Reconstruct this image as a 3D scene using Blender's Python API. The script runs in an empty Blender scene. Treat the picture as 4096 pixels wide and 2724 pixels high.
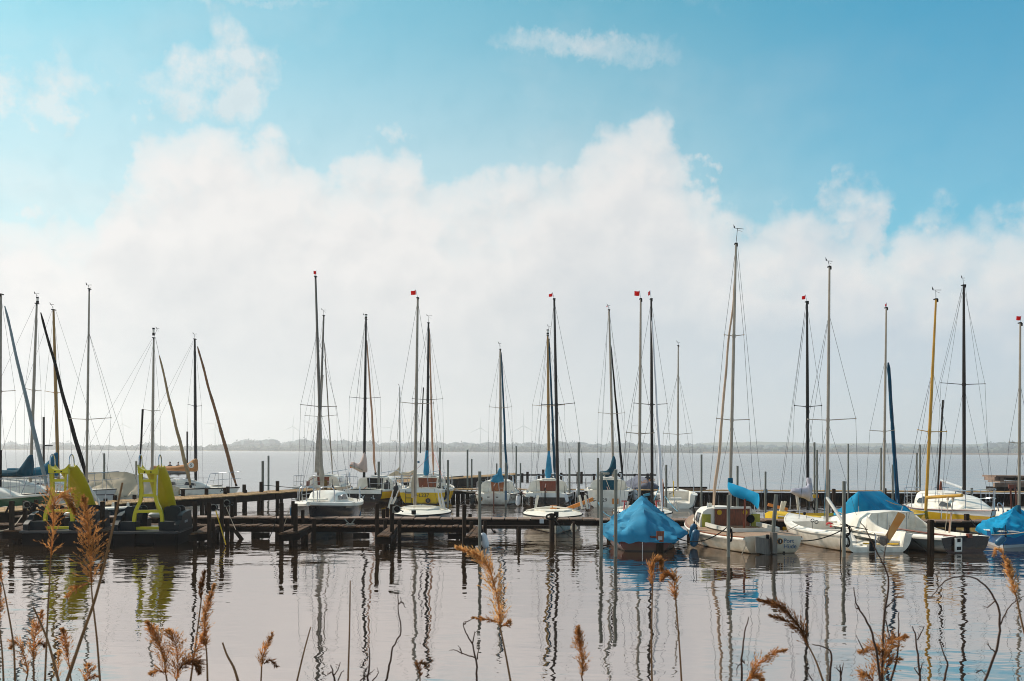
import bpy, bmesh, math, random
from mathutils import Vector, Matrix, noise
R = math.radians; PI = math.pi
random.seed(7)
sc = bpy.context.scene
COL = sc.collection
F, H, CX = 3982.0, 2.5, 2048.0      # focal length in photo pixels, eye height, principal column
HY = 1802.0                          # photo row of the true horizon on the principal column
TH = math.atan(0.0049)               # the camera is rolled a quarter of a degree
CT, ST = math.cos(TH), math.sin(TH)

def uv(px, py):
    dx, dy = px - CX, py - HY
    return dx * CT + dy * ST, -dx * ST + dy * CT
def P(px, py, Y):
    """point at depth Y seen at photo pixel (px, py)"""
    u, v = uv(px, py)
    return Vector((u / F * Y, Y, H - v / F * Y))
def G(px, py, z=0.0):
    """point on the horizontal plane z seen at photo pixel (px, py)"""
    u, v = uv(px, py)
    Y = (H - z) * F / v
    return Vector((u / F * Y, Y, z))
def S(r, g, b):
    f = lambda c: ((c / 255 + 0.055) / 1.055) ** 2.4 if c > 10 else c / 255 / 12.92
    return (f(r), f(g), f(b), 1.0)

# ---------------------------------------------------------------- materials
def mat(name, c, rough=0.5, metal=0.0, var=0.15, vs=3.0, bump=0.0, bs=20.0, dirt=None, spec=0.5, stretch=None, trans=0.0, cloth=0.0):
    m = bpy.data.materials.new(name); m.use_nodes = True
    nt = m.node_tree; b = nt.nodes['Principled BSDF']
    b.inputs['Roughness'].default_value = rough; b.inputs['Metallic'].default_value = metal
    b.inputs['Specular IOR Level'].default_value = spec
    tc = nt.nodes.new('ShaderNodeTexCoord'); src = tc.outputs['Object']
    if stretch:
        mp = nt.nodes.new('ShaderNodeMapping'); mp.inputs['Scale'].default_value = stretch
        nt.links.new(src, mp.inputs['Vector']); src = mp.outputs[0]
    n = nt.nodes.new('ShaderNodeTexNoise'); n.inputs['Scale'].default_value = vs; n.inputs['Detail'].default_value = 5
    nt.links.new(src, n.inputs['Vector'])
    r = nt.nodes.new('ShaderNodeValToRGB')
    r.color_ramp.elements[0].position = 0.3; r.color_ramp.elements[1].position = 0.7
    lo = tuple(x * (1 - var) for x in c[:3]) + (1,); hi = tuple(min(0.92, x * (1 + var)) for x in c[:3]) + (1,)
    r.color_ramp.elements[0].color = dirt if dirt else lo; r.color_ramp.elements[1].color = hi
    nt.links.new(n.outputs['Fac'], r.inputs['Fac']); nt.links.new(r.outputs[0], b.inputs['Base Color'])
    if cloth:
        n2 = nt.nodes.new('ShaderNodeTexNoise'); n2.noise_type = 'RIDGED_MULTIFRACTAL'; n2.inputs['Scale'].default_value = 1.7; n2.inputs['Detail'].default_value = 4; n2.inputs['Distortion'].default_value = .5
        nt.links.new(src, n2.inputs['Vector'])
        bp = nt.nodes.new('ShaderNodeBump'); bp.inputs['Strength'].default_value = 1.0; bp.inputs['Distance'].default_value = cloth
        nt.links.new(n2.outputs['Fac'], bp.inputs['Height']); nt.links.new(bp.outputs[0], b.inputs['Normal'])
    elif bump:
        n2 = nt.nodes.new('ShaderNodeTexNoise'); n2.inputs['Scale'].default_value = bs; n2.inputs['Detail'].default_value = 4
        nt.links.new(src, n2.inputs['Vector'])
        bp = nt.nodes.new('ShaderNodeBump'); bp.inputs['Strength'].default_value = 1.0; bp.inputs['Distance'].default_value = bump
        nt.links.new(n2.outputs['Fac'], bp.inputs['Height']); nt.links.new(bp.outputs[0], b.inputs['Normal'])
    if trans:
        t = nt.nodes.new('ShaderNodeBsdfTranslucent'); nt.links.new(r.outputs[0], t.inputs['Color'])
        mx = nt.nodes.new('ShaderNodeMixShader'); mx.inputs[0].default_value = trans
        nt.links.new(b.outputs[0], mx.inputs[1]); nt.links.new(t.outputs[0], mx.inputs[2])
        nt.links.new(mx.outputs[0], nt.nodes['Material Output'].inputs['Surface'])
    return m

def hullmat(name, top, bottom=None, z0=0.05, stripe=None, zs=(0, 0), scum=0.12, rough=0.25, stain=S(88, 66, 34)):
    """painted hull: antifouling below z0, an optional stripe band, a brown scum line with ragged edge above the water"""
    m = bpy.data.materials.new(name); m.use_nodes = True
    nt = m.node_tree; b = nt.nodes['Principled BSDF']; b.inputs['Roughness'].default_value = rough
    L = nt.links.new; N = nt.nodes.new
    tc = N('ShaderNodeTexCoord'); sx = N('ShaderNodeSeparateXYZ'); L(tc.outputs['Object'], sx.inputs[0])
    n = N('ShaderNodeTexNoise'); n.inputs['Scale'].default_value = 4; n.inputs['Detail'].default_value = 6; L(tc.outputs['Object'], n.inputs['Vector'])
    def step(z, soft):
        mr = N('ShaderNodeMapRange'); mr.inputs['From Min'].default_value = z - soft; mr.inputs['From Max'].default_value = z + soft
        return mr
    def mix(fac, a, c):
        x = N('ShaderNodeMix'); x.data_type = 'RGBA'; L(fac, x.inputs['Factor'])
        for v, i in ((a, 6), (c, 7)):
            if isinstance(v, tuple): x.inputs[i].default_value = v
            else: L(v, x.inputs[i])
        return x.outputs[2]
    mr = N('ShaderNodeMapRange'); mr.inputs['From Min'].default_value = 0.35; mr.inputs['From Max'].default_value = 0.7; L(n.outputs['Fac'], mr.inputs['Value'])
    col = mix(mr.outputs[0], top, tuple(x * 0.88 for x in top[:3]) + (1,))
    if stripe:
        s1 = step(zs[0], .004); L(sx.outputs['Z'], s1.inputs['Value']); s2 = step(zs[1], .004); L(sx.outputs['Z'], s2.inputs['Value'])
        sb = N('ShaderNodeMath'); sb.operation = 'SUBTRACT'; L(s1.outputs[0], sb.inputs[0]); L(s2.outputs[0], sb.inputs[1])
        col = mix(sb.outputs[0], col, stripe)
    # scum: fades with noisy edge
    ad = N('ShaderNodeMath'); ad.operation = 'MULTIPLY_ADD'; L(n.outputs['Fac'], ad.inputs[0]); ad.inputs[1].default_value = -0.35; L(sx.outputs['Z'], ad.inputs[2])
    s3 = N('ShaderNodeMapRange'); s3.inputs['From Min'].default_value = -0.17; s3.inputs['From Max'].default_value = -0.17 + scum * 1.6
    s3.inputs['To Min'].default_value = .75; s3.inputs['To Max'].default_value = 0
    L(ad.outputs[0], s3.inputs['Value']); col = mix(s3.outputs[0], col, stain)
    if bottom:
        s0 = step(z0, .006); L(sx.outputs['Z'], s0.inputs['Value']); col = mix(s0.outputs[0], bottom, col)
    L(col, b.inputs['Base Color'])
    return m

M = {}
def K(key, *a, **k):
    M[key] = mat(key, *a, **k)
K('white_paint', S(236, 230, 220), .32, var=.06, vs=2.5, dirt=S(214, 206, 192))
K('white_deck', S(232, 226, 214), .5, var=.1, vs=4, dirt=S(198, 190, 174), bump=.001, bs=60)
K('cream_deck', S(226, 218, 204), .45, var=.08, vs=4)
K('teak', S(150, 122, 98), .65, var=.3, vs=9, stretch=(1, 14, 1), bump=.002, bs=9)
K('varnish', S(142, 78, 34), .3, var=.35, vs=6, stretch=(4, 4, 1))
K('dark_varnish', S(116, 56, 26), .35, var=.4, vs=5, stretch=(6, 6, 1))
K('mahogany', S(112, 48, 24), .35, var=.3, vs=5, stretch=(6, 6, 1))
K('rust_rudder', S(168, 102, 30), .3, var=.5, vs=2.6, dirt=S(204, 150, 84))
K('alu', S(158, 146, 132), .42, .4, var=.12, vs=6)
K('alu_grey', S(112, 104, 96), .5, .45, var=.22, vs=3, stretch=(8, 8, 1))
K('steel', S(186, 190, 196), .22, .9, var=.05)
K('galv', S(116, 115, 106), .6, .1, var=.3, vs=4, stretch=(5, 5, .6), dirt=S(84, 84, 76), bump=.002, bs=20)
K('gold_mast', S(152, 116, 62), .4, .35, var=.15)
K('yellow_mast', S(186, 138, 38), .35, .1, var=.1)
K('black_mast', S(20, 19, 18), .4, spec=.3, var=.3)
K('brown_mast', S(34, 24, 18), .4, spec=.3, var=.3)
K('white_mast', S(206, 200, 192), .35, .2, var=.08)
K('wire', S(70, 70, 74), .4, .6)
K('black', S(16, 16, 18), .6, spec=.2)
K('black_cloth', S(18, 19, 20), .9, spec=.1, bump=.01, bs=9)
K('rubber', S(14, 14, 14), .8, spec=.1, bump=.003, bs=25)
K('glass_dark', S(38, 34, 32), .08, var=.2)
K('blue_cover', S(46, 134, 172), .75, spec=.18, var=.22, vs=1.6, cloth=.05, bump=.012, bs=7, trans=.12)
K('bright_blue', S(2, 142, 188), .75, spec=.15, var=.2, vs=1.6, cloth=.045, bump=.012, bs=6, trans=.15)
K('teal_cover', S(10, 66, 84), .85, spec=.12, cloth=.03, var=.25, vs=3, bump=.014, bs=8)
K('navy_cover', S(8, 84, 108), .85, spec=.12, cloth=.03, var=.25, vs=3, bump=.012, bs=8)
K('pink_cover', S(206, 186, 178), .85, var=.1, vs=3, bump=.014, bs=7, trans=.25)
K('pale_cover', S(188, 186, 200), .85, var=.16, vs=6, bump=.018, bs=9, trans=.2)
K('tan_cover', S(188, 134, 84), .85, var=.12, vs=3, bump=.012, bs=9, trans=.15)
K('cream_tarp', S(206, 190, 164), .85, cloth=.06, var=.1, vs=2, bump=.02, bs=3, trans=.2)
K('grey_purple', S(84, 88, 104), .85, var=.15, bump=.01, bs=9)
K('grey_jib', S(126, 138, 142), .8, var=.15, bump=.008, bs=9)
K('tan_jib', S(156, 128, 90), .8, var=.2, bump=.01, bs=10)
K('brown_jib', S(126, 84, 50), .8, var=.2, bump=.01, bs=10)
K('pink_jib', S(180, 142, 118), .8, var=.15, bump=.01, bs=10)
K('beige_jib', S(190, 164, 142), .8, var=.15, bump=.01, bs=10)
K('blue_jib', S(12, 66, 92), .85, spec=.12, var=.2, bump=.008, bs=10)
K('white_jib', S(220, 216, 218), .7, var=.06, bump=.008, bs=10)
K('weather_jib', S(150, 142, 132), .85, var=.3, bump=.012, bs=10)
K('red_flag', S(222, 34, 22), .7, var=.08, trans=.45)
K('red', S(176, 30, 34), .6)
K('fender_blue', S(20, 80, 112), .4, var=.15)
K('fender_white', S(214, 214, 216), .4, var=.08)
K('fender_black', S(26, 27, 30), .45)
K('rope_dark', S(24, 24, 24), .9, spec=.1, bump=.002, bs=80)
K('rope_pale', S(176, 160, 140), .9)
K('rope_blue', S(58, 124, 150), .9)
K('rope_red', S(196, 72, 70), .9)
K('rope_yellow', S(206, 164, 30), .9)
K('post_wood', S(44, 33, 24), .85, spec=.12, var=.5, vs=7, stretch=(3, 3, .5), bump=.008, bs=16)
K('moss_wood', S(112, 88, 42), .85, spec=.15, var=.45, vs=8, bump=.01, bs=25, dirt=S(70, 48, 30))
K('plank', S(118, 90, 70), .6, var=.3, vs=3, stretch=(6, 1, 6), bump=.003, bs=14)
K('plank_low', S(84, 58, 36), .8, spec=.2, var=.45, vs=6, dirt=S(46, 30, 18), bump=.006, bs=20)
K('plank_tan', S(152, 120, 74), .75, var=.3, vs=2.2, spec=.25, dirt=S(88, 64, 36), bump=.004, bs=14)
K('beam', S(28, 21, 16), .9, spec=.08, var=.4, vs=3, stretch=(.6, 3, 3), bump=.008, bs=12)
K('pile_wall', S(22, 17, 13), .9, spec=.06, var=.5, vs=2, stretch=(3, 3, .4), bump=.02, bs=9)
K('old_timber', S(120, 98, 84), .85, var=.4, vs=3, bump=.015, bs=9)
K('slide_yellow', S(206, 188, 6), .38, var=.06, trans=.10)
K('dark_plastic', S(15, 27, 32), .5, spec=.22, var=.15)
K('pedal_hull', S(13, 13, 13), .6, spec=.10, var=.25, vs=5)
K('pedal_deck', S(46, 48, 50), .42, spec=.35, var=.2)
K('grey_plastic', S(176, 178, 180), .45)
K('lettering_dark', S(20, 24, 30), .6, var=0)
K('lettering_blue', S(16, 70, 108), .6, var=0)
K('lettering_white', S(226, 226, 222), .6, var=0)
K('lettering_gold', S(214, 140, 42), .6, var=0)
K('emblem_black', S(22, 24, 26), .5)
K('yellow_bag', S(164, 158, 62), .8, var=.2, bump=.01, bs=20)
K('orange', S(206, 110, 36), .6)
K('reed_plume', S(186, 132, 80), .85, var=.45, vs=30, trans=.6)
K('reed_plume_pale', S(224, 168, 110), .85, var=.35, vs=30, trans=.6)
K('reed_plume_dark', S(132, 88, 52), .85, var=.5, vs=30, trans=.45)
K('reed_stem', S(138, 98, 62), .7, var=.3, vs=20)
K('twig', S(82, 58, 46), .8, var=.35, vs=15)
K('turbine_white', S(236, 238, 240), .5, var=.02)
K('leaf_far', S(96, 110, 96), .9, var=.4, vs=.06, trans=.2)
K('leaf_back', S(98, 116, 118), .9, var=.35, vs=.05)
K('bark', S(70, 58, 48), .9)
K('reed_belt', S(196, 158, 116), .9, var=.2, vs=.1)
K('skin', S(196, 148, 122), .6); K('hair_dark', S(40, 30, 24), .7); K('shirt_dark', S(44, 50, 58), .8)
K('orange_board', S(210, 128, 44), .45, var=.2, stretch=(1, 8, 8))

# ---------------------------------------------------------------- mesh builder
class MB:
    def __init__(s): s.v = []; s.f = []; s.mi = []
    def add(s, vs, fs, mi=0):
        o = len(s.v); s.v += [Vector(p) for p in vs]; s.f += [tuple(i + o for i in f) for f in fs]; s.mi += [mi] * len(fs); return s
    def box(s, c, d, rz=0.0, m=None, mi=0):
        x, y, z = d[0] / 2, d[1] / 2, d[2] / 2
        pts = [Vector((a, b, e)) for e in (-z, z) for a, b in ((-x, -y), (x, -y), (x, y), (-x, y))]
        mm = m if m else Matrix.Rotation(rz, 3, 'Z')
        return s.add([Vector(c) + mm @ p for p in pts], [(3, 2, 1, 0), (4, 5, 6, 7), (0, 1, 5, 4), (1, 2, 6, 5), (2, 3, 7, 6), (3, 0, 4, 7)], mi)
    def hexa(s, p8, mi=0):
        return s.add(p8, [(3, 2, 1, 0), (4, 5, 6, 7), (0, 1, 5, 4), (1, 2, 6, 5), (2, 3, 7, 6), (3, 0, 4, 7)], mi)
    def bar(s, a, b, w, h, up=(0, 0, 1), mi=0):
        a, b = Vector(a), Vector(b); d = (b - a); l = d.length; d.normalize()
        u = Vector(up); sd = d.cross(u)
        if sd.length < 1e-4: sd = d.cross(Vector((1, 0, 0)))
        sd.normalize(); u = sd.cross(d)
        m = Matrix((d, sd, u)).transposed()
        return s.box((a + b) / 2, (l, w, h), m=m, mi=mi)
    def tube(s, pts, r, n=6, cap=True, mi=0):
        pts = [Vector(p) for p in pts]; k = len(pts); rings = []
        rr = r if isinstance(r, (list, tuple)) else [r] * k
        prev = None
        for i, p in enumerate(pts):
            d = (pts[min(i + 1, k - 1)] - pts[max(i - 1, 0)])
            if d.length < 1e-9: d = Vector((0, 0, 1))
            d.normalize()
            a = prev - d * prev.dot(d) if prev is not None else None
            if a is None or a.length < 1e-3:
                a = d.cross(Vector((0, 0, 1)) if abs(d.z) < .9 else Vector((1, 0, 0)))
            a.normalize(); prev = a; b = d.cross(a)
            rings.append([p + (a * math.cos(t * 2 * PI / n) + b * math.sin(t * 2 * PI / n)) * rr[i] for t in range(n)])
        return s.loft(rings, True, cap, mi)
    def loft(s, rings, closed=True, cap=False, mi=0):
        n = len(rings[0]); vs = [p for r in rings for p in r]; fs = []
        for i in range(len(rings) - 1):
            for j in range(n if closed else n - 1):
                a, b = i * n + j, i * n + (j + 1) % n
                fs.append((a, b, b + n, a + n))
        if cap:
            fs.append(tuple(range(n - 1, -1, -1))); fs.append(tuple(range((len(rings) - 1) * n, len(rings) * n)))
        return s.add(vs, fs, mi)
    def sphere(s, c, r, n=8, m=5, mi=0):
        r = r if isinstance(r, (tuple, list)) else (r, r, r); c = Vector(c)
        rings = []
        for i in range(m + 1):
            a = -PI / 2 + PI * i / m
            rings.append([c + Vector((math.cos(a) * math.cos(t * 2 * PI / n) * r[0], math.cos(a) * math.sin(t * 2 * PI / n) * r[1], math.sin(a) * r[2])) for t in range(n)])
        return s.loft(rings, True, False, mi)
    def torus(s, c, R0, r, axis=(0, 1, 0), n=18, m=8):
        ax = Vector(axis).normalized(); a = ax.orthogonal().normalized(); b = ax.cross(a); rings = []
        for i in range(n + 1):
            t = 2 * PI * i / n; d = a * math.cos(t) + b * math.sin(t)
            rings.append([Vector(c) + d * (R0 + r * math.cos(q * 2 * PI / m)) + ax * r * math.sin(q * 2 * PI / m) for q in range(m)])
        return s.loft(rings, True)
    def prism(s, poly, t, mi=0):
        """flat polygon (list of Vectors) thickened by vector t"""
        n = len(poly); t = Vector(t); a = [Vector(p) - t / 2 for p in poly]; b = [Vector(p) + t / 2 for p in poly]
        fs = [tuple(range(n - 1, -1, -1)), tuple(range(n, 2 * n))] + [(i, (i + 1) % n, (i + 1) % n + n, i + n) for i in range(n)]
        return s.add(a + b, fs, mi)

def link(name, mb, mats, parent=None, inv=None, smooth=35):
    me = bpy.data.meshes.new(name)
    vs = [inv @ v for v in mb.v] if inv is not None else mb.v
    me.from_pydata([tuple(v) for v in vs], [], mb.f)
    mats = mats if isinstance(mats, (list, tuple)) else [mats]
    for m in mats: me.materials.append(M[m] if isinstance(m, str) else m)
    if len(mats) > 1: me.polygons.foreach_set('material_index', mb.mi)
    if smooth:
        me.polygons.foreach_set('use_smooth', [True] * len(me.polygons)); me.set_sharp_from_angle(angle=R(smooth))
    me.update()
    bm = bmesh.new(); bm.from_mesh(me); bmesh.ops.recalc_face_normals(bm, faces=bm.faces); bm.to_mesh(me); bm.free()
    o = bpy.data.objects.new(name, me); COL.objects.link(o)
    if parent: o.parent = parent
    return o
def tag(o, label=None, cat=None, group=None, kind=None):
    if label: o['label'] = label
    if cat: o['category'] = cat
    if group: o['group'] = group
    if kind: o['kind'] = kind
    return o
class Thing:
    def __init__(s, name, label, cat, loc, rz=0.0, group=None):
        s.o = bpy.data.objects.new(name, None); COL.objects.link(s.o); s.o.empty_display_size = .3
        s.o.location = loc; s.o.rotation_euler = (0, 0, rz); tag(s.o, label, cat, group)
        s.m = Matrix.Translation(Vector(loc)) @ Matrix.Rotation(rz, 4, 'Z'); s.inv = s.m.inverted(); s.loc = Vector(loc)
    def part(s, name, mb, m, parent=None, world=False, label=None, smooth=35):
        o = link(name, mb, m, parent or s.o, s.inv if world else None, smooth)
        if label: o['label'] = label
        return o
def single(name, mb, m, label, cat, group=None, kind=None, smooth=35):
    """a thing that is one mesh: origin at the middle of its base"""
    c = sum((v for v in mb.v), Vector()) / len(mb.v); c.z = min(v.z for v in mb.v)
    o = link(name, mb, m, None, Matrix.Translation(-c), smooth); o.location = c
    return tag(o, label, cat, group, kind)
def text_mesh(body, size, thick=.003, align='CENTER'):
    cu = bpy.data.curves.new('lettering', 'FONT'); cu.body = body; cu.size = size; cu.extrude = thick; cu.align_x = align; cu.align_y = 'CENTER'
    o = bpy.data.objects.new('lettering', cu); COL.objects.link(o)
    me = bpy.data.meshes.new_from_object(o.evaluated_get(bpy.context.evaluated_depsgraph_get()))
    mb = MB(); mb.add([v.co.copy() for v in me.vertices], [tuple(p.vertices) for p in me.polygons])
    bpy.data.objects.remove(o); bpy.data.curves.remove(cu); bpy.data.meshes.remove(me)
    return mb
def move(mb, m):
    mb.v = [m @ v for v in mb.v]; return mb
def stern_frame(x, y, z, tilt=0.0):
    """text plane on a transom: reads correctly for someone astern"""
    return Matrix.Translation((x, y, z)) @ Matrix.Rotation(tilt, 4, 'Y') @ Matrix(((0, 0, -1, 0), (-1, 0, 0, 0), (0, 1, 0, 0), (0, 0, 0, 1)))
def sag(a, b, d, n=12):
    a, b = Vector(a), Vector(b)
    return [a.lerp(b, i / n) - Vector((0, 0, d * 4 * (i / n) * (1 - i / n))) for i in range(n + 1)]
def smooth_path(pts, n=5):
    pts = [Vector(p) for p in pts]
    if len(pts) < 3: return pts
    out = []
    for i in range(len(pts) - 1):
        p0, p1, p2, p3 = pts[max(i - 1, 0)], pts[i], pts[i + 1], pts[min(i + 2, len(pts) - 1)]
        for k in range(n):
            t = k / n
            out.append(.5 * ((2 * p1) + (p2 - p0) * t + (2 * p0 - 5 * p1 + 4 * p2 - p3) * t * t + (3 * p1 - p0 - 3 * p2 + p3) * t ** 3))
    out.append(pts[-1]); return out
def jit(p, a, s=3.0, seed=0.0):
    q = Vector(p) * s + Vector((seed, seed * 1.7, -seed))
    return Vector(p) + noise.noise_vector(q) * a
# ================================================================ camera, light, sky
cam = bpy.data.cameras.new('camera'); co = bpy.data.objects.new('camera', cam); COL.objects.link(co); sc.camera = co
cam.sensor_width = 36; cam.lens = 36 * F / 4096; cam.clip_start = .05; cam.clip_end = 20000
cam.dof.use_dof = True; cam.dof.focus_distance = 28; cam.dof.aperture_fstop = 11; cam.shift_x = 0; cam.shift_y = (HY - 1362) / 4096
co.matrix_world = Matrix.Translation((0, 0, H)) @ Matrix.Rotation(R(90), 4, 'X') @ Matrix.Rotation(TH, 4, 'Z')
SUN_EL, SUN_AZ = R(43), R(-52)       # sun ahead and to the left of the view
sd = Vector((math.sin(SUN_AZ) * math.cos(SUN_EL), math.cos(SUN_AZ) * math.cos(SUN_EL), math.sin(SUN_EL)))
sl = bpy.data.lights.new('sun', 'SUN'); so = bpy.data.objects.new('sun', sl); COL.objects.link(so)
sl.energy = 4.8; sl.angle = R(1.0); sl.color = (1, .91, .78)
so.rotation_euler = (-sd).to_track_quat('-Z', 'Y').to_euler(); so.location = (0, 0, 60)

def build_sky():
    w = bpy.data.worlds.new("World"); sc.world = w; w.use_nodes = True
    nt = w.node_tree; N = nt.nodes.new; L = nt.links.new
    bg = nt.nodes['Background']; bg.inputs['Strength'].default_value = .1
    def math_(op, a, b=None, c=None, clamp=False):
        n = N('ShaderNodeMath'); n.operation = op; n.use_clamp = clamp
        for i, v in enumerate((a, b, c)):
            if v is None: continue
            if isinstance(v, (int, float)): n.inputs[i].default_value = v
            else: L(v, n.inputs[i])
        return n.outputs[0]
    def maprange(v, a, b, c=0.0, d=1.0, smooth=True):
        n = N('ShaderNodeMapRange'); n.interpolation_type = 'SMOOTHSTEP' if smooth else 'LINEAR'
        L(v, n.inputs['Value'])
        for k, x in zip(('From Min', 'From Max', 'To Min', 'To Max'), (a, b, c, d)): n.inputs[k].default_value = x
        return n.outputs[0]
    def mix(f, a, b, blend='MIX'):
        n = N('ShaderNodeMix'); n.data_type = 'RGBA'; n.blend_type = blend
        if isinstance(f, (int, float)): n.inputs['Factor'].default_value = f
        else: L(f, n.inputs['Factor'])
        for v, i in ((a, 6), (b, 7)):
            if isinstance(v, tuple): n.inputs[i].default_value = v
            else: L(v, n.inputs[i])
        return n.outputs[2]
    sky = N('ShaderNodeTexSky'); sky.sky_type = 'NISHITA'; sky.sun_disc = False
    sky.sun_elevation = SUN_EL; sky.sun_rotation = SUN_AZ; sky.air_density = 1.0; sky.dust_density = .6; sky.ozone_density = 2.0
    tc = N('ShaderNodeTexCoord'); sx = N('ShaderNodeSeparateXYZ'); L(tc.outputs['Generated'], sx.inputs[0])
    X, Y, Z = sx.outputs
    az0 = math_('ARCTAN2', X, Y); hyp = math_('SQRT', math_('ADD', math_('MULTIPLY', X, X), math_('MULTIPLY', Y, Y)))
    el0 = math_('ARCTAN2', Z, hyp)
    blue = mix(1.0, sky.outputs[0], mix(maprange(az0, .05, .50), SKY_TINT, (.08, 1.22, 1.24, 1)), 'MULTIPLY')
    def nz(scale, detail, rough=.55, dist=0.0, off=0.0, sq=1.0):
        cb = N('ShaderNodeCombineXYZ'); L(math_('ADD', az0, off * .37), cb.inputs[0]); L(math_('MULTIPLY_ADD', el0, sq, off), cb.inputs[1]); cb.inputs[2].default_value = 0
        n = N('ShaderNodeTexNoise'); n.noise_dimensions = '2D'; n.inputs['Scale'].default_value = scale; n.inputs['Detail'].default_value = detail
        n.inputs['Roughness'].default_value = rough; n.inputs['Distortion'].default_value = dist
        L(cb.outputs[0], n.inputs['Vector']); return math_('SUBTRACT', n.outputs['Fac'], .5)
    n1, n2, n3, n4, nbig = nz(14, 8, .58), nz(14, 8, .58, off=5.3), nz(34, 7, .62, off=9.1), nz(95, 5, .6, off=4.1), nz(5, 5, .55, off=2.2, sq=1.6)
    az = math_('MULTIPLY_ADD', n1, .085, az0); el = math_('MULTIPLY_ADD', n2, .075, el0)
    def ae(px, py):
        u, v = uv(px * 4096 / 2358, py * 4096 / 2358); a = math.atan2(u, F); return a, math.atan2(-v, math.hypot(F, u))
    # upper outline of the cloud bank
    prof = [(-900, 300), (-400, 420), (0, 462), (60, 446), (130, 462), (185, 470), (225, 425), (265, 365), (310, 300), (350, 272), (420, 262), (530, 255), (620, 285), (700, 325), (800, 352), (860, 345), (905, 326), (960, 340), (1000, 398), (1060, 415),
            (1120, 395), (1190, 368), (1260, 345), (1320, 305), (1400, 276), (1480, 284), (1550, 300), (1600, 345), (1635, 410), (1660, 465), (1690, 490), (1760, 500), (1810, 480), (1870, 446), (1950, 462), (2035, 495), (2070, 552), (2140, 535), (2240, 518), (2358, 492), (2700, 480), (3300, 560)]
    fc = N('ShaderNodeFloatCurve'); cv = fc.mapping.curves[0]
    pts = sorted(ae(x, y) for x, y in prof); A0, A1, E1 = -1.2, 1.2, .6
    nrm = [((a - A0) / (A1 - A0), e / E1) for a, e in pts]
    cv.points[0].location = (0, .4); cv.points[-1].location = (1, .35)
    for x, y in nrm:
        p = cv.points.new(x, y); p.handle_type = 'AUTO_CLAMPED'
    fc.mapping.update()
    L(maprange(az, A0, A1, smooth=False), fc.inputs['Value'])
    top = math_('MULTIPLY', fc.outputs[0], E1)
    d = math_('SUBTRACT', top, el)
    def puff(scale, off, da=0.0, de=0.0):
        cb = N('ShaderNodeCombineXYZ'); L(math_('ADD', azp, da + off), cb.inputs[0]); L(math_('MULTIPLY', math_('ADD', elp, de), 1.15), cb.inputs[1]); cb.inputs[2].default_value = 0
        v = N('ShaderNodeTexVoronoi'); v.feature = 'SMOOTH_F1'; v.voronoi_dimensions = '2D'; v.inputs['Scale'].default_value = scale; v.inputs['Smoothness'].default_value = .35; v.inputs['Detail'].default_value = 2.0; v.inputs['Roughness'].default_value = .45
        L(cb.outputs[0], v.inputs['Vector']); return math_('SUBTRACT', .42, v.outputs['Distance'])
    azp = math_('MULTIPLY_ADD', n3, .022, az0); elp = math_('MULTIPLY_ADD', n4, .014, el0)
    pf = puff(17, .3); pl = puff(17, .3, -.012, .012)
    lit = math_('SUBTRACT', pf, pl)
    d = math_('MULTIPLY_ADD', n4, .014, math_('MULTIPLY_ADD', pf, .048, math_('MULTIPLY_ADD', n3, .022, math_('ADD', d, .026))))
    edge = math_('MULTIPLY_ADD', maprange(d, -.010, .034), .55, math_('MULTIPLY', maprange(d, -.050, .095), .45))
    soft = maprange(az0, -.15, .38, .98, .95)     # the right of the bank is thinner
    bank = math_('MULTIPLY', edge, soft)
    # loose clouds: (px, py, half width, half height, strength)
    loose = [(520, 110, 90, 70, .55), (470, 165, 160, 60, .5), (560, 190, 80, 60, .42), (330, 175, 130, 45, .4), (60, 185, 90, 50, .6), (20, 300, 120, 80, .6), (90, 280, 60, 50, .4), (1290, 100, 120, 20, .55), (1420, 112, 110, 22, .62), (1490, 142, 80, 16, .5), (1220, 84, 70, 14, .4), (640, 5, 120, 12, .4), (260, 205, 60, 12, .4),
             (1700, -160, 420, 60, .5), (500, -260, 500, 90, .6), (-600, -200, 500, 160, .7)]
    azL = math_('MULTIPLY_ADD', nz(30, 7, .6, off=3.1), .06, az); elL = math_('MULTIPLY_ADD', pf, -.03, math_('MULTIPLY_ADD', nz(30, 7, .6, off=7.7), .03, el))
    azS = math_('MULTIPLY_ADD', n3, .05, az0); elS = math_('MULTIPLY_ADD', n4, .020, math_('MULTIPLY_ADD', n3, .012, el0))
    tot = None
    for x, y, hw, hh, st in loose:
        a, e = ae(x, y); k = 4096 / 2358 / F
        aL, eL = (azL, elL) if hh > 35 else (azS, elS)
        dx = math_('DIVIDE', math_('SUBTRACT', aL, a), hw * k * 1.15); dy = math_('DIVIDE', math_('SUBTRACT', eL, e), hh * k * 1.25)
        rr = math_('ADD', math_('MULTIPLY', dx, dx), math_('MULTIPLY', dy, dy))
        g = math_('MULTIPLY', math_('EXPONENT', math_('MULTIPLY', rr, -1.05)), st)
        tot = g if tot is None else math_('ADD', tot, g)
    tot = math_('MULTIPLY', math_('MULTIPLY', tot, .8), maprange(nz(22, 8, .65, off=1.7), -.25, .2, .35, 1.1, False))
    veil = math_('ADD', maprange(el0, .20, .45, .50, .05), maprange(az0, -.5, .5, .10, -.03))
    veil = math_('MULTIPLY', math_('ADD', veil, math_('MULTIPLY', math_('MAXIMUM', nbig, 0), .5)), maprange(az0, .02, .40, 1.0, .30))
    mask = math_('MAXIMUM', bank, math_('MAXIMUM', math_('MINIMUM', tot, .72), veil))
    mask = math_('MULTIPLY', mask, maprange(el0, .75, 1.25, 1, .35))
    # cloud colour: sunlit white heads, blue grey bases
    sh = math_('MULTIPLY_ADD', nbig, 1.15, math_('MULTIPLY', maprange(d, .03, .26), .75))
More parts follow.
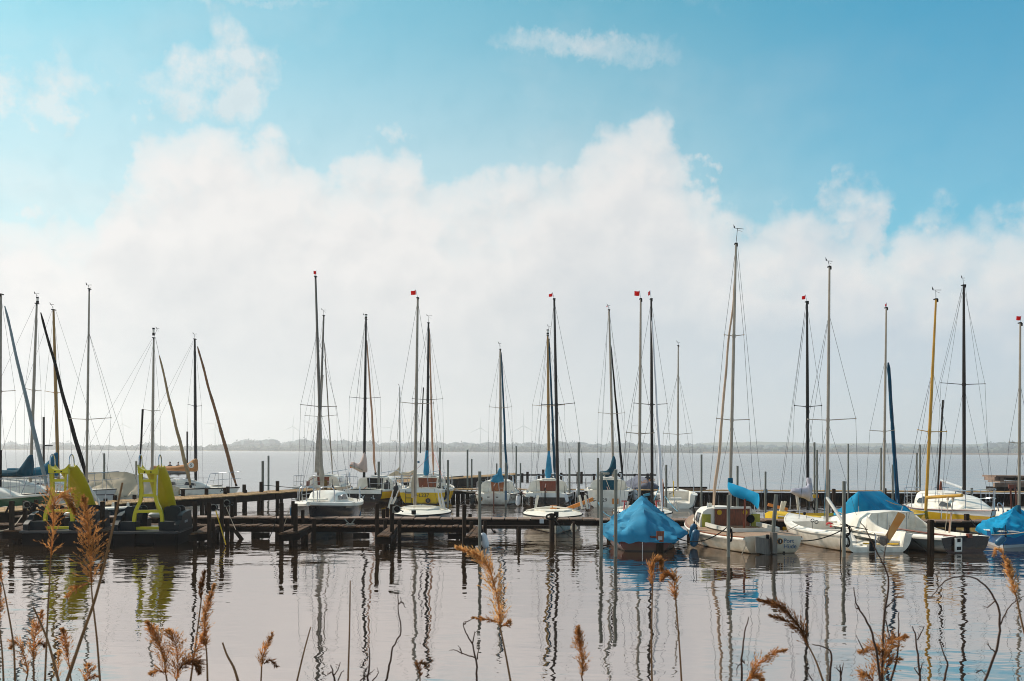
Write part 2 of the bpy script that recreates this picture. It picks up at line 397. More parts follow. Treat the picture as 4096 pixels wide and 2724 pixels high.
    sh = math_('ADD', math_('ADD', sh, maprange(az0, -.35, .45, -.28, .14)), maprange(el0, .0, .20, .85, 0))
    sh = maprange(sh, 0, 1.0, 0, 1, False)
    sh2 = math_('MULTIPLY_ADD', lit, math_('MULTIPLY', maprange(d, .0, .26, 1.0, .3), -.70), math_('MULTIPLY', maprange(n3, -.2, .2), .09))
    ccol = mix(math_('ADD', sh, sh2, clamp=True), CLOUD_HI, mix(maprange(az0, -.1, .45), CLOUD_LO, CLOUD_LO_R))
    fin = mix(mask, blue, ccol)
    fin = mix(maprange(el0, .50, .95, 0, .8), fin, (3.6, 3.7, 3.9, 1))    # added unseen grey cloud overhead, neutralises and dims the ambient light
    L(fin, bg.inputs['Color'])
SKY_TINT = (.15, 1.20, 1.06, 1)
CLOUD_HI = (8.05, 7.85, 7.7, 1); CLOUD_LO = (6.1, 6.25, 6.4, 1); CLOUD_LO_R = (5.2, 5.9, 6.6, 1)
build_sky()
sc.view_settings.view_transform = 'Standard'; sc.view_settings.look = 'None'; sc.view_settings.exposure = .04; sc.view_settings.gamma = 1
sc.cycles.use_denoising = True; sc.cycles.filter_width = 1.0; sc.cycles.max_bounces = 6; sc.cycles.diffuse_bounces = 3; sc.cycles.glossy_bounces = 3; sc.cycles.transparent_max_bounces = 8
sc.cycles.volume_bounces = 2; sc.cycles.sample_clamp_indirect = 6

# ================================================================ water, land, haze
def build_water():
    m = bpy.data.materials.new('water'); m.use_nodes = True; nt = m.node_tree; N = nt.nodes.new; L = nt.links.new
    b = nt.nodes['Principled BSDF']; b.inputs['Base Color'].default_value = (.026, .016, .008, 1)
    b.inputs['IOR'].default_value = 9.0; b.inputs['Specular IOR Level'].default_value = .5; pass
    tc = N('ShaderNodeTexCoord'); sx = N('ShaderNodeSeparateXYZ'); L(tc.outputs['Object'], sx.inputs[0])
    def wave(scale, amp, off, det=3):
        mp = N('ShaderNodeMapping'); mp.inputs['Scale'].default_value = scale; mp.inputs['Location'].default_value = (off, off, 0); mp.inputs['Rotation'].default_value = (0, 0, R(4))
        L(tc.outputs['Object'], mp.inputs['Vector'])
        n = N('ShaderNodeTexNoise'); n.inputs['Scale'].default_value = 1; n.inputs['Detail'].default_value = det; n.inputs['Roughness'].default_value = .5
        L(mp.outputs[0], n.inputs['Vector'])
        mu = N('ShaderNodeMath'); mu.operation = 'MULTIPLY'; L(n.outputs['Fac'], mu.inputs[0]); mu.inputs[1].default_value = amp
        return mu.outputs[0]
    def rng(a, bb, lo, hi):
        r = N('ShaderNodeMapRange'); r.interpolation_type = 'SMOOTHSTEP'; L(sx.outputs['Y'], r.inputs['Value'])
        for k, x in zip(('From Min', 'From Max', 'To Min', 'To Max'), (a, bb, lo, hi)): r.inputs[k].default_value = x
        return r.outputs[0]
    def op(o, a, c):
        q = N('ShaderNodeMath'); q.operation = o
        for i, v in enumerate((a, c)):
            if isinstance(v, (int, float)): q.inputs[i].default_value = v
            else: L(v, q.inputs[i])
        return q.outputs[0]
    near = op('ADD', op('ADD', wave((.45, .75, 1), .030, 3), wave((1.4, 2.4, 1), .0105, 11, 2)), wave((4.2, 7.5, 1), .0024, 5, 1))
    patch = N('ShaderNodeTexNoise'); patch.inputs['Scale'].default_value = .16; L(tc.outputs['Object'], patch.inputs['Vector'])
    pr = N('ShaderNodeMapRange'); L(patch.outputs['Fac'], pr.inputs['Value']); pr.inputs['From Min'].default_value = .35; pr.inputs['From Max'].default_value = .65; pr.inputs['To Min'].default_value = .3; pr.inputs['To Max'].default_value = 1.5
    near = op('MULTIPLY', op('MULTIPLY', near, pr.outputs[0]), rng(14, 27, .55, 1.5))
    far = op('MULTIPLY', op('ADD', op('ADD', wave((1.1, 1.6, 1), .009, 7, 4), wave((.25, .4, 1), .016, 2, 2)), wave((.55, .13, 1), .06, 4, 3)), rng(46, 75, 0, 1))
    hgt = op('ADD', near, far)
    bp = N('ShaderNodeBump'); bp.inputs['Strength'].default_value = 1; bp.inputs['Distance'].default_value = 1.0
    L(hgt, bp.inputs['Height'])
    cbn = N('ShaderNodeCombineXYZ'); L(rng(48, 72, 0, -.055), cbn.inputs[1]); va = N('ShaderNodeVectorMath'); va.operation = 'ADD'; L(bp.outputs[0], va.inputs[0]); L(cbn.outputs[0], va.inputs[1])
    vn = N('ShaderNodeVectorMath'); vn.operation = 'NORMALIZE'; L(va.outputs[0], vn.inputs[0]); L(vn.outputs[0], b.inputs['Normal'])
    tm = N('ShaderNodeMix'); tm.data_type = 'RGBA'; L(rng(30, 75, 0, 1), tm.inputs['Factor']); tm.inputs[6].default_value = (1, .925, .895, 1); tm.inputs[7].default_value = (.96, .99, 1, 1); L(tm.outputs[2], b.inputs['Specular Tint'])
    L(rng(40, 120, .015, .06), b.inputs['Roughness'])
    mb = MB(); mb.add([(-1600, 6.2, 0), (1600, 6.2, 0), (1600, 1400, 0), (-1600, 1400, 0)], [(0, 1, 2, 3)])
    o = link('water', mb, m, smooth=0); o['kind'] = 'structure'
build_water()
m_ground = mat('ground', S(96, 84, 60), .95, var=.3, vs=.6)
mb = MB()
ys = [-40, -5, 4.2, 6.8, 8.5]; zs_ = [.5, .45, .35, .0, -.5]
mb.loft([[Vector((x, y, z + (.1 * noise.noise((x * .3, y * .3, 0)) if z > .2 else 0))) for x in range(-60, 61, 4)] for y, z in zip(ys, zs_)], False)
o = link('bank', mb, m_ground); o['kind'] = 'structure'
SHORE = 1300.0
m_shore = mat('shore_ground', S(112, 108, 66), .95, var=.3, vs=.05)
mb = MB(); rows = []
for y, z in ((SHORE - 6, -.4), (SHORE + 2, .35), (SHORE + 60, .7), (1900, 1.2), (2690, 2.0)):
    rows.append([Vector((x, y + (noise.noise((x * .008, 3, 0)) * 24 if y < 1450 else 0), z)) for x in range(-1780, 1781, 20)])
mb.loft(rows, False); o = link('shore', mb, m_shore); o['kind'] = 'structure'
# low wooded ridge far behind the right of the lake
mb = MB(); m_hill = mat('hill_wood', S(70, 84, 62), .95, var=.3, vs=.01); rows = []
for k in range(9):
    t = k / 8; row = []
    for x in range(200, 1761, 20):
        e = max(0, min(1, (x - 240) / 260)); h = e * (24 + 6 * noise.noise((x * .004, 1, 0)) + 2 * noise.noise((x * .03, 4, 0)))
        row.append(Vector((x, 2340 + t * 320, .9 + h * math.sin(PI * t) ** .8)))
    rows.append(row)
mb.loft(rows, False); o = link('hills', mb, m_hill); o['kind'] = 'structure'

def leafball(mb, c, r, n, size, seed):
    rnd = random.Random(seed)
    for _ in range(n):
        while True:
            q = Vector((rnd.uniform(-1, 1), rnd.uniform(-1, 1), rnd.uniform(-1, 1)))
            if q.length < 1: break
        q = q * (.55 + .45 * rnd.random()) / max(q.length, .35) * max(q.length, .5)
        p = Vector(c) + Vector((q.x * r[0], q.y * r[1], q.z * r[2]))
        a = Vector((rnd.uniform(-1, 1), rnd.uniform(-1, 1), rnd.uniform(-1, 1))).normalized(); b = a.orthogonal().normalized()
        s = size * rnd.uniform(.6, 1.3)
        mb.add([p - a * s, p + b * s * .7, p + a * s, p - b * s * .7], [(0, 1, 2, 3)])
rn = random.Random(3)
def belt(name, label, Y0, x0, x1, hfun, step, m, size=1.6, dens=60, cat='trees'):
    mb = MB(); x = x0; i = 0
    while x < x1:
        pxx = CX + x / Y0 * F; h = hfun(pxx) * rn.uniform(.65, 1.15)
        if h > .6:
            y = Y0 + rn.uniform(-10, 26)
            if h > 1.5: mb.sphere((x, y, h * .40), (h * rn.uniform(.55, .95), h * .5, h * rn.uniform(.42, .52)), 7, 5)
            leafball(mb, (x, y, h * .48), (h * rn.uniform(.6, 1.2), h * .6, h * .56), int(dens), size * min(1, h / 9 + .25), i)
        x += step * rn.uniform(.6, 1.3); i += 1
    o = link(name, mb, m, smooth=0); tag(o, label, cat, kind='stuff'); return o
def lerpf(tab):
    def f(x):
        if x <= tab[0][0]: return tab[0][1]
        for (a, b), (c, d) in zip(tab, tab[1:]):
            if x <= c: return b + (d - b) * (x - a) / (c - a)
        return tab[-1][1]
    return f
# heights in metres by photo column
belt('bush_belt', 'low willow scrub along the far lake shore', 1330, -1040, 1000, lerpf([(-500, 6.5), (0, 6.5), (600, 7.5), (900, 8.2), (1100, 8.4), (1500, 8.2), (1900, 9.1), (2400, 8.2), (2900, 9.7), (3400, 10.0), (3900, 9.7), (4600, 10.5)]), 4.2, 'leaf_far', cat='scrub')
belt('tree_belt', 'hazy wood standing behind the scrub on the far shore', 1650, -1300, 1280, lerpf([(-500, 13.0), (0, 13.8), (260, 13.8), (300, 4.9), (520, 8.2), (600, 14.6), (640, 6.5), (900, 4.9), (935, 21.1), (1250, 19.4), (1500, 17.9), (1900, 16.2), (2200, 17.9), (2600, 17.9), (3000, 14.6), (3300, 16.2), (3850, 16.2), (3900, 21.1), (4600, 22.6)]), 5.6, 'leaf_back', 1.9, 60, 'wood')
mb = MB(); rr = random.Random(5)
for i in range(4600):
    x = rr.uniform(250, 980); y = SHORE - 1 + noise.noise((x * .008, 3, 0)) * 24 + rr.uniform(-2, 4); h = rr.uniform(1.2, 2.4)
    mb.add([(x - .8, y, 0), (x + .8, y + .3, 0), (x + .6, y, h), (x - .6, y + .2, h)], [(0, 1, 2, 3)])
tag(link('reed_belt', mb, 'reed_belt', smooth=0), 'strip of pale dry reeds at the right of the far waterline', 'reeds', kind='stuff')
# separate tall trees that stand out of the belt
def far_tree(px, ptop, Y, wpx, label, seed):
    g = P(px, 1800, Y); top = P(px, ptop, Y).z; h = top - .5; w = wpx / F * Y / 2
    t = Thing('shore_tree', label, 'tree', (g.x, Y, .5), 0, 'trees standing above the far shore')
    mb = MB(); mb.tube([(0, 0, 0), (.1, 0, h * .35), (0, 0, h * .8)], [.5, .3, .12], 6); mb.tube([(0, 0, h * .35), (w * .5, 0, h * .65)], [.12, .05], 5); mb.tube([(0, 0, h * .4), (-w * .5, .2, h * .7)], [.12, .05], 5)
    t.part('trunk', mb, 'bark')
    mb = MB(); rd = random.Random(seed)
    for k in range(9):
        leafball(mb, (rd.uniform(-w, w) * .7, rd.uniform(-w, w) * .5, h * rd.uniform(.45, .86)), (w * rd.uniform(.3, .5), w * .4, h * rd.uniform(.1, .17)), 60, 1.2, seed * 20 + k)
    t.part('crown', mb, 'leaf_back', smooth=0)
for i, (px, pt, Yt, w, lb) in enumerate([
    (1285, 1752, 1460, 46, 'round tree rising above the far wood behind the weathered masts'),
    (1095, 1775, 1410, 30, 'dark tree in front of the far wood, right of the gap in the trees'),
    (1490, 1772, 1370, 24, 'small tree above the far shore right of the black mast with pink furled jib'),
    (2005, 1780, 1350, 26, 'small round tree on the far shore beside the mast with a blue furled jib'),
    (2140, 1786, 1350, 34, 'low spreading tree on the far shore left of the gold mast'),
    (2375, 1778, 1370, 44, 'bare wide tree on the far shore by the mast with dark teal sail cover'),
    (2545, 1786, 1370, 22, 'dark narrow tree on the far shore between two masts with red flags'),
    (2665, 1782, 1370, 22, 'tree on the far shore left of the thin mast over the open white boat'),
    (3120, 1786, 1370, 40, 'pale round tree on the far shore left of the black mast with pale sail cover'),
    (3885, 1785, 1350, 34, 'dark tree at the left end of the tall wood by the black mast'),
    (4062, 1762, 1350, 56, 'tallest round tree of the far shore beside the last mast')]):
    far_tree(px, pt, Yt, w, lb, 30 + i)

# wind turbines, pale in the haze
def turbine(px, hub, Y, bl, ang, label):
    g = P(px, 1800, Y); zh = P(px, hub, Y).z
    t = Thing('wind_turbine', label, 'wind turbine', (g.x, Y, 1.5), 0, 'wind turbines beyond the lake')
    mb = MB(); mb.tube([(0, 0, 0), (0, 0, zh - 2.5)], [1.3, .7], 10); t.part('tower', mb, 'turbine_white')
    mb = MB(); mb.box((0, -.5, zh - 1.5), (2, 5, 2)); na = t.part('nacelle', mb, 'turbine_white')
    mb = MB(); mb.sphere((0, -3.6, zh - 1.5), (1, 1.1, 1)); t.part('hub', mb, 'turbine_white')
    for k in range(3):
        a = ang + k * 2 * PI / 3; d = Vector((math.sin(a), 0, math.cos(a))); s = Vector((math.cos(a), 0, -math.sin(a))); c = Vector((0, -3.8, zh - 1.5))
        mb = MB(); mb.hexa([c + d * 1 + s * -.7 + Vector((0, -.2, 0)), c + d * 1 + s * .7 + Vector((0, -.2, 0)), c + d * bl + s * .15 + Vector((0, -.1, 0)), c + d * bl - s * .15 + Vector((0, -.1, 0)),
                           c + d * 1 + s * -.7 + Vector((0, .2, 0)), c + d * 1 + s * .7 + Vector((0, .2, 0)), c + d * bl + s * .15 + Vector((0, .1, 0)), c + d * bl - s * .15 + Vector((0, .1, 0))])
        t.part('blade', mb, 'turbine_white')
for px, hub, Yt, bl, a, lb in [
    (492, 1697, 2160, 28.0, -.1, 'pale wind turbine between the thin silver mast and the mast with tan jib at left'),
    (618, 1694, 2214, 28.0, .3, 'faint wind turbine hidden partly behind the white mast over the tan tarp'),
    (860, 1696, 2214, 29.1, .6, 'faint wind turbine between the black mast and its brown furled jib'),
    (872, 1712, 2592, 26.0, .2, 'fainter shorter wind turbine just right of its twin beside the brown jib'),
    (1172, 1706, 2268, 27.0, .1, 'faint wind turbine above the gap left of the weathered grey masts'),
    (1245, 1696, 2160, 30.3, .9, 'wind turbine just left of the weathered grey masts'),
    (1563, 1711, 2322, 26.0, .5, 'faint wind turbine behind the thin mast of the far yacht'),
    (1680, 1702, 2430, 26.0, .8, 'faint wind turbine right of the white mast above the yellow boat'),
    (1921, 1711, 2268, 29.1, .05, 'wind turbine left of the mast with slim blue furled jib'),
    (2094, 1703, 2106, 33.5, 0, 'clearest wind turbine, between the blue jib mast and the gold mast'),
    (2527, 1702, 2214, 30.3, -.5, 'wind turbine behind the covered blue tent boat mast')]:
    turbine(px, hub, Yt, bl, a, lb)

mh = bpy.data.materials.new('haze_air'); mh.use_nodes = True; nt = mh.node_tree
nt.nodes.remove(nt.nodes['Principled BSDF'])
pv = nt.nodes.new('ShaderNodeVolumePrincipled'); pv.inputs['Color'].default_value = (.97, .938, .962, 1); pv.inputs['Density'].default_value = HAZE if 'HAZE' in globals() else .00036; pv.inputs['Anisotropy'].default_value = .5
nt.links.new(pv.outputs[0], nt.nodes['Material Output'].inputs['Volume'])
mb = MB(); mb.box((0, 1310, 55), (3700, 2790, 114))
o = link('haze', mb, mh, smooth=0); tag(o, 'thin summer haze over the lake', 'haze', kind='stuff')
# ================================================================ boat kit
class Hull:
    """a lofted hull; local frame: origin at the stern on the waterline, x to the bow, y to port, z up"""
    def __init__(s, T, L, B, Fs, Fb, draft=.35, tw=.7, rake=.45, mx=.42, dip=.06, full=.55, srake=.0):
        s.T, s.L, s.B, s.Fs, s.Fb, s.draft, s.tw, s.rake, s.mx, s.dip, s.full, s.srake = T, L, B, Fs, Fb, draft, tw, rake, mx, dip, full, srake
    def half(s, t):
        if t < s.mx: return s.B / 2 * (s.tw + (1 - s.tw) * math.sin(t / s.mx * PI / 2))
        q = (t - s.mx) / (1 - s.mx); return s.B / 2 * max(.01, 1 - q ** 2.15)
    def sheer(s, t): return s.Fs + (s.Fb - s.Fs) * t ** 1.5 - s.dip * math.sin(PI * t)
    def x(s, t, zf): return s.L * t * (1 - s.rake / s.L) + s.rake * t ** 3 * zf - s.srake * (1 - t) ** 3 * (zf - .0)
    def section(s, t, n=9):
        hb, sh = s.half(t), s.sheer(t); dr = s.draft * min(1, .30 + 1.8 * t) * (1 - .45 * t ** 5); pw = s.full + (1.05 - s.full) * t ** 1.6
        out = []
        for k in range(n + 1):
            a = k / n * PI / 2; z = sh - (sh + dr) * math.sin(a) ** 1.05; y = hb * max(0, math.cos(a)) ** pw
            out.append(Vector((s.x(t, max(0, (z + dr) / (sh + dr))), y, z)))
        return out
    def edge(s, t, side, out=0.0, dz=0.0):
        return Vector((s.x(t, 1), side * (s.half(t) + out), s.sheer(t) + dz))
    def build(s, hm, dm='white_deck', tm=None, cockpit=None, sole='white_deck', coam=.25, camber=.05, rail='rubber', railr=.018, open_t=False, n=16, ty=None):
        """cockpit = (t0, t1, sole height); open_t: the cockpit runs out through the transom"""
        T = s.T; ts = [i / n for i in range(n + 1)]
        mb = MB(); rows = []
        for t in ts:
            a = s.section(t); rows.append([Vector((p.x, -p.y, p.z)) for p in a] + [p.copy() for p in reversed(a[:-1])])
        mb.loft(rows, False); hull = T.part('hull', mb, hm, smooth=50); s.hull = hull
        def prof(t, inside):
            hb, sh, xx = s.half(t), s.sheer(t), s.x(t, 1); ci = max(hb * .15, hb - coam) if hb > coam * 1.2 else hb * .4
            c = camber * hb / (s.B / 2)
            if inside: z = cockpit[2]; return [Vector((xx, hb * .985, sh)), Vector((xx, ci, sh + .02)), Vector((xx, ci - .03, sh + .05)), Vector((xx, ci - .05, sh)), Vector((xx, ci * .86, z)), Vector((xx, 0, z))]
            return [Vector((xx, hb * .985, sh)), Vector((xx, ci, sh + c * .5)), Vector((xx, ci * .8, sh + c * .7)), Vector((xx, ci * .6, sh + c * .85)), Vector((xx, ci * .4, sh + c * .95)), Vector((xx, 0, sh + c))]
        st = []
        for t in sorted(set(ts + (list(cockpit[:2]) if cockpit else []))):
            if cockpit and abs(t - cockpit[0]) < 1e-6: st += ([(t, False), (t, True)] if t > 0 or not open_t else [(t, True)])
            elif cockpit and abs(t - cockpit[1]) < 1e-6: st += [(t, True), (t, False)]
            else: st.append((t, bool(cockpit) and cockpit[0] < t < cockpit[1]))
        mb = MB(); rows = []
        for t, ins in st:
            a = prof(t, ins); rows.append([Vector((p.x, -p.y, p.z)) for p in a] + [p.copy() for p in reversed(a[:-1])])
        mb.loft(rows, False); T.part('deck', mb, dm, smooth=30)
        a = s.section(0); d = prof(0, bool(cockpit) and open_t)
        poly = [Vector((p.x, -p.y, p.z)) for p in a] + [p for p in reversed(a[:-1])]
        topline = [p.copy() for p in d] + [Vector((p.x, -p.y, p.z)) for p in reversed(d[:-1])]
        mb = MB(); mb.add([p - Vector((.004, 0, 0)) for p in poly + topline], [tuple(range(len(poly) + len(topline)))])
        s.tr = T.part('transom', mb, tm or hm, smooth=0)
        if rail:
            mb = MB()
            for sd_ in (1, -1): mb.tube([s.edge(t, sd_, .004, -.02) for t in ts], railr, 5)
            T.part('rub_rail', mb, rail)
        return s
    def cabin(s, x0, x1, w0, w1, h, m='white_paint', front=.3, zb=None, win=None, door=None, doorw=.5, hatch=True, winm='glass_dark', aft=1.0):
        T = s.T; zz = lambda x: s.sheer(min(1, x / s.L)) + .03 if zb is None else zb
        sec = []
        for k in range(7):
            t = k / 6; x = x0 + (x1 - x0) * t; w = w0 + (w1 - w0) * t
            hh = h * (aft + (1 - aft) * min(1, t * 2)) * (1 if t < 1 - front else max(.04, 1 - ((t - (1 - front)) / front) ** 1.5)); z = zz(x)
            half = [(w, 0), (w * .97, hh * .45), (w * .88, hh * .85), (w * .74, hh), (w * .38, hh * 1.06), (0, hh * 1.08)]
            sec.append([Vector((x, -y, z + q)) for y, q in half] + [Vector((x, y, z + q)) for y, q in reversed(half[:-1])])
        mb = MB(); mb.loft(sec, False); mb.add(sec[0], [tuple(range(len(sec[0])))]); mb.add(sec[-1], [tuple(range(len(sec[-1])))])
        c = T.part('cabin', mb, m, smooth=40); s.cab = c; z0 = zz(x0)
        if door:
            mb = MB(); hd = h * .97 * aft; low = .30
            mb.prism([(x0 - .012, -doorw * .42, z0 - low), (x0 - .012, doorw * .42, z0 - low), (x0 - .012, doorw * .5, z0 + hd), (x0 - .012, -doorw * .5, z0 + hd)], (.02, 0, 0))
            d = T.part('door', mb, door); s.door = d
            mb = MB(); mb.box((x0 - .018, 0, z0 + hd + .015), (.04, doorw * 1.12, .035)); T.part('door_frame', mb, 'white_paint', d)
        if hatch:
            mb = MB(); mb.box((x0 + (x1 - x0) * .25, 0, z0 + h * 1.1 + .015), ((x1 - x0) * .3, min(.6, w0), .035)); T.part('hatch', mb, 'white_deck')
        for (a, b, lo, hi) in (win or []):
            for sd_ in (1, -1):
                def pt(t, q):
                    x = x0 + (x1 - x0) * t; w = w0 + (w1 - w0) * t; hh = h * (1 if t < 1 - front else max(.04, 1 - ((t - (1 - front)) / front) ** 1.5))
                    return Vector((x, sd_ * (w * (.97 - .09 * (q - .45) / .4) + .012), zz(x) + hh * q))
                mb = MB(); mb.prism([pt(a, lo), pt(b, lo + .03), pt(b - .02, hi - .03), pt(a + .02, hi)], (0, .012, 0)); T.part('window', mb, winm)
    def pulpit(s, h=.5, t0=.80, r=.014, name='pulpit', legs=(.82, .92)):
        T = s.T; mb = MB(); up = Vector((0, 0, h))
        top = [s.edge(t0, -1, -.06) + up * .95, s.edge((t0 + 1) / 2, -1, -.03) + up, s.edge(1, 1) + up * 1.05 + Vector((.08, 0, 0)), s.edge((t0 + 1) / 2, 1, -.03) + up, s.edge(t0, 1, -.06) + up * .95]
        mb.tube([s.edge(t0 - .03, -1, -.06)] + smooth_path(top, 4) + [s.edge(t0 - .03, 1, -.06)], r, 6)
        for t in legs:
            for sd_ in (1, -1): mb.tube([s.edge(t, sd_, -.06), s.edge(t, sd_, -.04) + up * .98], r * .85, 5)
        mb.tube([p - up * .45 for p in smooth_path(top, 4)], r * .7, 5)
        return T.part(name, mb, 'steel')
    def pushpit(s, h=.5, gap=.35, r=.013, depth=.14):
        T = s.T
        for sd_ in (1, -1):
            mb = MB(); up = Vector((0, 0, h)); a = s.edge(depth, sd_, -.05); b = s.edge(.01, sd_, -.06); c = Vector((b.x + .02, sd_ * gap * s.half(0), b.z))
            mb.tube(smooth_path([a, a + up * .85, a + up + (b - a) * .2, b + up, c + up, c + up * .8 + Vector((0, -sd_ * .04, 0)), c], 3), r, 6); mb.tube([b, b + up], r, 5); mb.tube([a + up * .5, b + up * .5, c + up * .5], r * .6, 5)
            T.part('pushpit', mb, 'steel')
    def stanchions(s, tl, h=.5, wires=(1.0, .5)):
        T = s.T
        for sd_ in (1, -1):
            for t in tl:
                mb = MB(); p = s.edge(t, sd_, -.05); mb.tube([p, p + Vector((0, 0, h))], .011, 6); T.part('stanchion', mb, 'steel')
            mb = MB()
            for w in wires: mb.tube([s.edge(t, sd_, -.05, h * w) for t in [.14] + list(tl) + [.8]], .0035, 4)
            T.part('lifeline', mb, 'wire')
    def ladder(s, y, z0=.0, z1=.5, w=.24, n=3, m='steel', x=-.05):
        mb = MB()
        for q in (-w / 2, w / 2): mb.tube(smooth_path([(.0, y + q, z1 - .02), (x - .02, y + q, z1 + .02), (x - .02, y + q, z1 - .1), (x, y + q, z0)], 3), .012, 5)
        for k in range(n): mb.box((x, y, z0 + .04 + k * (z1 - z0 - .12) / max(1, n - 1)), (.05, w, .025))
        return s.T.part('ladder', mb, m)
    def rudder(s, y=0.0, up=.55, m='varnish', w=.28, t=.03, down=.5, rz=0.0, tiller=True, headw=.16):
        T = s.T; mb = MB()
        mm = Matrix.Translation((-.05, y, 0)) @ Matrix.Rotation(rz, 4, 'Z')
        pts = [(-.02, up), (-headw, up), (-headw - .02, .12), (-w - .04, -.1), (-w, -down), (-.05, -down), (-.01, 0)]
        mb.prism([mm @ Vector((x, 0, z)) for x, z in pts], mm.to_3x3() @ Vector((0, t, 0)))
        r = T.part('rudder', mb, m)
        if tiller:
            mb = MB(); mb.tube([(-.1, y, up + .02), (.3, y, up + .1), (.85, y, up + .16)], [.022, .022, .015], 6); T.part('tiller', mb, 'varnish')
        return r

def along(p, q, t): return (p[0] + (q[0] - p[0]) * t, p[1] + (q[1] - p[1]) * t)
def at_y(top, base, y):
    return along(top, base, (y - top[1]) / (base[1] - top[1]))

def mast(T, Y, top, base, m='alu', d=.11, spr=(), hound=None, decky=None, decks=None, stays=(), flag=None, vane=None, light=None, Yc=None, track=True, cap=True):
    """mast and standing rigging placed from photo pixels at depth Y. spr: (xl, yl, xr, yr) per spreader pair"""
    a, b = P(*base, Y), P(*top, Y); k = 7; d *= .84
    mb = MB(); pts = [a.lerp(b, i / k) + Vector((0, 0, 0)) for i in range(k + 1)]
    mb.tube(pts, [d / 2 * (1 if i < 5 else 1 - .12 * (i - 4)) for i in range(k + 1)], 8)
    if track: mb.tube([p + Vector((0, -d * .52, 0)) for p in pts[1:]], .008, 4)
    o = T.part('mast', mb, m, world=True); T.mast = o
    if cap:
        mb = MB(); mb.box(b + Vector((0, .02, .012)), (d * .8, d * 1.7, .03)); mb.box(b + Vector((.02, -d * .7, -.04)), (.03, .03, .08)); T.part('masthead', mb, 'black', o, True)
    hy = hound if hound else top[1] + 8
    hp = P(*at_y(top, base, hy), Y)
    lowest = None
    for (xl, yl, xr, yr) in spr:
        ym = (yl + yr) / 2 + 5; c = P(*at_y(top, base, ym), Y); zoff = .10
        mb = MB(); L_, R_ = P(xl, yl, Y + .12), P(xr, yr, Y + .12)
        mb.tube([c, L_], [.014, .010], 5); mb.tube([c, R_], [.014, .010], 5); mb.sphere(L_, .022, 6, 4); mb.sphere(R_, .022, 6, 4); mb.tube([c - Vector((0, 0, .05)), c + Vector((0, 0, .05))], d * .56, 8)
        T.part('spreader', mb, m if m != 'alu' else 'alu', o, True)
    dy = decky if decky else base[1]
    for i, sd_ in enumerate((0, 1)):
        path = [hp]
        for (xl, yl, xr, yr) in spr: path.append(P(xl, yl, Y + .12) if sd_ == 0 else P(xr, yr, Y + .12))
        if decks: path.append(P(decks[sd_], dy, Y))
        elif spr: path.append(P((spr[-1][0] - 6) if sd_ == 0 else (spr[-1][2] + 6), dy, Y))
        if len(path) > 1:
            mb = MB(); mb.tube(path, .0048, 4); T.part('shroud', mb, 'wire', world=True)
            if spr:
                ym = (spr[-1][1] + spr[-1][3]) / 2 + 12; mb = MB(); e = path[-1]; mb.tube([P(*at_y(top, base, ym), Y), e + Vector((.12 if sd_ == 0 else -.12, -.25, 0))], .0042, 4); T.part('lower_shroud', mb, 'wire', world=True)
                mb = MB(); q = (path[-2] - e).normalized(); mb.tube([e, e + q * .35], .011, 5); T.part('turnbuckle', mb, 'steel', world=True)
    for (x, y, Ye, x2, y2) in stays:
        mb = MB(); mb.tube([P(x2, y2, Y), P(x, y, Ye)], .0046, 4); T.part('stay', mb, 'wire', world=True)
    if flag:   # red burgee on a thin staff: (x0, y0, x1, y1) photo box
        x0, y0, x1, y1 = flag[:4]; st = P(x1, y0 - 3, Y); mb = MB(); mb.tube([b, st], .006, 4); s_ = T.part('flag_staff', mb, 'steel', o, True)
        sk = flag[4] if len(flag) > 4 else 0
        mb = MB(); g = []
        for i in range(7):
            t = i / 6; x = x1 + (x0 - x1) * t; wv = .05 * math.sin(t * 5) * t
            g.append([P(x, y0 + sk * t, Y) + Vector((0, wv, 0)), P(x, y1 + sk * t * .5, Y) + Vector((0, wv + .02, 0))])
        mb.loft([[r[0], r[1], r[1] + Vector((0, .006, 0)), r[0] + Vector((0, .006, 0))] for r in g], True, True)
        T.part('flag', mb, 'red_flag', s_, True)
    if vane:   # wind vane: (x of staff top, y, half span, heading sign)
        x, y, hs = vane[:3]; p = P(x, y, Y); mb = MB(); mb.tube([b, p], .007, 4)
        tilt = vane[3] if len(vane) > 3 else 0
        l, r_ = P(x - hs * .55, y - tilt, Y - .05), P(x + hs, y + tilt, Y + .1)
        mb.tube([l, r_], .007, 4); f = P(x - hs * .62, y - tilt, Y - .05)
        mb.prism([l, f + Vector((0, 0, .0)), f + Vector((-.01, 0, .10)), l + Vector((.03, 0, .02))], (0, .006, 0))
        mb.tube([p - Vector((0, 0, .04)), P(x + hs * .8, y + 12, Y + .2)], .004, 4)
        T.part('wind_vane', mb, 'black', o, True)
    if light:
        x, y, hh = light; p = P(x, y, Y); mb = MB(); mb.tube([p, p + Vector((0, 0, hh * .35))], d * .45, 8); lo = T.part('masthead_light', mb, 'black', o, True)
        mb = MB(); mb.tube([p + Vector((0, 0, hh * .35)), p + Vector((0, 0, hh * .8))], d * .38, 8); T.part('lens', mb, 'white_paint', lo, True)
        mb = MB(); mb.tube([p + Vector((0, 0, hh * .8)), p + Vector((0, 0, hh))], d * .45, 8); T.part('lamp_cap', mb, 'black', lo, True)
    return o

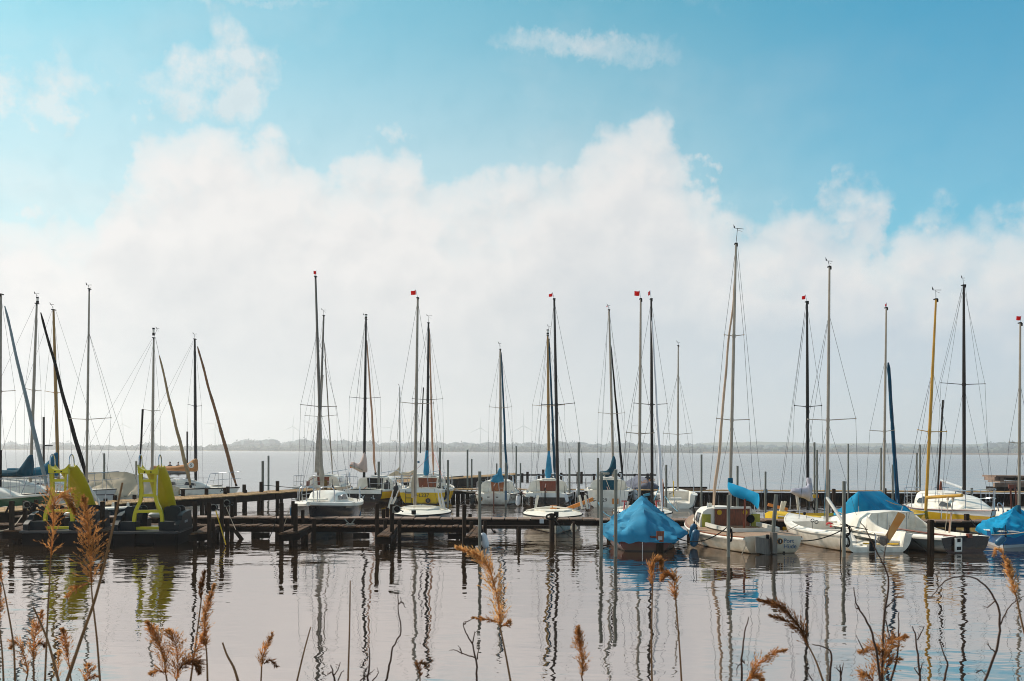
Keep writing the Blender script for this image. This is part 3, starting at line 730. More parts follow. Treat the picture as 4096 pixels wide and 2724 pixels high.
def jib(T, top, base, Y0, Y1, m, w0=.05, w1=.11, bow=4, wave=.02, seed=0, name='furled_jib', drum=True):
    """rolled headsail round its stay, from its head (photo px, depth Y0) to the tack (px, Y1)"""
    a, b = P(*top, Y0), P(*base, Y1); n = 26; w0 *= .8; w1 *= .74; pts = []; rr = []
    for i in range(n + 1):
        t = i / n; p = a.lerp(b, t) + Vector((noise.noise((t * 5, seed, 0)) * wave, 0, -bow * .01 * math.sin(PI * t)))
        pts.append(p); rr.append(.5 * (w0 + (w1 - w0) * min(1, t * 1.15)) * (1 + .18 * noise.noise((t * 22, seed + 3, 1))) * (.45 + .55 * min(1, (1 - t) * 9)) * (.5 + .5 * min(1, t * 30)))
    mb = MB(); mb.tube(pts, rr, 7); o = T.part(name, mb, m, world=True)
    if drum:
        mb = MB(); d = (b - a).normalized(); mb.tube([b - d * .03, b + d * .09], .06, 10); T.part('furling_drum', mb, 'black', world=True)
    return o

def cover(T, prof, Y, m, thick=.2, Yd=0.0, name='sail_cover', seed=1, wr=.03, parent=None, label=None):
    """boom sail cover seen from the side: prof = [(px, ytop, ybot)]"""
    n = 4; fine = []
    pr = [Vector(p) for p in prof]; pr = smooth_path(pr, n); N = len(pr); rings = []
    for i, q in enumerate(pr):
        Yi = Y + Yd * i / (N - 1); t, b = P(q.x, q.y, Yi), P(q.x, q.z, Yi); c = (t + b) / 2; hh = max(.01, (t.z - b.z) / 2); ring = []
        e = min(1, .35 + 3 * min(i, N - 1 - i) / N)
        for k in range(14):
            a = 2 * PI * k / 14; fall = .55 + .45 * (-math.sin(a)) ** 1 if math.sin(a) > 0 else 1
            p = c + Vector((0, math.cos(a) * thick * e * (1 - .45 * max(0, math.sin(a))), math.sin(a) * hh))
            f = noise.noise((p.x * 7, seed, p.z * 2.2)) * wr + noise.noise((p.x * 2.5, seed + 4, p.z * 5)) * wr * .7
            p += Vector((f * .4, math.cos(a) * f, math.sin(a) * f * .5)); ring.append(p)
        rings.append(ring)
    mb = MB(); mb.loft(rings, True, True); o = T.part(name, mb, m, parent, True, label, smooth=70); return o
def vcover(T, prof, Y, m, thick=.12, name='sail_cover', seed=1, wr=.03, depth=None, parent=None):
    """cover gathered round the mast / boom end-on: prof = [(y, xl, xr)] top to bottom"""
    pr = smooth_path([Vector(p) for p in prof], 4); rings = []; N = len(pr)
    for i, q in enumerate(pr):
        l, r_ = P(q.y, q.x, Y), P(q.z, q.x, Y); c = (l + r_) / 2; hw = max(.01, (r_.x - l.x) / 2); ring = []
        for k in range(14):
            a = 2 * PI * k / 14; p = c + Vector((math.cos(a) * hw, math.sin(a) * (thick if depth is None else thick + depth * i / N), 0))
            f = noise.noise((a * 1.6, seed, p.z * 2.5)) * wr + noise.noise((a * 3.2, seed + 7, p.z * 1.2)) * wr * .6
            ring.append(p + Vector((math.cos(a) * f, math.sin(a) * f, f * .2)))
        rings.append(ring)
    mb = MB(); mb.loft(rings, True, True); return T.part(name, mb, m, parent, True, smooth=70)
def spar(T, a, b, Y, r, m, name='boom', Y2=None):
    mb = MB(); mb.tube([P(*a, Y), P(*b, Y2 if Y2 else Y)], r, 8); return T.part(name, mb, m, world=True)
def wire(T, pts, r=.005, m='wire', name='stay'):
    mb = MB(); mb.tube([P(x, y, Y) for x, y, Y in pts], r, 4); return T.part(name, mb, m, world=True)

def tarp(T, hull, ridge, m, s0=0.0, s1=1.0, drop=.12, out=.06, folds=.035, seed=0, n=54, rows=14, endx=.12, hemw=.05, name='boat_cover', p_=.85):
    """cloth tent from a ridge line [(x, z)] down over both sheers; hangs 'drop' below the sheer with a wavy hem"""
    def rz(x):
        if x <= ridge[0][0]: return ridge[0][1]
        for (a, b), (c, d) in zip(ridge, ridge[1:]):
            if x <= c: return b + (d - b) * (x - a) / (c - a)
        return ridge[-1][1]
    grid = []; xa = max(ridge, key=lambda r: r[1])[0]
    for i in range(n + 1):
        t = s0 + (s1 - s0) * i / n; row = []
        for side, rng_ in ((-1, range(rows, 0, -1)), (1, range(0, rows + 1))):
            for k in rng_:
                q = k / rows; e = hull.edge(t, side, out); top = Vector((e.x, 0, rz(e.x)))
                hem = e.z - drop - hemw * (1 + noise.noise((e.x * 3.2, side * 2.0 + seed, 0)))
                y = e.y * (q ** .95 if q < 1 else 1); z = top.z + (e.z + .03 - top.z) * (q / .82) ** p_ if q <= .82 else (e.z + .03) + (hem - e.z - .03) * (q - .82) / .18
                p = Vector((e.x, side * abs(y) * (1 if q <= .82 else 1.0), z))
                if q <= .82: p.y = side * abs(e.y) * (q / .82) ** 1.0
                else: p.y = e.y + side * .02 * math.sin((q - .82) * 17)
                f = noise.noise((p.x * 2.6 + q * .8, side * 4 + seed, q * .7)) + 1.2 * (.25 - abs(noise.noise((p.x * 4.2 + q * 1.6, side * 3 + seed + 5, q * .6))) * 1.7) * min(1, q * 2.2) + .5 * (.2 - abs(noise.noise((p.x * 9 - q * 2.2, side * 5 + seed, q * .8))) * 1.5) * min(1, q * 2)
                ang = math.atan2(p.x - xa, abs(p.y) + .15); dist = min(1.0, math.hypot(p.x - xa, p.y))
                f += 1.1 * (.22 - abs(noise.noise((ang * 4.5, side * 7 + seed, .3)))) * dist * 2 + .5 * (.22 - abs(noise.noise((ang * 10, side * 9 + seed, .8)))) * dist * 2
                p += Vector((0, side * f * folds * (.3 + q), f * folds * .8 * min(1, q * 3))); row.append(p)
        grid.append(row)
    # close the ends with a hanging flap
    for idx, dirx in ((0, -1), (len(grid) - 1, 1)):
        fl = []
        for j, p in enumerate(grid[idx]):
            q = abs(j - (len(grid[idx]) - 1) / 2) / ((len(grid[idx]) - 1) / 2); hz = hull.sheer(s0 if dirx < 0 else s1) - drop - hemw * (1.2 + noise.noise((p.y * 4, seed, 3)))
            fl.append(Vector((p.x + dirx * endx * (1 - q * .6), p.y * .98, min(p.z, hz))))
        md = [p.lerp(f_, .5) + Vector((dirx * .05 * (1 + noise.noise((p.y * 5, seed, 1))), 0, 0)) for p, f_ in zip(grid[idx], fl)]
        if dirx < 0: grid = [fl, md] + grid
        else: grid = grid + [md, fl]
    mb = MB(); mb.loft(grid, False); o = T.part(name, mb, m, smooth=60); return o
def stern_text(T, body, size, x, y, z, m, parent=None, tilt=0.0, align='CENTER', world_m=None):
    mb = move(text_mesh(body, size, .003, align), world_m if world_m is not None else stern_frame(x, y, z, tilt)); return T.part('lettering', mb, m, parent, smooth=0)
def emblem(T, x, y, z, r, parent=None):
    mb = MB(); mb.tube([(x, y, z), (x - .012, y, z)], r, 20); o = T.part('emblem', mb, 'emblem_black', parent)
    mb = MB(); mb.torus((x - .013, y, z), r * .93, r * .07, (1, 0, 0), 22, 6); T.part('ring', mb, 'lettering_gold', o)
    return o
def heading(deg): return R(deg)
def boat(name, label, cat, px, py, deg, L, B, group=None, z=0.0, bow=None, **kw):
    """moor a boat with its stern (or, with bow=True, its stem) on the water at photo pixel (px, py); deg: 90 = bow away from us"""
    g = G(px, py, z); d = Vector((math.cos(R(deg)), math.sin(R(deg)), 0))
    loc = g - d * (L * .92) if bow else g
    T = Thing(name, label, cat, (loc.x, loc.y, 0), R(deg), group); return T, Hull(T, L, B, **kw)
# ================================================================ jetties, posts, poles
def plank_run(mb, a0, a1, b0, b1, z, w=.14, gap=.012, t=.035, seed=0, rough=.006):
    """planks laid across a deck whose near edge runs a0->a1 and far edge b0->b1 (Vectors, xy used)"""
    rd = random.Random(seed); n = max(1, int((a1 - a0).length / w))
    for i in range(n):
        u0, u1 = i / n, (i + 1) / n - gap / w / n; dz = rd.uniform(-rough, rough)
        q = [a0.lerp(a1, u0), a0.lerp(a1, u1), b0.lerp(b1, u1), b0.lerp(b1, u0)]
        e = rd.uniform(-.015, .015)
        vs = [Vector((p.x, p.y + (e if k < 2 else -e), z + dz - t)) for k, p in enumerate(q)] + [Vector((p.x, p.y + (e if k < 2 else -e), z + dz)) for k, p in enumerate(q)]
        mb.hexa(vs)
def piles_under(T, pts, z, r=.07, m='post_wood'):
    for p in pts:
        mb = MB(); mb.tube([(p.x, p.y, -1.0), (p.x + .01, p.y, z)], r, 8); T.part('pile', mb, m, world=True)

ZU, ZL, ZR = .50, .36, .65
# upper walkway: long straight catwalk across the whole view
yu0, yu1 = 29.1, 29.9
def dock_frame(T, x0, x1, y0, y1, z, hb=.15, seed=0, pm='plank', w=.38):
    mb = MB(); plank_run(mb, Vector((x0, y0, 0)), Vector((x1, y0, 0)), Vector((x0, y1, 0)), Vector((x1, y1, 0)), z, w=w, gap=.035, seed=seed, rough=.01); T.part('deck', mb, pm, world=True, smooth=0)
    for y in (y0 + .05, y1 - .05):
        mb = MB(); k = max(2, int((x1 - x0) / 3)); pts = [Vector((x0 + (x1 - x0) * i / k, y, z - .042 - hb / 2)) for i in range(k + 1)]
        for p, q in zip(pts, pts[1:]): mb.bar(p, q - Vector((.004, 0, 0)), .07, hb)
        T.part('beam', mb, 'beam', world=True, smooth=0)
T = Thing('jetty', 'long straight catwalk of weathered planks crossing the whole basin behind the front posts', 'jetty', (0, 29.5, 0))
dock_frame(T, -16.6, 16.6, yu0, yu1, ZU, seed=1)
piles_under(T, [Vector((x, y, 0)) for x in [-15.5, -13, -10.2, -7.6, -5.1, -2.4, .2, 2.9, 5.3, 7.9, 10.4, 13, 15.6] for y in (29.3, 29.75)], ZU - .05)
xr = G(2195, 2104, ZL).x
T = Thing('jetty', 'lower mossy landing stage along the front of the long catwalk, left half', 'jetty', (-8, 28.2, 0))
dock_frame(T, -16.6, -1.0, 27.85, 28.55, ZL, hb=.13, seed=2, pm='plank_low', w=.16)
piles_under(T, [Vector((x, y, 0)) for x in [-15.8, -13.2, -10.9, -8.4, -6.6, -3.7, -1.4] for y in (28.0, 28.4)], ZL - .05, .06)
for x0, x1 in ((1008, 1075), (1415, 1480), (1793, 1850)):
    mb = MB(); a, b = G(x0, 2105, ZL), G(x1, 2105, ZL); mb.box(((a.x + b.x) / 2, 27.78, .10), (b.x - a.x, .06, .16)); T.part('hanging_board', mb, 'beam', world=True, smooth=0)
mb = MB(); y = 27.7; a, b = P(1945, 2108, y), P(2214, 2108, y); mb.bar(a, b, .12, .09)
tag(single('cross_beam', mb, 'post_wood', 'bare horizontal timber carried low over the water in front of the cream dinghy', 'beam', smooth=0))

# fingers that reach out towards the viewer
def finger(label, near, far, seed, w=.17):
    a0, a1 = G(*near[0], ZL), G(*near[1], ZL); b0, b1 = G(*far[0], ZL), G(*far[1], ZL)
    c = (a0 + a1 + b0 + b1) / 4; T = Thing('finger_jetty', label, 'jetty', (c.x, c.y, 0), 0, 'finger jetties in front of the landing stage')
    mb = MB(); n = 4
    for i in range(n):   # boards run along the finger
        q0, q1 = i / n, (i + .93) / n; p = [a0.lerp(a1, q0), a0.lerp(a1, q1), b0.lerp(b1, q1), b0.lerp(b1, q0)]; dz = random.uniform(-.008, .008)
        mb.hexa([Vector((v.x, v.y, ZL - .03 + dz)) for v in p] + [Vector((v.x, v.y, ZL + .012 + dz)) for v in p])
    T.part('deck', mb, 'plank_low', world=True, smooth=0)
    mb = MB(); mb.bar(Vector((a0.x - .04, a0.y + .05, ZL - .12)), Vector((a1.x + .04, a1.y + .05, ZL - .12)), .09, .17); T.part('end_beam', mb, 'beam', world=True, smooth=0)
    for p, q in ((a0, b0), (a1, b1)):
        mb = MB(); mb.bar(Vector((p.x, p.y + .12, ZL - .11)), Vector((q.x, q.y, ZL - .11)), .07, .14); T.part('side_beam', mb, 'beam', world=True, smooth=0)
    piles_under(T, [a0.lerp(a1, .5) + Vector((0, .3, 0)), a0.lerp(b0, .5), a1.lerp(b1, .55)], ZL - .05, .055)
    return T
finger('mossy finger jetty at the left picture edge beside the left pedal boat', ((14, 2123), (88, 2122)), ((130, 2092), (190, 2092)), 1)
finger('mossy finger jetty between the two pedal boats', ((385, 2124), (452, 2122)), ((480, 2092), (540, 2092)), 2)
finger('mossy finger jetty right of the pedal boats with a yellow strap hanging by it', ((762, 2134), (826, 2129)), ((835, 2098), (880, 2097)), 3)
finger('mossy finger jetty below the white cabin boat with a dark bow', ((1115, 2135), (1188, 2128)), ((1205, 2101), (1250, 2099)), 4)
finger('mossy finger jetty in front of the white dinghy moored before the yellow yacht', ((1508, 2144), (1558, 2144)), ((1560, 2105), (1590, 2104)), 5)
finger('mossy finger jetty with a white fender at its end, rightmost finger', ((1862, 2147), (1916, 2147)), ((1900, 2106), (1934, 2106)), 6)

# rear left dock, running away to the right
def quad_dock(name, label, nr, fr, z, pm, fascia=.22, seed=0, w=.2, zf=None):
    a0, a1, b0, b1 = nr[0], nr[1], fr[0], fr[1]; c = (a0 + a1 + b0 + b1) / 4
    T = Thing(name, label, 'jetty', (c.x, c.y, 0)); mb = MB(); plank_run(mb, a0, a1, b0, b1, z, w=w, gap=.012, seed=seed); T.part('deck', mb, pm, world=True, smooth=0)
    for p, q in ((a0, a1), (b0, b1)):
        mb = MB(); n = 4
        for i in range(n): mb.bar(Vector((*p.lerp(q, i / n).xy, z - .04 - fascia / 2)), Vector((*p.lerp(q, (i + .995) / n).xy, z - .04 - fascia / 2)), .09, fascia)
        T.part('beam', mb, 'beam', world=True, smooth=0)
    return T
def bl(a, b, t): return a.lerp(b, t)
n0, n1 = G(-160, 2058, ZR), G(1345, 1955, ZR); f0, f1 = G(-160, 2038, ZR), G(1345, 1946, ZR)
T = quad_dock('jetty', 'broad rear dock of sunlit tan planks running diagonally behind the pedal boats', (n0, n1), (f0, f1), ZR, 'plank_tan', .24, 4, .22)
piles_under(T, [bl(n0, n1, t) + Vector((.1, .25, 0)) for t in (.1, .2, .3, .4, .5, .6, .68, .76, .83, .9, .96)], ZR - .05, .08)
# wall of timber piles along the back of the basin
zt = .54; yb = 50.2
T = Thing('jetty_wall', 'dark timber wall with a plank edge closing the back of the basin', 'quay wall', (5, yb, 0))
x0, x1 = -9.1, 30.0
mb = MB(); n = int((x1 - x0) / .24); rd = random.Random(9)
for i in range(n):
    x = x0 + (x1 - x0) * i / n; mb.box((x + .11, yb + rd.uniform(-.02, .02), (zt - .1 - 1.0) / 2), (.215, .12, zt - .1 + 1.0))
T.part('sheet_piles', mb, 'pile_wall', world=True, smooth=0)
mb = MB()
for i in range(14): mb.bar((x0 + (x1 - x0) * i / 14, yb - .09, zt - .17), (x0 + (x1 - x0) * (i + .995) / 14, yb - .09, zt - .17), .08, .14)
T.part('waling', mb, 'beam', world=True, smooth=0)
mb = MB(); plank_run(mb, Vector((x0, yb - .16, 0)), Vector((x1, yb - .16, 0)), Vector((x0, yb + 1.1, 0)), Vector((x1, yb + 1.1, 0)), zt, w=.3, gap=.014, seed=3); T.part('deck', mb, 'plank_tan', world=True, smooth=0)
# diagonal dock towards the breakwater
zd = .6
a0, a1 = G(1470, 1939, zd), G(2062, 1898, zd); b0, b1 = G(1470, 1925, zd), G(2062, 1892, zd)
T = quad_dock('jetty', 'long tan plank dock slanting out to the breakwater behind the yellow yacht', (a0, a1), (b0, b1), zd, 'plank_tan', .45, 7, .3)
piles_under(T, [bl(a0, a1, t) + Vector((.1, .2, 0)) for t in (.05, .2, .35, .5, .65, .8, .95)], zd - .05, .12)
# breakwater rail with posts
Yw = 81.5
T = Thing('breakwater', 'low dark rail on posts standing in the open lake behind the middle yachts', 'breakwater', (P(2340, 1900, Yw).x, Yw, 0))
mb = MB(); xa, xb = P(2050, 1900, Yw), P(2625, 1900, Yw)
for i in range(8): mb.bar(xa.lerp(xb, i / 8), xa.lerp(xb, (i + .99) / 8), .14, .13)
T.part('rail', mb, 'beam', world=True, smooth=0)
for px, yt in ((2089, 1893), (2110, 1887), (2155, 1895), (2173, 1878), (2245, 1891), (2311, 1888), (2326, 1887), (2376, 1895), (2485, 1893), (2540, 1895), (2591, 1894), (2604, 1892)):
    mb = MB(); a, b = P(px, yt, Yw + .05), P(px, 1930, Yw + .05); mb.tube([(a.x, a.y, -1), a], .12, 6); T.part('post', mb, 'post_wood', world=True)
mb = MB(); mb.tube(sag(P(2050, 1925, Yw + .3), P(2620, 1928, Yw + .3), .03, 30), .06, 6); T.part('boom_float', mb, 'beam', world=True)
def tyre(px, py, Y, r, label, ax=(0.15, 1, 0)):
    c = P(px, py, Y); mb = MB(); mb.torus(c, r * .74, r * .27, ax, 22, 8); return single('tyre', mb, 'rubber', label, 'tyre', 'old tyres hung as fenders')
tyre(2589, 1917, Yw - .25, .26, 'old tyre hanging on the breakwater just left of the black mast')
tyre(2481, 1898, Yw - .25, .22, 'old tyre lying on the breakwater behind the black furled jib')
tyre(2204, 1917, Yw - .25, .26, 'old tyre hanging on the breakwater beside the blue furled jib')
# stacked beams on the wall and the old pontoon pile at the far right
for i, (xa_, xb_, y_, h_, d_) in enumerate(((2640, 2828, 1951, .10, 50.6), (2660, 2822, 1957.5, .09, 50.45), (2640, 2790, 1961.5, .07, 50.8))):
    mb = MB(); mb.bar(P(xa_, y_, d_), P(xb_, y_, d_), .2, h_)
    single('timber', mb, 'old_timber' if i else 'beam', ['long dark timber, topmost of the beams lying on the quay wall', 'brown timber under the long dark one on the quay wall', 'short lowest timber of the small beam heap on the quay wall'][i], 'timber', 'beams stacked on the quay wall', smooth=0)
Yp = 56.0
T = Thing('pontoon', 'upper weathered wooden pontoon on the pile at the right edge, with blocks beneath', 'pontoon', P(4040, 1925, Yp), 0, 'old pontoons piled at the right')
mb = MB(); mb.bar(P(3956, 1904, Yp), P(4150, 1907, Yp), 1.6, .10); T.part('deck', mb, 'old_timber', world=True, smooth=0)
for x in (3968, 3985, 4050, 4090):
    mb = MB(); p = P(x, 1914, Yp - .2); mb.box(p, (.3 if x != 4050 else .35, 1.2, .2)); T.part('float_block', mb, 'old_timber' if x != 4050 else 'beam', world=True, smooth=0)
T = Thing('pontoon', 'lower heavy pontoon with whitish peeling boards resting on the quay at right edge', 'pontoon', P(4050, 1960, Yp - 1), 0, 'old pontoons piled at the right')
mb = MB(); mb.bar(P(3975, 1926, Yp - 1), P(4150, 1928, Yp - 1), 1.4, .08); T.part('deck', mb, 'old_timber', world=True, smooth=0)
mb = MB(); mb.bar(P(3976, 1939, Yp - 1.5), P(4150, 1941, Yp - 1.5), .2, .22); T.part('side_board', mb, 'old_timber', world=True, smooth=0)
mb = MB(); mb.bar(P(3966, 1955, Yp - 1), P(4150, 1958, Yp - 1), 1.3, .22); T.part('base_timber', mb, 'beam', world=True, smooth=0)

# ---------------------------------------------------------------- wooden posts
def post(px, yt, yw, w, label, base=None, lean=0, mossy=False, group='square wooden mooring posts', Y=None, rot=.2):
    g = G(px, yw, base or 0.0); Y = Y or g.y; t = P(px + lean, yt, Y); r = w / F * Y / 2
    mb = MB(); rz = rot; rings = []
    for k, z in enumerate((-1.0 if not base else base, .4, t.z - .02, t.z)):
        c = Vector((g.x if Y == g.y else P(px, yw, Y).x, Y, z)); c.x += (t.x - c.x) * max(0, z) / t.z; s = r * (1 if k < 3 else .86)
        rings.append([c + Vector((math.cos(rz + PI / 4 + q * PI / 2) * s * 1.41, math.sin(rz + PI / 4 + q * PI / 2) * s * 1.41, 0)) for q in range(4)])
    mb.loft(rings, True, True)
    return single('mooring_post', mb, 'post_wood', label, 'post', group, smooth=0)
for a in [
    (47, 2004, 2176, 17, 'tall wooden post at the left end, left of the left pedal boat'),
    (100, 2002, 2150, 15, 'second wooden post from the left picture edge, behind the left finger jetty'),
    (133, 2011, 2140, 15, 'wooden post third from the left edge, with a rope coil at its head'),
    (410, 2006, 2170, 16, 'tall wooden post at the right flank of the left pedal boat'),
    (467, 2007, 2150, 15, 'tall wooden post left of the right pedal boat'),
    (553, 2031, 2135, 14, 'low wooden post behind the ladder of the right slide'),
    (780, 2008, 2181, 16, 'tall wooden post right beside the right pedal boat'),
    (837, 2008, 2187, 15, 'wooden post with a winch wheel and yellow strap'),
    (887, 1995, 2170, 15, 'tallest wooden post behind the yellow strap'),
    (852, 2074, 2172, 15, 'low wooden post just right of the post with the winch wheel'),
    (909, 2074, 2168, 16, 'low stout wooden post at the root of the third finger jetty'),
    (928, 2011, 2135, 14, 'slim wooden post wound with a mooring line, right of the yellow strap'),
    (1126, 2011, 2186, 17, 'wooden post left at the end of the finger below the white cabin boat'),
    (1172, 2004, 2150, 14, 'wooden post directly left of the white cabin boat'),
    (1182, 2014, 2182, 17, 'wooden post right at the end of the finger below the white cabin boat'),
    (1211, 2040, 2140, 14, 'low wooden post before the bow of the white cabin boat'),
    (1257, 2074, 2160, 16, 'short wooden post on the landing stage below the white cabin boat'),
    (1508, 2014, 2187, 15, 'tall wooden post left at the finger before the white dinghy'),
    (1534, 2038, 2140, 13, 'low wooden post, left one of two close behind the white dinghy finger'),
    (1549, 2031, 2135, 13, 'low wooden post, right one of two close behind the white dinghy finger'),
    (1568, 2017, 2184, 16, 'tall wooden post with a winch at the finger before the white dinghy'),
    (1541, 2081, 2165, 14, 'short wooden post on the root of the finger before the white dinghy'),
    (1598, 2083, 2182, 14, 'short wooden post in front of the white dinghy hull'),
    (1831, 2016, 2110, 12, 'wooden post with a pale rope, right of the white dinghy'),
    (1857, 2018, 2190, 15, 'tall wooden post left at the rightmost finger jetty'),
    (1880, 2055, 2135, 13, 'low wooden post behind the rightmost finger jetty'),
    (1886, 2085, 2170, 13, 'short wooden post on the rightmost finger jetty'),
    (1940, 2083, 2172, 13, 'short wooden post right of the rightmost finger jetty'),
    (2075, 2106, 2190, 8, 'thin wooden stake under the middle of the bare cross beam'),
    (2126, 1986, 2095, 12, 'wooden post behind the cream dinghy, before the dark hulled yacht'),
    (2208, 2054, 2168, 17, 'wooden post with rope coils at the bow of the cream dinghy'),
    (2295, 2084, 2190, 8, 'thin leaning stake with a rope hitch in front of the cream dinghy'),
    (3173, 2044, 2105, 15, 'short wooden post on the catwalk right of the transom lettered Port Hüde'),
    (3489, 2048, 2105, 14, 'short wooden post with pale rope in front of the blue tent boat'),
    (3533, 2062, 2130, 14, 'low wooden post between the open white boat and the blue tent'),
    (3817, 2049, 2110, 15, 'low wooden post left behind the white dinghy with a black stern'),
    (3867, 2055, 2150, 15, 'wooden post in front of the yellow hull at right'),
    (3723, 2080, 2219, 19, 'stout wooden post alone in front of the white dinghy with a black stern'),
    (3335, 1955, 2020, 11, 'wooden post at the back wall right of the tall grey mast'),
    (3540, 1953, 2020, 9, 'wooden post at the back wall behind the blue tent')]:
    post(*a[:4], a[4])
for px, yt, lb in [(90, 1987, 'short post on the far edge of the rear dock under the green hull'), (145, 1998, 'second short post on the rear dock under the green hull'), (422, 1994, 'short post on the rear dock left of the right slide'), (460, 1981, 'short post on the rear dock below the grey striped bow'),
                   (538, 1979, 'short post on the rear dock left behind the right slide'), (563, 1956, 'dark bollard post on the far side of the rear dock'), (732, 1957, 'post on the rear dock just right of the right slide'), (826, 1955, 'post on the rear dock with a rope loop, right of the slides'),
                   (901, 1950, 'post on the rear dock behind the tallest front post'), (911, 1946, 'post on the far edge of the rear dock near its middle'), (977, 1938, 'post on the far side of the rear dock below the tan jib yacht'), (981, 1960, 'post on the near side of the rear dock before the open water'),
                   (1045, 1927, 'post at the right end of the rear dock beside the galvanised pole'), (1110, 1924, 'last post at the right end of the rear dock'), (1303, 1919, 'yellow green weathered post behind the white cabin boat')]:
    # stand on the line of the rear dock: depth from the dock's edge at this column
    t = (px + 160) / 1505; far = lb.find('far') > 0 or lb.find('dark bollard') >= 0
    e = bl(f0, f1, t) + Vector((0, .15, 0)) if far else bl(n0, n1, t) + Vector((0, -.12, 0))
    Yq = e.y; top = P(px, yt, Yq); r = 12 / F * Yq / 2; mb = MB()
    mb.loft([[Vector((top.x + sx * r, Yq + sy * r, z)) for sx, sy in ((-1, -1), (1, -1), (1, 1), (-1, 1))] for z in (-1.0, top.z)], True, True)
    single('dock_post', mb, 'post_wood' if px != 1303 else 'moss_wood', lb, 'post', 'posts along the rear dock', smooth=0)
# slanting props under the landing stage
for (a, b, lb) in [((940, 2122), (972, 2160), 'short slanting board hanging under the landing stage, right of the yellow strap'), ((1120, 2140), (1100, 2158), 'small slanting strut leaning at the finger below the white cabin boat')]:
    Yq = G(b[0], b[1]).y + .3; mb = MB(); mb.bar(P(*a, Yq), P(b[0] + 8, b[1] + 14, Yq), .05, .1); single('strut', mb, 'post_wood', lb, 'strut', smooth=0)

# ---------------------------------------------------------------- galvanised poles
def pole(px, yt, yw, w, label, lean=0, Y=None, band=None):
    g = G(px, yw); Y = Y or g.y; t = P(px + lean, yt, Y); r = w / F * Y / 2; b = P(px, yw, Y); base = Vector((b.x - (t.x - b.x) * .1, Y, -1.0))
    T = Thing('mooring_pole', label, 'pole', (b.x, Y, 0), 0, 'galvanised steel mooring poles')
    mb = MB(); mb.loft([[Vector((c.x + sx * r, Y + sy * r, c.z)) for sx, sy in ((-.6, -1), (.6, -1), (1, -.6), (1, .6), (.6, 1), (-.6, 1), (-1, .6), (-1, -.6))] for c in (base, t)], True, True)
    T.part('tube', mb, 'galv', world=True)
    mb = MB(); mb.tube([t, t + Vector((0, 0, .02))], r * 1.12, 8); T.part('cap', mb, 'galv', world=True)
    if band: mb = MB(); a_, b_ = P(px, band[0], Y), P(px, band[1], Y); mb.tube([a_, b_], r * 1.2, 8); T.part('sleeve', mb, 'fender_blue', world=True)
for a in [
    (417, 1815, 2010, 7, 'steel pole behind the left slide near the striped bow'),
    (545, 1846, 1990, 7, 'steel pole rising behind the cream tarp'),
    (1051, 1846, 2018, 9, 'near one of two steel poles at the right end of the rear dock'),
    (1074, 1824, 1965, 7, 'far taller one of two steel poles at the right end of the rear dock'),
    (1515, 1848, 2014, 9, 'steel pole in front of the yacht with the pink sail cover'),
    (1760, 1793, 2012, 8, 'tall steel pole in front of the right flank of the yellow yacht'),
    (1792, 1842, 2028, 8, 'steel pole just right of the yellow yacht'),
    (1870, 1800, 1950, 7, 'taller of two steel poles in the gap right of the yellow yacht'),
    (1887, 1837, 1948, 6, 'shorter of two steel poles in the gap right of the yellow yacht'),
    (1987, 1855, 1955, 6, 'short steel pole behind the white yacht with the crumpled blue cover'),
    (2023, 1853, 2030, 8, 'steel pole with a blue sleeve right of the white yacht with the crumpled cover'),
    (2065, 1785, 1950, 6, 'tall thin steel pole left of the yacht with the gold mast'),
    (2082, 1854, 1955, 6, 'short thin steel pole left of the yacht with the gold mast'),
    (2278, 1835, 2024, 8, 'steel pole with a blue foot at the bow side of the dark hulled yacht'),
    (2315, 1771, 2036, 9, 'tallest steel pole of the middle, left of the reverse transom yacht'),
    (2392, 1834, 2071, 8, 'pale steel pole in front of the reverse transom yacht'),
    (2405, 1896, 2225, 13, 'front steel pole left of the blue tent boat, farther left of a pair'),
    (2463, 1881, 2226, 13, 'front steel pole overlapping the left side of the blue tent boat'),
    (1919, 1889, 2222, 12, 'front steel pole at the rightmost finger jetty'),
    (2665, 1861, 2036, 8, 'steel pole in front of the open white boat with a wooden rudder'),
    (2806, 1820, 2042, 7, 'steel pole right of the open white boat at the back wall'),
    (2950, 1865, 2042, 8, 'steel pole behind the bright blue boom cover'),
    (3062, 1888, 2050, 7, 'steel pole with a blue block, right of the bright blue boom cover'),
    (3258, 1771, 2036, 7, 'tall steel pole right of the black mast with the pale cover'),
    (3268, 1801, 2038, 7, 'slightly shorter steel pole beside the tall one right of the pale cover'),
    (3318, 1880, 2020, 6, 'steel pole hidden behind the tall grey mast of the open white boat'),
    (3393, 1777, 2015, 6, 'tall steel pole between the grey mast and the blue tent'),
    (3524, 1793, 2000, 6, 'steel pole just left of the mast over the blue tent'),
    (3571, 1860, 2020, 7, 'steel pole half hidden by the slanting blue jib'),
    (3667, 1813, 2000, 6, 'shorter steel pole left of the yellow mast'),
    (3680, 1780, 2000, 6, 'taller steel pole left of the yellow mast'),
    (3887, 1953, 2010, 8, 'short stub of a steel pole right of the black mast'),
    (2914, 1983, 2227, 12, 'front dark steel pole with rope loops before the boat lettered Port Hüde'),
    (3376, 1928, 2228, 12, 'front steel pole with dark rope coils before the open white boat')]:
    pole(*a[:4], a[4], band={2023: (1962, 2000), 2278: (1980, 2010)}.get(a[0]))
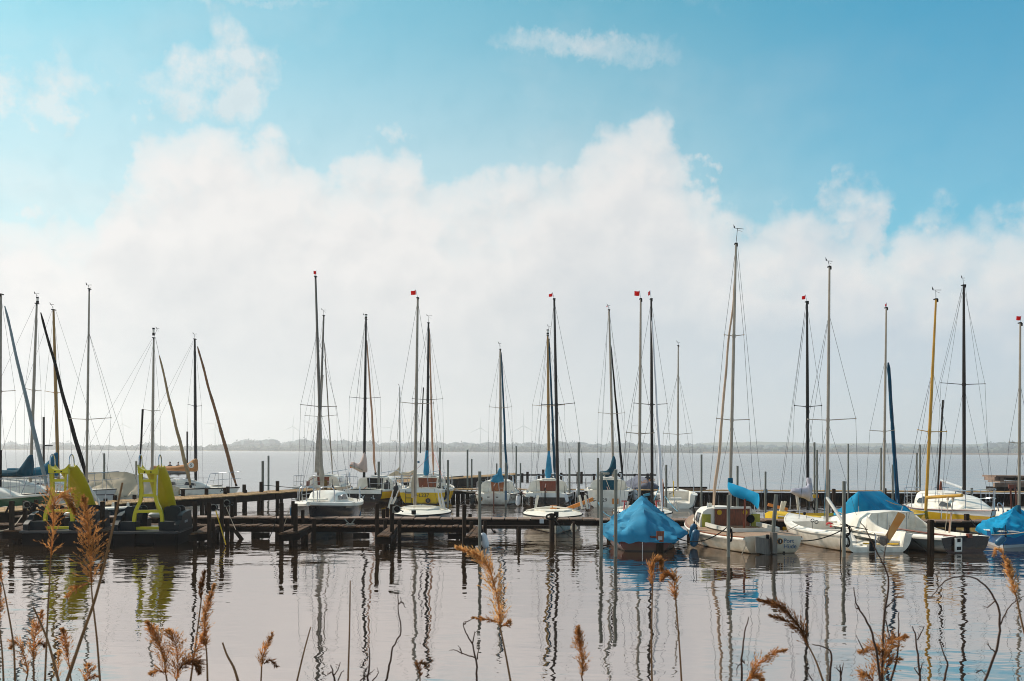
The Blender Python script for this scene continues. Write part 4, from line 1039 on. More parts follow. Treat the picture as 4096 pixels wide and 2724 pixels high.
# ================================================================ boats
HM = {}
HM['white'] = hullmat('hull_white', S(232, 226, 214), S(60, 40, 34), .03, scum=.2)
HM['white_dirty'] = hullmat('hull_white_stained', S(226, 216, 198), S(84, 66, 44), .02, scum=.30, stain=S(122, 98, 58))
HM['cream'] = hullmat('hull_cream', S(206, 198, 178), S(60, 50, 40), .02, scum=.2)
HM['green'] = hullmat('hull_green', S(38, 84, 54), S(30, 40, 40), .05)
HM['striped'] = hullmat('hull_white_striped', S(196, 192, 186), S(60, 40, 36), .05, stripe=S(70, 40, 46), zs=(.56, .60))
HM['yellow'] = hullmat('hull_yellow', S(218, 178, 26), S(40, 34, 26), .05, scum=.1)
HM['yellow_dull'] = hullmat('hull_yellow_dull', S(190, 150, 34), S(40, 34, 26), .05, scum=.25, stain=S(80, 66, 26))
HM['black'] = hullmat('hull_black', S(26, 27, 30), S(54, 26, 22), .08, rough=.18)
HM['blackstripe'] = hullmat('hull_black_white_stripe', S(24, 25, 28), S(50, 26, 22), .05, stripe=S(214, 214, 214), zs=(.52, .58), rough=.18)
HM['navy'] = hullmat('hull_dark_blue', S(22, 46, 66), S(196, 188, 170), .12, rough=.2)
HM['charcoal'] = hullmat('hull_charcoal', S(40, 42, 44), S(60, 50, 42), .04, rough=.2)
HM['grey'] = hullmat('hull_grey', S(92, 98, 98), S(60, 54, 46), .03, rough=.25)
HM['oxblood'] = hullmat('hull_oxblood', S(92, 32, 28), S(46, 26, 22), .03, rough=.4)
HM['blue'] = hullmat('hull_blue', S(18, 84, 140), S(190, 190, 190), .08, scum=.05)
HM['whitegrey'] = hullmat('hull_white_grey_band', S(226, 218, 204), S(96, 76, 50), .02, stripe=S(92, 86, 80), zs=(.46, .50), scum=.26, stain=S(122, 98, 58))

RY = 'yachts moored at the back of the basin'
# ---------- rear left group, seen broadside, bows to the right
def broadside(name, label, bowx, bowy, Y, L, B, deg=4, **kw):
    bw = P(bowx, bowy, Y); d = Vector((math.cos(R(deg)), math.sin(R(deg)), 0)); loc = bw - d * L
    T = Thing(name, label, 'sailing boat', (loc.x, loc.y, 0), R(deg), 'yachts berthed along the rear dock'); return T, Hull(T, L, B, Fb=bw.z, **kw)
T, h = broadside('sailing_yacht', 'green hulled yacht with white deck, oval cabin window and grey furled jib', 206, 1975, 33.6, 5.6, 2.1, 3, Fs=.75, draft=.4)
h.build(HM['green'], cockpit=(.06, .3, .35), rail='white_paint', railr=.035)
h.cabin(1.7, 4.5, .72, .4, .5, front=.5, win=[(.22, .48, .3, .72)]); h.pulpit(.62, .62, legs=(.68, .82, .93))
mast(T, 34, (4, 1178), (-4, 1985), 'alu', .13, spr=[(-70, 1560, 60, 1562)], decky=1985, stays=((-300, 1960, 34, 2, 1182),), cap=True)
jib(T, (19, 1224), (192, 1962), 34, 33.7, 'grey_jib', .09, .20, seed=1)
mb = MB(); mb.tube([P(-6, 1800, 34), P(-8, 1990, 34)], .11, 10); T.part('sail_cover', mb, 'black_cloth', world=True)
stern_text(T, 'gir', .26, 0, 0, 0, 'lettering_dark', world_m=T.inv @ Matrix.Translation(P(160, 2003, 32.78)) @ Matrix.Rotation(R(3), 4, 'Z') @ Matrix.Rotation(R(83), 4, 'X'))
T, h = broadside('sailing_yacht', 'white yacht with dark teal sail cover and black furled jib beside the left slide', 350, 1962, 37.6, 6.2, 2.2, 2, Fs=.8, draft=.4)
h.build(HM['white'], cockpit=(.05, .28, .4)); h.cabin(1.7, 4.9, .78, .4, .48, front=.45, win=[(.2, .45, .35, .75)], winm='glass_dark'); h.pulpit(.6, .72); h.stanchions((.3, .5, .68))
mast(T, 37.8, (147, 1215), (121, 1945), 'alu', .14, spr=[(100, 1553, 164, 1561)], decky=1965, stays=((-200, 1950, 37.8, 138, 1222),), vane=(145, 1175, 12), light=(150, 1212, .22))
jib(T, (163, 1250), (348, 1922), 37.8, 37.6, 'black_cloth', .10, .22, seed=2, wave=.05)
spar(T, (122, 1905), (-120, 1905), 37.7, .05, 'alu')
cover(T, [(-120, 1876, 1902), (-40, 1880, 1903), (20, 1880, 1905), (70, 1878, 1907), (95, 1850, 1908), (115, 1822, 1909), (126, 1818, 1906), (131, 1820, 1900)], 37.6, 'teal_cover', .22, seed=2)
T, h = broadside('sailing_yacht', 'grey white striped yacht with gold mast and blue sail cover behind the left slide', 468, 1954, 41.5, 6.4, 2.3, 2, Fs=.75, draft=.4)
h.build(HM['striped'], cockpit=(.05, .3, .4), dm='white_deck'); h.cabin(1.8, 4.8, .8, .42, .46, front=.4, win=[(.2, .6, .35, .72)]); h.pulpit(.68, .78, legs=(.84, .93)); h.stanchions((.35, .55))
mast(T, 41.7, (214, 1240), (233, 1925), 'gold_mast', .17, spr=[(180, 1564, 250, 1569)], decky=1945, stays=((452, 1944, 41.6, 223, 1242), (-40, 1940, 41.7, 208, 1242)), vane=(206, 1218, 10))
spar(T, (230, 1908), (20, 1905), 41.6, .05, 'alu')
cover(T, [(30, 1872, 1902), (90, 1872, 1904), (140, 1870, 1906), (170, 1862, 1906), (195, 1842, 1907), (213, 1816, 1908), (224, 1808, 1908), (231, 1812, 1905)], 41.5, 'navy_cover', .24, seed=5)
T, h = broadside('covered_yacht', 'white yacht under a big cream tarp tent, tan furled jib at its bow', 738, 1976, 46.5, 6.9, 2.3, 2, Fs=.42, draft=.35)
h.build(HM['white'], cockpit=(.06, .5, .25))
tarp(T, h, [(0.1, .62), (1.0, 1.08), (2.0, 1.38), (4.2, 1.42), (5.6, 1.0), (6.9, .62)], 'cream_tarp', .02, .97, drop=.02, out=.06, folds=.05, seed=2, endx=.08)
h.pulpit(.7, .86, legs=(.9, .95))
mast(T, 46.7, (615, 1352), (608, 1930), 'alu', .16, spr=[(572, 1637, 640, 1641)], decky=1960, stays=((250, 1960, 46.7, 607, 1358), (330, 1965, 46.7, 607, 1370)), light=(614, 1342, .36), vane=(629, 1314, 8))
jib(T, (637, 1422), (762, 1944), 46.7, 46.6, 'tan_jib', .10, .24, seed=3, wave=.06)
wire(T, [(623, 1356, 46.7), (637, 1422, 46.7)], .008)
mb = MB(); mb.tube([P(571, 1637, 46.8), P(556, 1935, 46.6)], [.05, .03], 6); T.part('furled_ensign', mb, 'black_cloth', world=True)
T, h = broadside('sailing_yacht', 'white yacht with black mast, tan boom cover bearing a round badge and brown furled jib', 958, 1948, 50.0, 6.6, 2.3, 3, Fs=.6, draft=.4)
h.build(HM['white'], cockpit=(.05, .32, .3), rail='black', railr=.03); h.cabin(2.1, 5.2, .8, .42, .42, front=.42, win=[(.62, .8, .35, .75), (.1, .5, .3, .7)]); h.pulpit(.74, .82, legs=(.87, .94)); h.stanchions((.4, .58, .72))
mast(T, 50.2, (779, 1357), (783, 1930), 'black_mast', .18, spr=[(752, 1617, 806, 1623)], decky=1945, stays=((470, 1940, 50.2, 773, 1362), (520, 1945, 50.2, 773, 1370)), vane=(778, 1336, 10), light=None)
jib(T, (790, 1386), (944, 1938), 50.2, 50, 'brown_jib', .12, .26, seed=4, wave=.05)
spar(T, (782, 1884), (600, 1876), 50.1, .05, 'alu')
cov = cover(T, [(604, 1862, 1876), (650, 1864, 1880), (700, 1864, 1884), (735, 1858, 1885), (755, 1850, 1884), (772, 1838, 1885), (784, 1834, 1886), (790, 1838, 1884)], 50, 'tan_cover', .22, seed=6)
c_ = P(765, 1861, 49.72); mb = MB(); mb.tube([c_, c_ + Vector((0, -.02, 0))], .14, 18); e_ = T.part('emblem', mb, 'lettering_white', cov, True)
mb = move(text_mesh('S', .22, .004), Matrix.Translation(c_ + Vector((0, -.03, 0))) @ Matrix.Rotation(R(90), 4, 'X')); T.part('lettering', mb, 'lettering_dark', e_, True, smooth=0)
stern_text(T, 'A', .34, 0, 0, 0, 'lettering_dark', world_m=T.inv @ Matrix.Translation(P(890, 1960, 49.0)) @ Matrix.Rotation(R(4), 4, 'Z') @ Matrix.Rotation(R(84), 4, 'X'))
# dinghy between dock and catwalk
T, h = broadside('sailing_dinghy', 'low dark dinghy with white deck and tall silver mast between the two slides', 582, 2024, 32.6, 4.6, 1.6, 1, Fs=.55, draft=.2, rake=.3)
h.build(HM['black'], cockpit=(.1, .5, .3), rail='white_paint', railr=.03, dm='white_deck')
mast(T, 32.8, (357, 1157), (345, 2022), 'alu', .10, spr=[(280, 1674, 444, 1671)], hound=1325, decks=(295, 420), decky=2020, stays=((575, 2016, 32.7, 356, 1330),), vane=(353, 1140, 14))
mb = MB(); mb.tube([P(350, 1940, 32.8), P(404, 2020, 32.6)], .05, 8); T.part('boom', mb, 'white_mast', world=True)
for x in (452, 512): mb = MB(); p = P(x, 2020, 32.3); mb.tube([p - Vector((0, 0, .05)), p + Vector((0, 0, .08))], [.05, .04], 8); T.part('vent', mb, 'white_paint', world=True)
# small far masts at left
for px, yt, yb_, Yq, lb in ((173, 1668, 1962, 44, 'small dinghy behind the teal cover, only its thin mast with a wind arrow showing'), (748, 1726, 1950, 56, 'little white boat behind the tan boom cover with a short bare pole mast')):
    g = P(px, 1900, Yq); T = Thing('small_boat', lb, 'dinghy', (g.x - 1.4, Yq, 0), R(2), 'yachts berthed along the rear dock'); h = Hull(T, 3.4, 1.3, .4, .5, draft=.2); h.build(HM['white'], cockpit=(.1, .6, .2))
    mb = MB(); mb.tube([(1.4, 0, .3), P(px, yt, Yq) - Vector((g.x - 1.4, Yq, 0))], .05, 7); m_ = T.part('mast', mb, 'brown_mast')
    if px < 300: mb = MB(); mb.tube([P(px + 3, 1782, Yq), P(px + 38, 1783, Yq)], .025, 5); T.part('wind_arrow', mb, 'black', m_, True)

# ---------- back of the basin: sterns towards us
def astern(label, px, py, B, L=6.0, deg=91, name='sailing_yacht', **kw):
    T, h = boat(name, label, 'sailing boat', px, py, deg, L, B, RY, **kw)
    for sd_ in (1, -1):
        p = h.edge(.22, sd_, -.2, .03); mb = MB(); mb.tube([p, p + Vector((0, 0, .06)), p + Vector((0, 0, .12))], [.06, .045, .055], 10); T.part('winch', mb, 'steel')
        p = h.edge(.03, sd_, -.1, .02); mb = MB(); mb.tube([p, p + Vector((0, 0, .05))], .014, 5); mb.tube([p + Vector((-.07, 0, .05)), p + Vector((.07, 0, .05))], .014, 5); T.part('cleat', mb, 'alu')
    mb = MB(); mb.tube([(.05, 0, h.Fs + .02), (.9, .06, h.Fs + .14)], [.022, .016], 6); T.part('tiller', mb, 'varnish')
    return T, h
T, h = astern('white yacht with brown rudder blade and ladder, leftmost of the stern-on yachts', 1232, 2008, 2.15, 6.0, 82, Fs=.70, Fb=.85, tw=.72)
h.build(HM['white'], cockpit=(.0, .36, .32), coam=.28, rail='white_paint'); h.cabin(2.2, 4.8, .82, .45, .46, front=.4, door='mahogany', doorw=.62, win=[(.1, .4, .35, .75)])
h.ladder(.62, .08, .58, .34, 4); h.pushpit(.55)
h.rudder(-.08, 1.0, 'mahogany', .34, .06, .4, rz=R(-4), headw=.28); h.stanchions((.3, .5, .7)); h.pulpit(.55)
mast(T, 50.5, (1295, 1263), (1272, 1920), 'alu_grey', .15, spr=[(1220, 1662, 1347, 1660)], hound=1340, decky=1935, stays=((1200, 1950, 48, 1293, 1268),), vane=(1294, 1240, 12))
jib(T, (1297, 1372), (1330, 1905), 50.5, 53, 'weather_jib', .07, .10, seed=5)
mb = MB(); mb.tube([P(1292, 1500, 50.3), P(1278, 1650, 50.3), P(1270, 1800, 50.2), P(1268, 1890, 50.2)], [.03, .08, .1, .14], 7); T.part('furled_sail', mb, 'weather_jib', world=True)
T, h = astern('black and yellow hulled yacht with pink sail cover on its boom', 1452, 2017, 2.35, 6.0, 82, Fs=.66, Fb=.80, tw=.78)
hm2 = hullmat('hull_yellow_side', S(222, 174, 18), S(26, 22, 20), .26, scum=.05)
h.build(hm2, cockpit=(.0, .34, .4), coam=.32, rail='white_paint', railr=.05, tm=HM['black'])
mb = MB(); mb.box((-.02, 0, .57), (.05, 1.72, .17)); T.part('stern_board', mb, 'white_paint')
h.cabin(2.0, 4.8, .9, .45, .50, front=.4, door='black', doorw=.78, win=[(.08, .3, .35, .7), (.4, .7, .35, .7)]); h.pushpit(.6); h.pulpit(.6); h.stanchions((.3, .5, .7))
stern_text(T, 'V    -L', .26, -.02, -.25, .32, 'lettering_white')
mast(T, 48.5, (1464, 1277), (1456, 1935), 'black_mast', .16, spr=[(1398, 1588, 1521, 1589)], decky=1915, stays=((1390, 1940, 46.5, 1459, 1285), (1412, 1945, 46.5, 1459, 1300), (1530, 1930, 51, 1467, 1285)), vane=(1460, 1260, 11), light=(1464, 1273, .2))
jib(T, (1468, 1362), (1502, 1892), 48.5, 52, 'pink_jib', .08, .17, seed=6, wave=.05)
spar(T, (1457, 1885), (1402, 1862), 48.4, .05, 'alu', Y2=46.6)
cv_ = cover(T, [(1403, 1848, 1868), (1412, 1847, 1874), (1424, 1852, 1880), (1436, 1852, 1886), (1444, 1838, 1890), (1452, 1818, 1890), (1458, 1808, 1888), (1466, 1830, 1890), (1469, 1870, 1889)], 48.2, 'pink_cover', .2, seed=7)
mb = MB(); mb.box(P(1403, 1865, 48.0), (.07, .05, .18)); T.part('end_flap', mb, 'orange', cv_, True)
wire(T, [(1460, 1295, 48.5), (1399, 1846, 48.1)]); wire(T, [(1430, 1885, 48.1), (1418, 1925, 46.3)], .006)
T, h = astern('bright yellow hulled yacht with registration lettering, ladder and a round number badge', 1683, 2018, 2.35, 6.0, 86, Fs=.70, Fb=.85, tw=.84)
hm3 = hullmat('hull_yellow_white_top', S(238, 188, 18), S(40, 34, 26), .05, stripe=S(226, 224, 218), zs=(.55, 3), scum=.08)
h.build(hm3, cockpit=(.0, .34, .42), coam=.34, rail='white_paint', railr=.035)
h.cabin(2.0, 4.8, .92, .45, .48, front=.4, door='dark_varnish', doorw=.9, win=[(.08, .3, .35, .7), (.4, .7, .35, .7)]); h.pushpit(.62); h.pulpit(.55); h.stanchions((.3, .5, .7)); h.ladder(.55, .02, .62, .28, 3, 'black_mast')
for y in (.62, -.62): mb = MB(); mb.box((1.98, y, 1.02), (.02, .18, .16)); T.part('porthole', mb, 'glass_dark')
stern_text(T, 'MI-L237', .24, -.02, .02, .42, 'lettering_dark'); emblem(T, -.02, -.34, .18, .13); stern_text(T, '1', .16, -.04, -.34, .18, 'lettering_white')
mast(T, 48.6, (1714, 1292), (1708, 1930), 'black_mast', .16, spr=[(1649, 1594, 1771, 1595)], decky=1918, stays=((1650, 1930, 46, 1711, 1300), (1780, 1925, 51, 1716, 1300)), vane=(1715, 1263, 13))
jib(T, (1717, 1312), (1733, 1905), 48.6, 52, 'pink_jib', .09, .15, seed=7, wave=.03)
vcover(T, [(1802, 1703, 1713), (1820, 1700, 1714), (1860, 1696, 1716), (1885, 1694, 1717), (1898, 1696, 1714), (1906, 1702, 1712)], 48.2, 'blue_cover', .14, seed=3)
mb = MB(); mb.tube([P(1694, 1550, 48), P(1681, 1812, 47.5)], .03, 5); T.part('topping_lift', mb, 'black', world=True)
mb = MB(); mb.box(P(1674, 1848, 47.4), (.1, .08, .1)); T.part('block', mb, 'fender_blue', world=True)
for a in (((1732, 1810, 48.6), (1630, 1915, 46)), ((1732, 1808, 48.6), (1772, 1915, 46))): wire(T, list(a), .008, 'rope_red', 'red_line')
# far yacht by the slanting dock
g = G(1545, 1912); T = Thing('sailing_yacht', 'far white yacht with slack cream sail and thin mast on the slanting dock', 'sailing boat', (P(1535, 1905, 70).x, 70, 0), R(4), RY); h = Hull(T, 5.6, 1.9, .55, .7)
h.build(HM['white'], cockpit=(.1, .4, .3), rail='black', railr=.03); h.cabin(2.2, 4.2, .6, .35, .3, hatch=False)
mast(T, 70.3, (1598, 1548), (1599, 1900), 'white_mast', .15, spr=[(1560, 1760, 1616, 1762)], decky=1905, stays=((1660, 1903, 70, 1599, 1556),), vane=(1596, 1540, 5), cap=False)
mb = MB(); mb.prism([P(1597, 1868, 70.2), P(1580, 1885, 70.2), P(1548, 1903, 70.2), P(1597, 1903, 70.2)], (0, .12, 0)); T.part('loose_sail', mb, 'cream_tarp', world=True)
mb = MB(); mb.tube([P(1600, 1898, 70.2), P(1640, 1898, 70), P(1656, 1884, 70)], [.14, .2, .1], 8); T.part('furled_sail', mb, 'cream_tarp', world=True)

T, h = astern('white yacht with crumpled blue cover over its boom end and a brown rudder', 1975, 2020, 2.1, 6.0, 86, Fs=.50, Fb=.72, tw=.7, draft=.35)
h.build(HM['white'], cockpit=(.0, .34, .25), coam=.28, rail='mahogany', railr=.02); h.cabin(2.0, 4.8, .85, .45, .50, front=.4, door='varnish', doorw=.62, win=[(.6, .68, .3, .8), (.7, .78, .3, .75), (.1, .4, .35, .7)])
h.pushpit(.55); h.pulpit(.6); h.stanchions((.3, .5, .7)); h.rudder(0, .82, 'dark_varnish', .28, .05, .4, rz=R(6)); emblem(T, -.02, .62, .28, .11); stern_text(T, '1', .14, -.04, .62, .28, 'lettering_white')
for y in (.25, -.15): mb = MB(); mb.box((-.01, y, .36), (.02, .11, .04)); T.part('drain', mb, 'black')
stern_text(T, 'Hai', .16, 0, 0, 0, 'lettering_dark', world_m=T.inv @ Matrix.Translation(P(2046, 1991, 44.55)) @ Matrix.Rotation(R(70), 4, 'Z') @ Matrix.Rotation(R(88), 4, 'X'))
mast(T, 48.0, (2001, 1398), (2003, 1930), 'alu', .15, spr=[(1957, 1627, 2047, 1627)], decky=1930, stays=((1960, 1940, 45.5, 1998, 1404), (2065, 1925, 51, 2004, 1404)), vane=(1998, 1374, 7))
jib(T, (2005, 1410), (2028, 1925), 48, 51, 'blue_jib', .09, .17, seed=8)
vcover(T, [(1872, 1998, 2005), (1880, 1993, 2006), (1895, 1990, 2008), (1900, 1980, 2010), (1908, 1972, 2013), (1918, 1967, 2014), (1926, 1966, 2014), (1930, 1975, 2008)], 47.4, 'blue_cover', .22, seed=4, wr=.05)
T, h = astern('dark hulled yacht with white topsides, boarding ladder and dark red cabin door', 2185, 2029, 2.35, 6.2, 86, Fs=.60, Fb=.78, tw=.78)
hm4 = hullmat('hull_black_white_top', S(28, 30, 34), S(50, 30, 26), .03, stripe=S(226, 224, 218), zs=(.44, 3), rough=.2)
h.build(hm4, cockpit=(.0, .34, .34), coam=.30, rail='mahogany', railr=.02); h.cabin(2.1, 4.9, .92, .45, .50, front=.4, door='mahogany', doorw=.78, win=[(.1, .4, .35, .7)])
h.ladder(.62, .08, .5, .30, 4); h.pulpit(.6); h.stanchions((.5, .7)); h.rudder(.05, .85, 'black', .25, .05, .4)
mast(T, 48.0, (2191, 1343), (2196, 1930), 'gold_mast', .16, spr=[(2130, 1620, 2258, 1619)], decky=1928, stays=((2140, 1935, 45.5, 2188, 1350), (2120, 1945, 45.5, 2188, 1350), (2270, 1925, 51, 2194, 1350)), vane=(2196, 1305, 9), light=(2191, 1338, .24))
jib(T, (2196, 1355), (2220, 1915), 48, 51.5, 'blue_jib', .09, .20, seed=9)
vcover(T, [(1804, 2191, 2199), (1815, 2190, 2200), (1850, 2185, 2205), (1880, 2182, 2208), (1900, 2182, 2204), (1912, 2184, 2200), (1922, 2190, 2196)], 47.6, 'blue_cover', .16, seed=6)
T, h = astern('white yacht with reverse transom, registration lettering and dark green cabin door', 2432, 2030, 2.25, 6.6, 84, Fs=.74, Fb=.88, tw=.8, draft=.4)
h.build(HM['blackstripe'], cockpit=(.0, .36, .34), coam=.2, rail='white_paint', tm='white_paint'); h.cabin(2.2, 5.0, .85, .42, .42, front=.4, door='teal_cover', doorw=.85, win=[(.1, .4, .35, .7)])
h.pulpit(.6); h.stanchions((.3, .5, .7)); h.rudder(.45, 1.45, 'white_paint', .3, .05, .35, tiller=False, headw=.2)
stern_text(T, 'BS-K729', .22, -.015, .42, .32, 'lettering_dark')
mb = MB(); mb.box((-.02, -.32, .28), (.03, .28, .24)); T.part('step', mb, 'orange_board')
mast(T, 48.2, (2436, 1240), (2455, 1935), 'alu', .15, spr=[(2393, 1650, 2498, 1651)], decky=1925, stays=((2400, 1925, 45.5, 2433, 1246), (2395, 1935, 45.5, 2433, 1246), (2520, 1925, 52, 2438, 1246)), vane=(2433, 1222, 8))
jib(T, (2444, 1382), (2492, 1925), 48.2, 52, 'black_cloth', .09, .17, seed=10, wave=.04)
mb = MB(); mb.box(P(2428, 1226, 48.2), (.05, .02, .06)); T.part('pennant', mb, 'red_flag', T.mast, True)
spar(T, (2453, 1895), (2402, 1892), 48, .05, 'alu', Y2=46.4)
cover(T, [(2400, 1886, 1900), (2412, 1884, 1904), (2426, 1882, 1908), (2438, 1868, 1906), (2446, 1840, 1900), (2452, 1824, 1890), (2458, 1824, 1880), (2464, 1840, 1876)], 47.6, 'teal_cover', .2, seed=8)
wire(T, [(2400, 1860, 46.4), (2453, 1990, 45)], .012, 'rope_pale', 'mainsheet')
T, h = boat('covered_dinghy', 'small boat under a grey purple cover with orange lettering, behind the blue tent', 'dinghy', 2590, 1998, 96, 4.2, 1.7, RY, Fs=.62, Fb=.75, tw=.7)
h.build(HM['charcoal'], cockpit=(.1, .6, .3)); tc_ = tarp(T, h, [(0, .9), (.5, 1.12), (2.5, 1.2), (4.2, .9)], 'grey_purple', 0, .97, drop=.12, folds=.04, seed=5)
mb = move(text_mesh('YNGLING', .2, .01), stern_frame(-.24, .1, .95) @ Matrix.Rotation(R(14), 4, 'Z')); T.part('lettering', mb, 'lettering_gold', tc_, smooth=0)
T, h = boat('open_sailboat', 'open white sailboat with scooped stern and dull wooden rudder at the back wall', 'sailing boat', 2705, 2034, 83, 5.0, 2.0, RY, Fs=.60, Fb=.72, tw=.82, draft=.3)
h.build(HM['grey'], cockpit=(.0, .62, .22), coam=.16, open_t=True, rail='white_paint', railr=.03, tm='white_paint', dm='white_paint')
h.rudder(.58, 1.1, 'varnish', .34, .05, .1, rz=R(4), tiller=True); mb = MB(); mb.box((.5, 0, .4), (.9, .5, .08)); T.part('thwart', mb, 'white_paint')
mast(T, 46.8, (2713, 1383), (2711, 1990), 'alu', .11, spr=[(2653, 1733, 2768, 1732)], hound=1490, decky=1965, stays=((2640, 1930, 50, 2711, 1490), (2780, 1960, 49, 2713, 1490)), vane=(2712, 1369, 8))
spar(T, (2711, 1952), (2680, 1975), 46.7, .035, 'alu', Y2=44.6); wire(T, [(2694, 1925, 46), (2694, 1985, 45)], .02, 'rope_yellow', 'mainsheet')

# ---------- dinghies behind the catwalk, bows towards us
DG = 'boats lying bow-on behind the catwalk'
T, h = boat('cabin_sailboat', 'small white cabin boat with charcoal hull, big front window and steel rail hoops', 'sailing boat', 1246, 2132, -90, 5.2, 2.0, DG, bow=True, Fs=.78, Fb=.92, tw=.75, rake=.5, full=.5)
h.build(HM['charcoal'], cockpit=(.05, .35, .4), rail='white_paint', railr=.07, dm='white_paint', camber=.1)
h.cabin(1.9, 3.7, .64, .36, .36, front=.62, win=[(.1, .55, .3, .75)], hatch=False)
mb = MB(); mb.box((3.9, 0, h.sheer(.75) + .14), (.6, .55, .05)); T.part('hatch', mb, 'cream_deck')
for sd_ in (1, -1):
    a = h.edge(.70, sd_, .012, -.14); b = h.edge(.56, sd_, .012, -.12); mb = MB(); mb.prism([a, b, b + Vector((0, 0, .17)), a + Vector((0, 0, .16))], (0, .02, 0)); T.part('window', mb, 'glass_dark')
    mb = MB(); p, q = h.edge(.80, sd_, -.06), h.edge(.80, sd_, -.5); mb.tube(smooth_path([p, p + Vector((0, 0, .4)), p + Vector((0, -sd_ * .1, .5)), q + Vector((0, sd_ * .1, .5)), q + Vector((0, 0, .4)), q], 3), .017, 6); T.part('rail_hoop', mb, 'steel')
    mb = MB(); p = h.edge(.93, sd_, -.08); q = h.edge(.98, sd_, -.03); mb.tube(smooth_path([p, p + Vector((0, 0, .38)), q + Vector((.1, -sd_ * .0, .46)), Vector((q.x + .2, 0, q.z + .46))], 3), .014, 6); T.part('pulpit', mb, 'steel')
    mb = MB(); p, q = h.edge(.1, sd_, -.05), h.edge(.34, sd_, -.05); mb.tube(smooth_path([p, p + Vector((0, 0, .45)), q + Vector((0, 0, .45)), q], 3), .014, 6); mb.tube([p + Vector((0, 0, .25)), q + Vector((0, 0, .25))], .01, 5); T.part('pushpit', mb, 'steel')
mast(T, 33.4, (1262, 1107), (1289, 1972), 'alu_grey', .12, spr=[(1203, 1618, 1345, 1625)], hound=1328, decky=1995, decks=(1190, 1400), stays=((1250, 2020, 31.2, 1263, 1328),), flag=(1255, 1084, 1265, 1097), track=True)
mb = MB(); mb.tube([P(1282, 1640, 33.3), P(1284, 1850, 33.3), P(1287, 1900, 33.3), P(1289, 1950, 33.3)], [.02, .05, .09, .06], 7); T.part('lashed_lines', mb, 'weather_jib', world=True)
def bowdinghy(label, bx, by, L, B, hm, **kw):
    T, h = boat('sailing_dinghy', label, 'sailing boat', bx, by, -90, L, B, DG, bow=True, Fs=.46, Fb=.52, tw=.7, rake=.35, dip=.02, draft=.18, **kw)
    h.build(HM[hm], cockpit=(.08, .48, .22), coam=.2, camber=.12, rail='rubber', railr=.022, dm='cream_deck')
    mb = MB(); z = h.sheer(.6) + .11; mb.prism([Vector((2.35, -.62, z)), Vector((3.3, -.28, z)), Vector((3.3, .28, z)), Vector((2.35, .62, z))], (0, 0, .06)); T.part('foredeck_panel', mb, 'white_deck')
    mb = MB(); p = h.edge(.97, 0); mb.tube([p + Vector((-.1, 0, .02)), p + Vector((-.1, 0, .14))], .07, 10); T.part('bow_fitting', mb, 'black')
    mb = MB()
    for sd_ in (1, -1): mb.tube([Vector((1.95, sd_ * .02, h.sheer(.5) + .20)), Vector((2.2, sd_ * .5, h.sheer(.5) + .16)), h.edge(.45, sd_, -.1, .07)], .03, 5)
    T.part('spray_rail', mb, 'cream_deck'); return T, h
T, h = bowdinghy('white dinghy with dark blue hull and heavy silver mast in front of the yellow yacht', 1656, 2126, 5.0, 1.95, 'navy')
mast(T, 33.4, (1671, 1193), (1659, 2032), 'alu', .125, spr=[(1600, 1608, 1734, 1612)], decks=(1568, 1770), decky=2030, stays=((1656, 2045, 31, 1668, 1205),), flag=(1644, 1161, 1663, 1178, 4))
mb = MB(); mb.tube([P(1666, 1985, 33.3), P(1652, 1990, 33.3), P(1650, 1930, 33.35), P(1665, 1850, 33.4)], [.02, .06, .05, .02], 6); T.part('coiled_halyard', mb, 'rope_pale', world=True)
for x0, x1 in ((1554, 1566), (1560, 1583), (1766, 1756), (1778, 1768)): mb = MB(); mb.tube([P(x0, 2034, 33.2), P(x1, 1990, 33.2)], .045, 6); mb.tube([P(x1, 1990, 33.2), P(x1 + (x1 - x0) * .5, 1960, 33.2)], .02, 5); T.part('shroud_cover', mb, 'white_mast', world=True)
T, h = bowdinghy('cream dinghy with dark brown mast and varnished boom lying across its deck', 2224, 2134, 5.0, 1.95, 'cream')
mast(T, 33.4, (2217, 1197), (2233, 2036), 'brown_mast', .125, spr=[(2167, 1617, 2298, 1612)], decks=(2140, 2358), decky=2035, stays=((2224, 2050, 31, 2218, 1205),), flag=(2195, 1172, 2210, 1185, 6))
mb = MB(); mb.bar(P(2268, 2036, 33.3), P(2372, 1996, 33.6), .06, .12); T.part('boom', mb, 'orange_board', world=True)
mb = MB(); mb.box(P(2214, 2030, 33.5), (.22, .25, .12)); T.part('wooden_box', mb, 'orange_board', world=True)
for x0, x1 in ((2141, 2152), (2330, 2318), (2350, 2340)): mb = MB(); mb.tube([P(x0, 2036, 33.2), P(x1, 1982, 33.2)], .045, 6); T.part('shroud_cover', mb, 'cream_deck', world=True)
T, h = bowdinghy('white dinghy with black mast and white furled jib, partly hidden by the blue tent', 2612, 2120, 5.0, 1.95, 'white')
mast(T, 33.2, (2605, 1197), (2609, 2035), 'brown_mast', .12, spr=[(2536, 1612, 2668, 1615)], decks=(2492, 2700), decky=2035, stays=(), flag=(2592, 1163, 2600, 1180, 6))
jib(T, (2607, 1262), (2650, 2050), 33.2, 31.6, 'white_jib', .06, .14, seed=11, wave=.02)
for x in (2492, 2630):
    mb = MB(); mb.tube([P(x + (8 if x < 2600 else -6), 2003, 32.8), P(x, 2070, 32.4)], .022, 5); mb.tube([P(x - 6, 2004, 32.8), P(x + 16, 2004, 32.8)], .02, 5); T.part('tackle', mb, 'red', world=True)
for x0, x1 in ((2504, 2514), (2712, 2704)): mb = MB(); mb.tube([P(x0, 2040, 33), P(x1, 2006, 33)], .04, 6); T.part('shroud_cover', mb, 'white_mast', world=True)
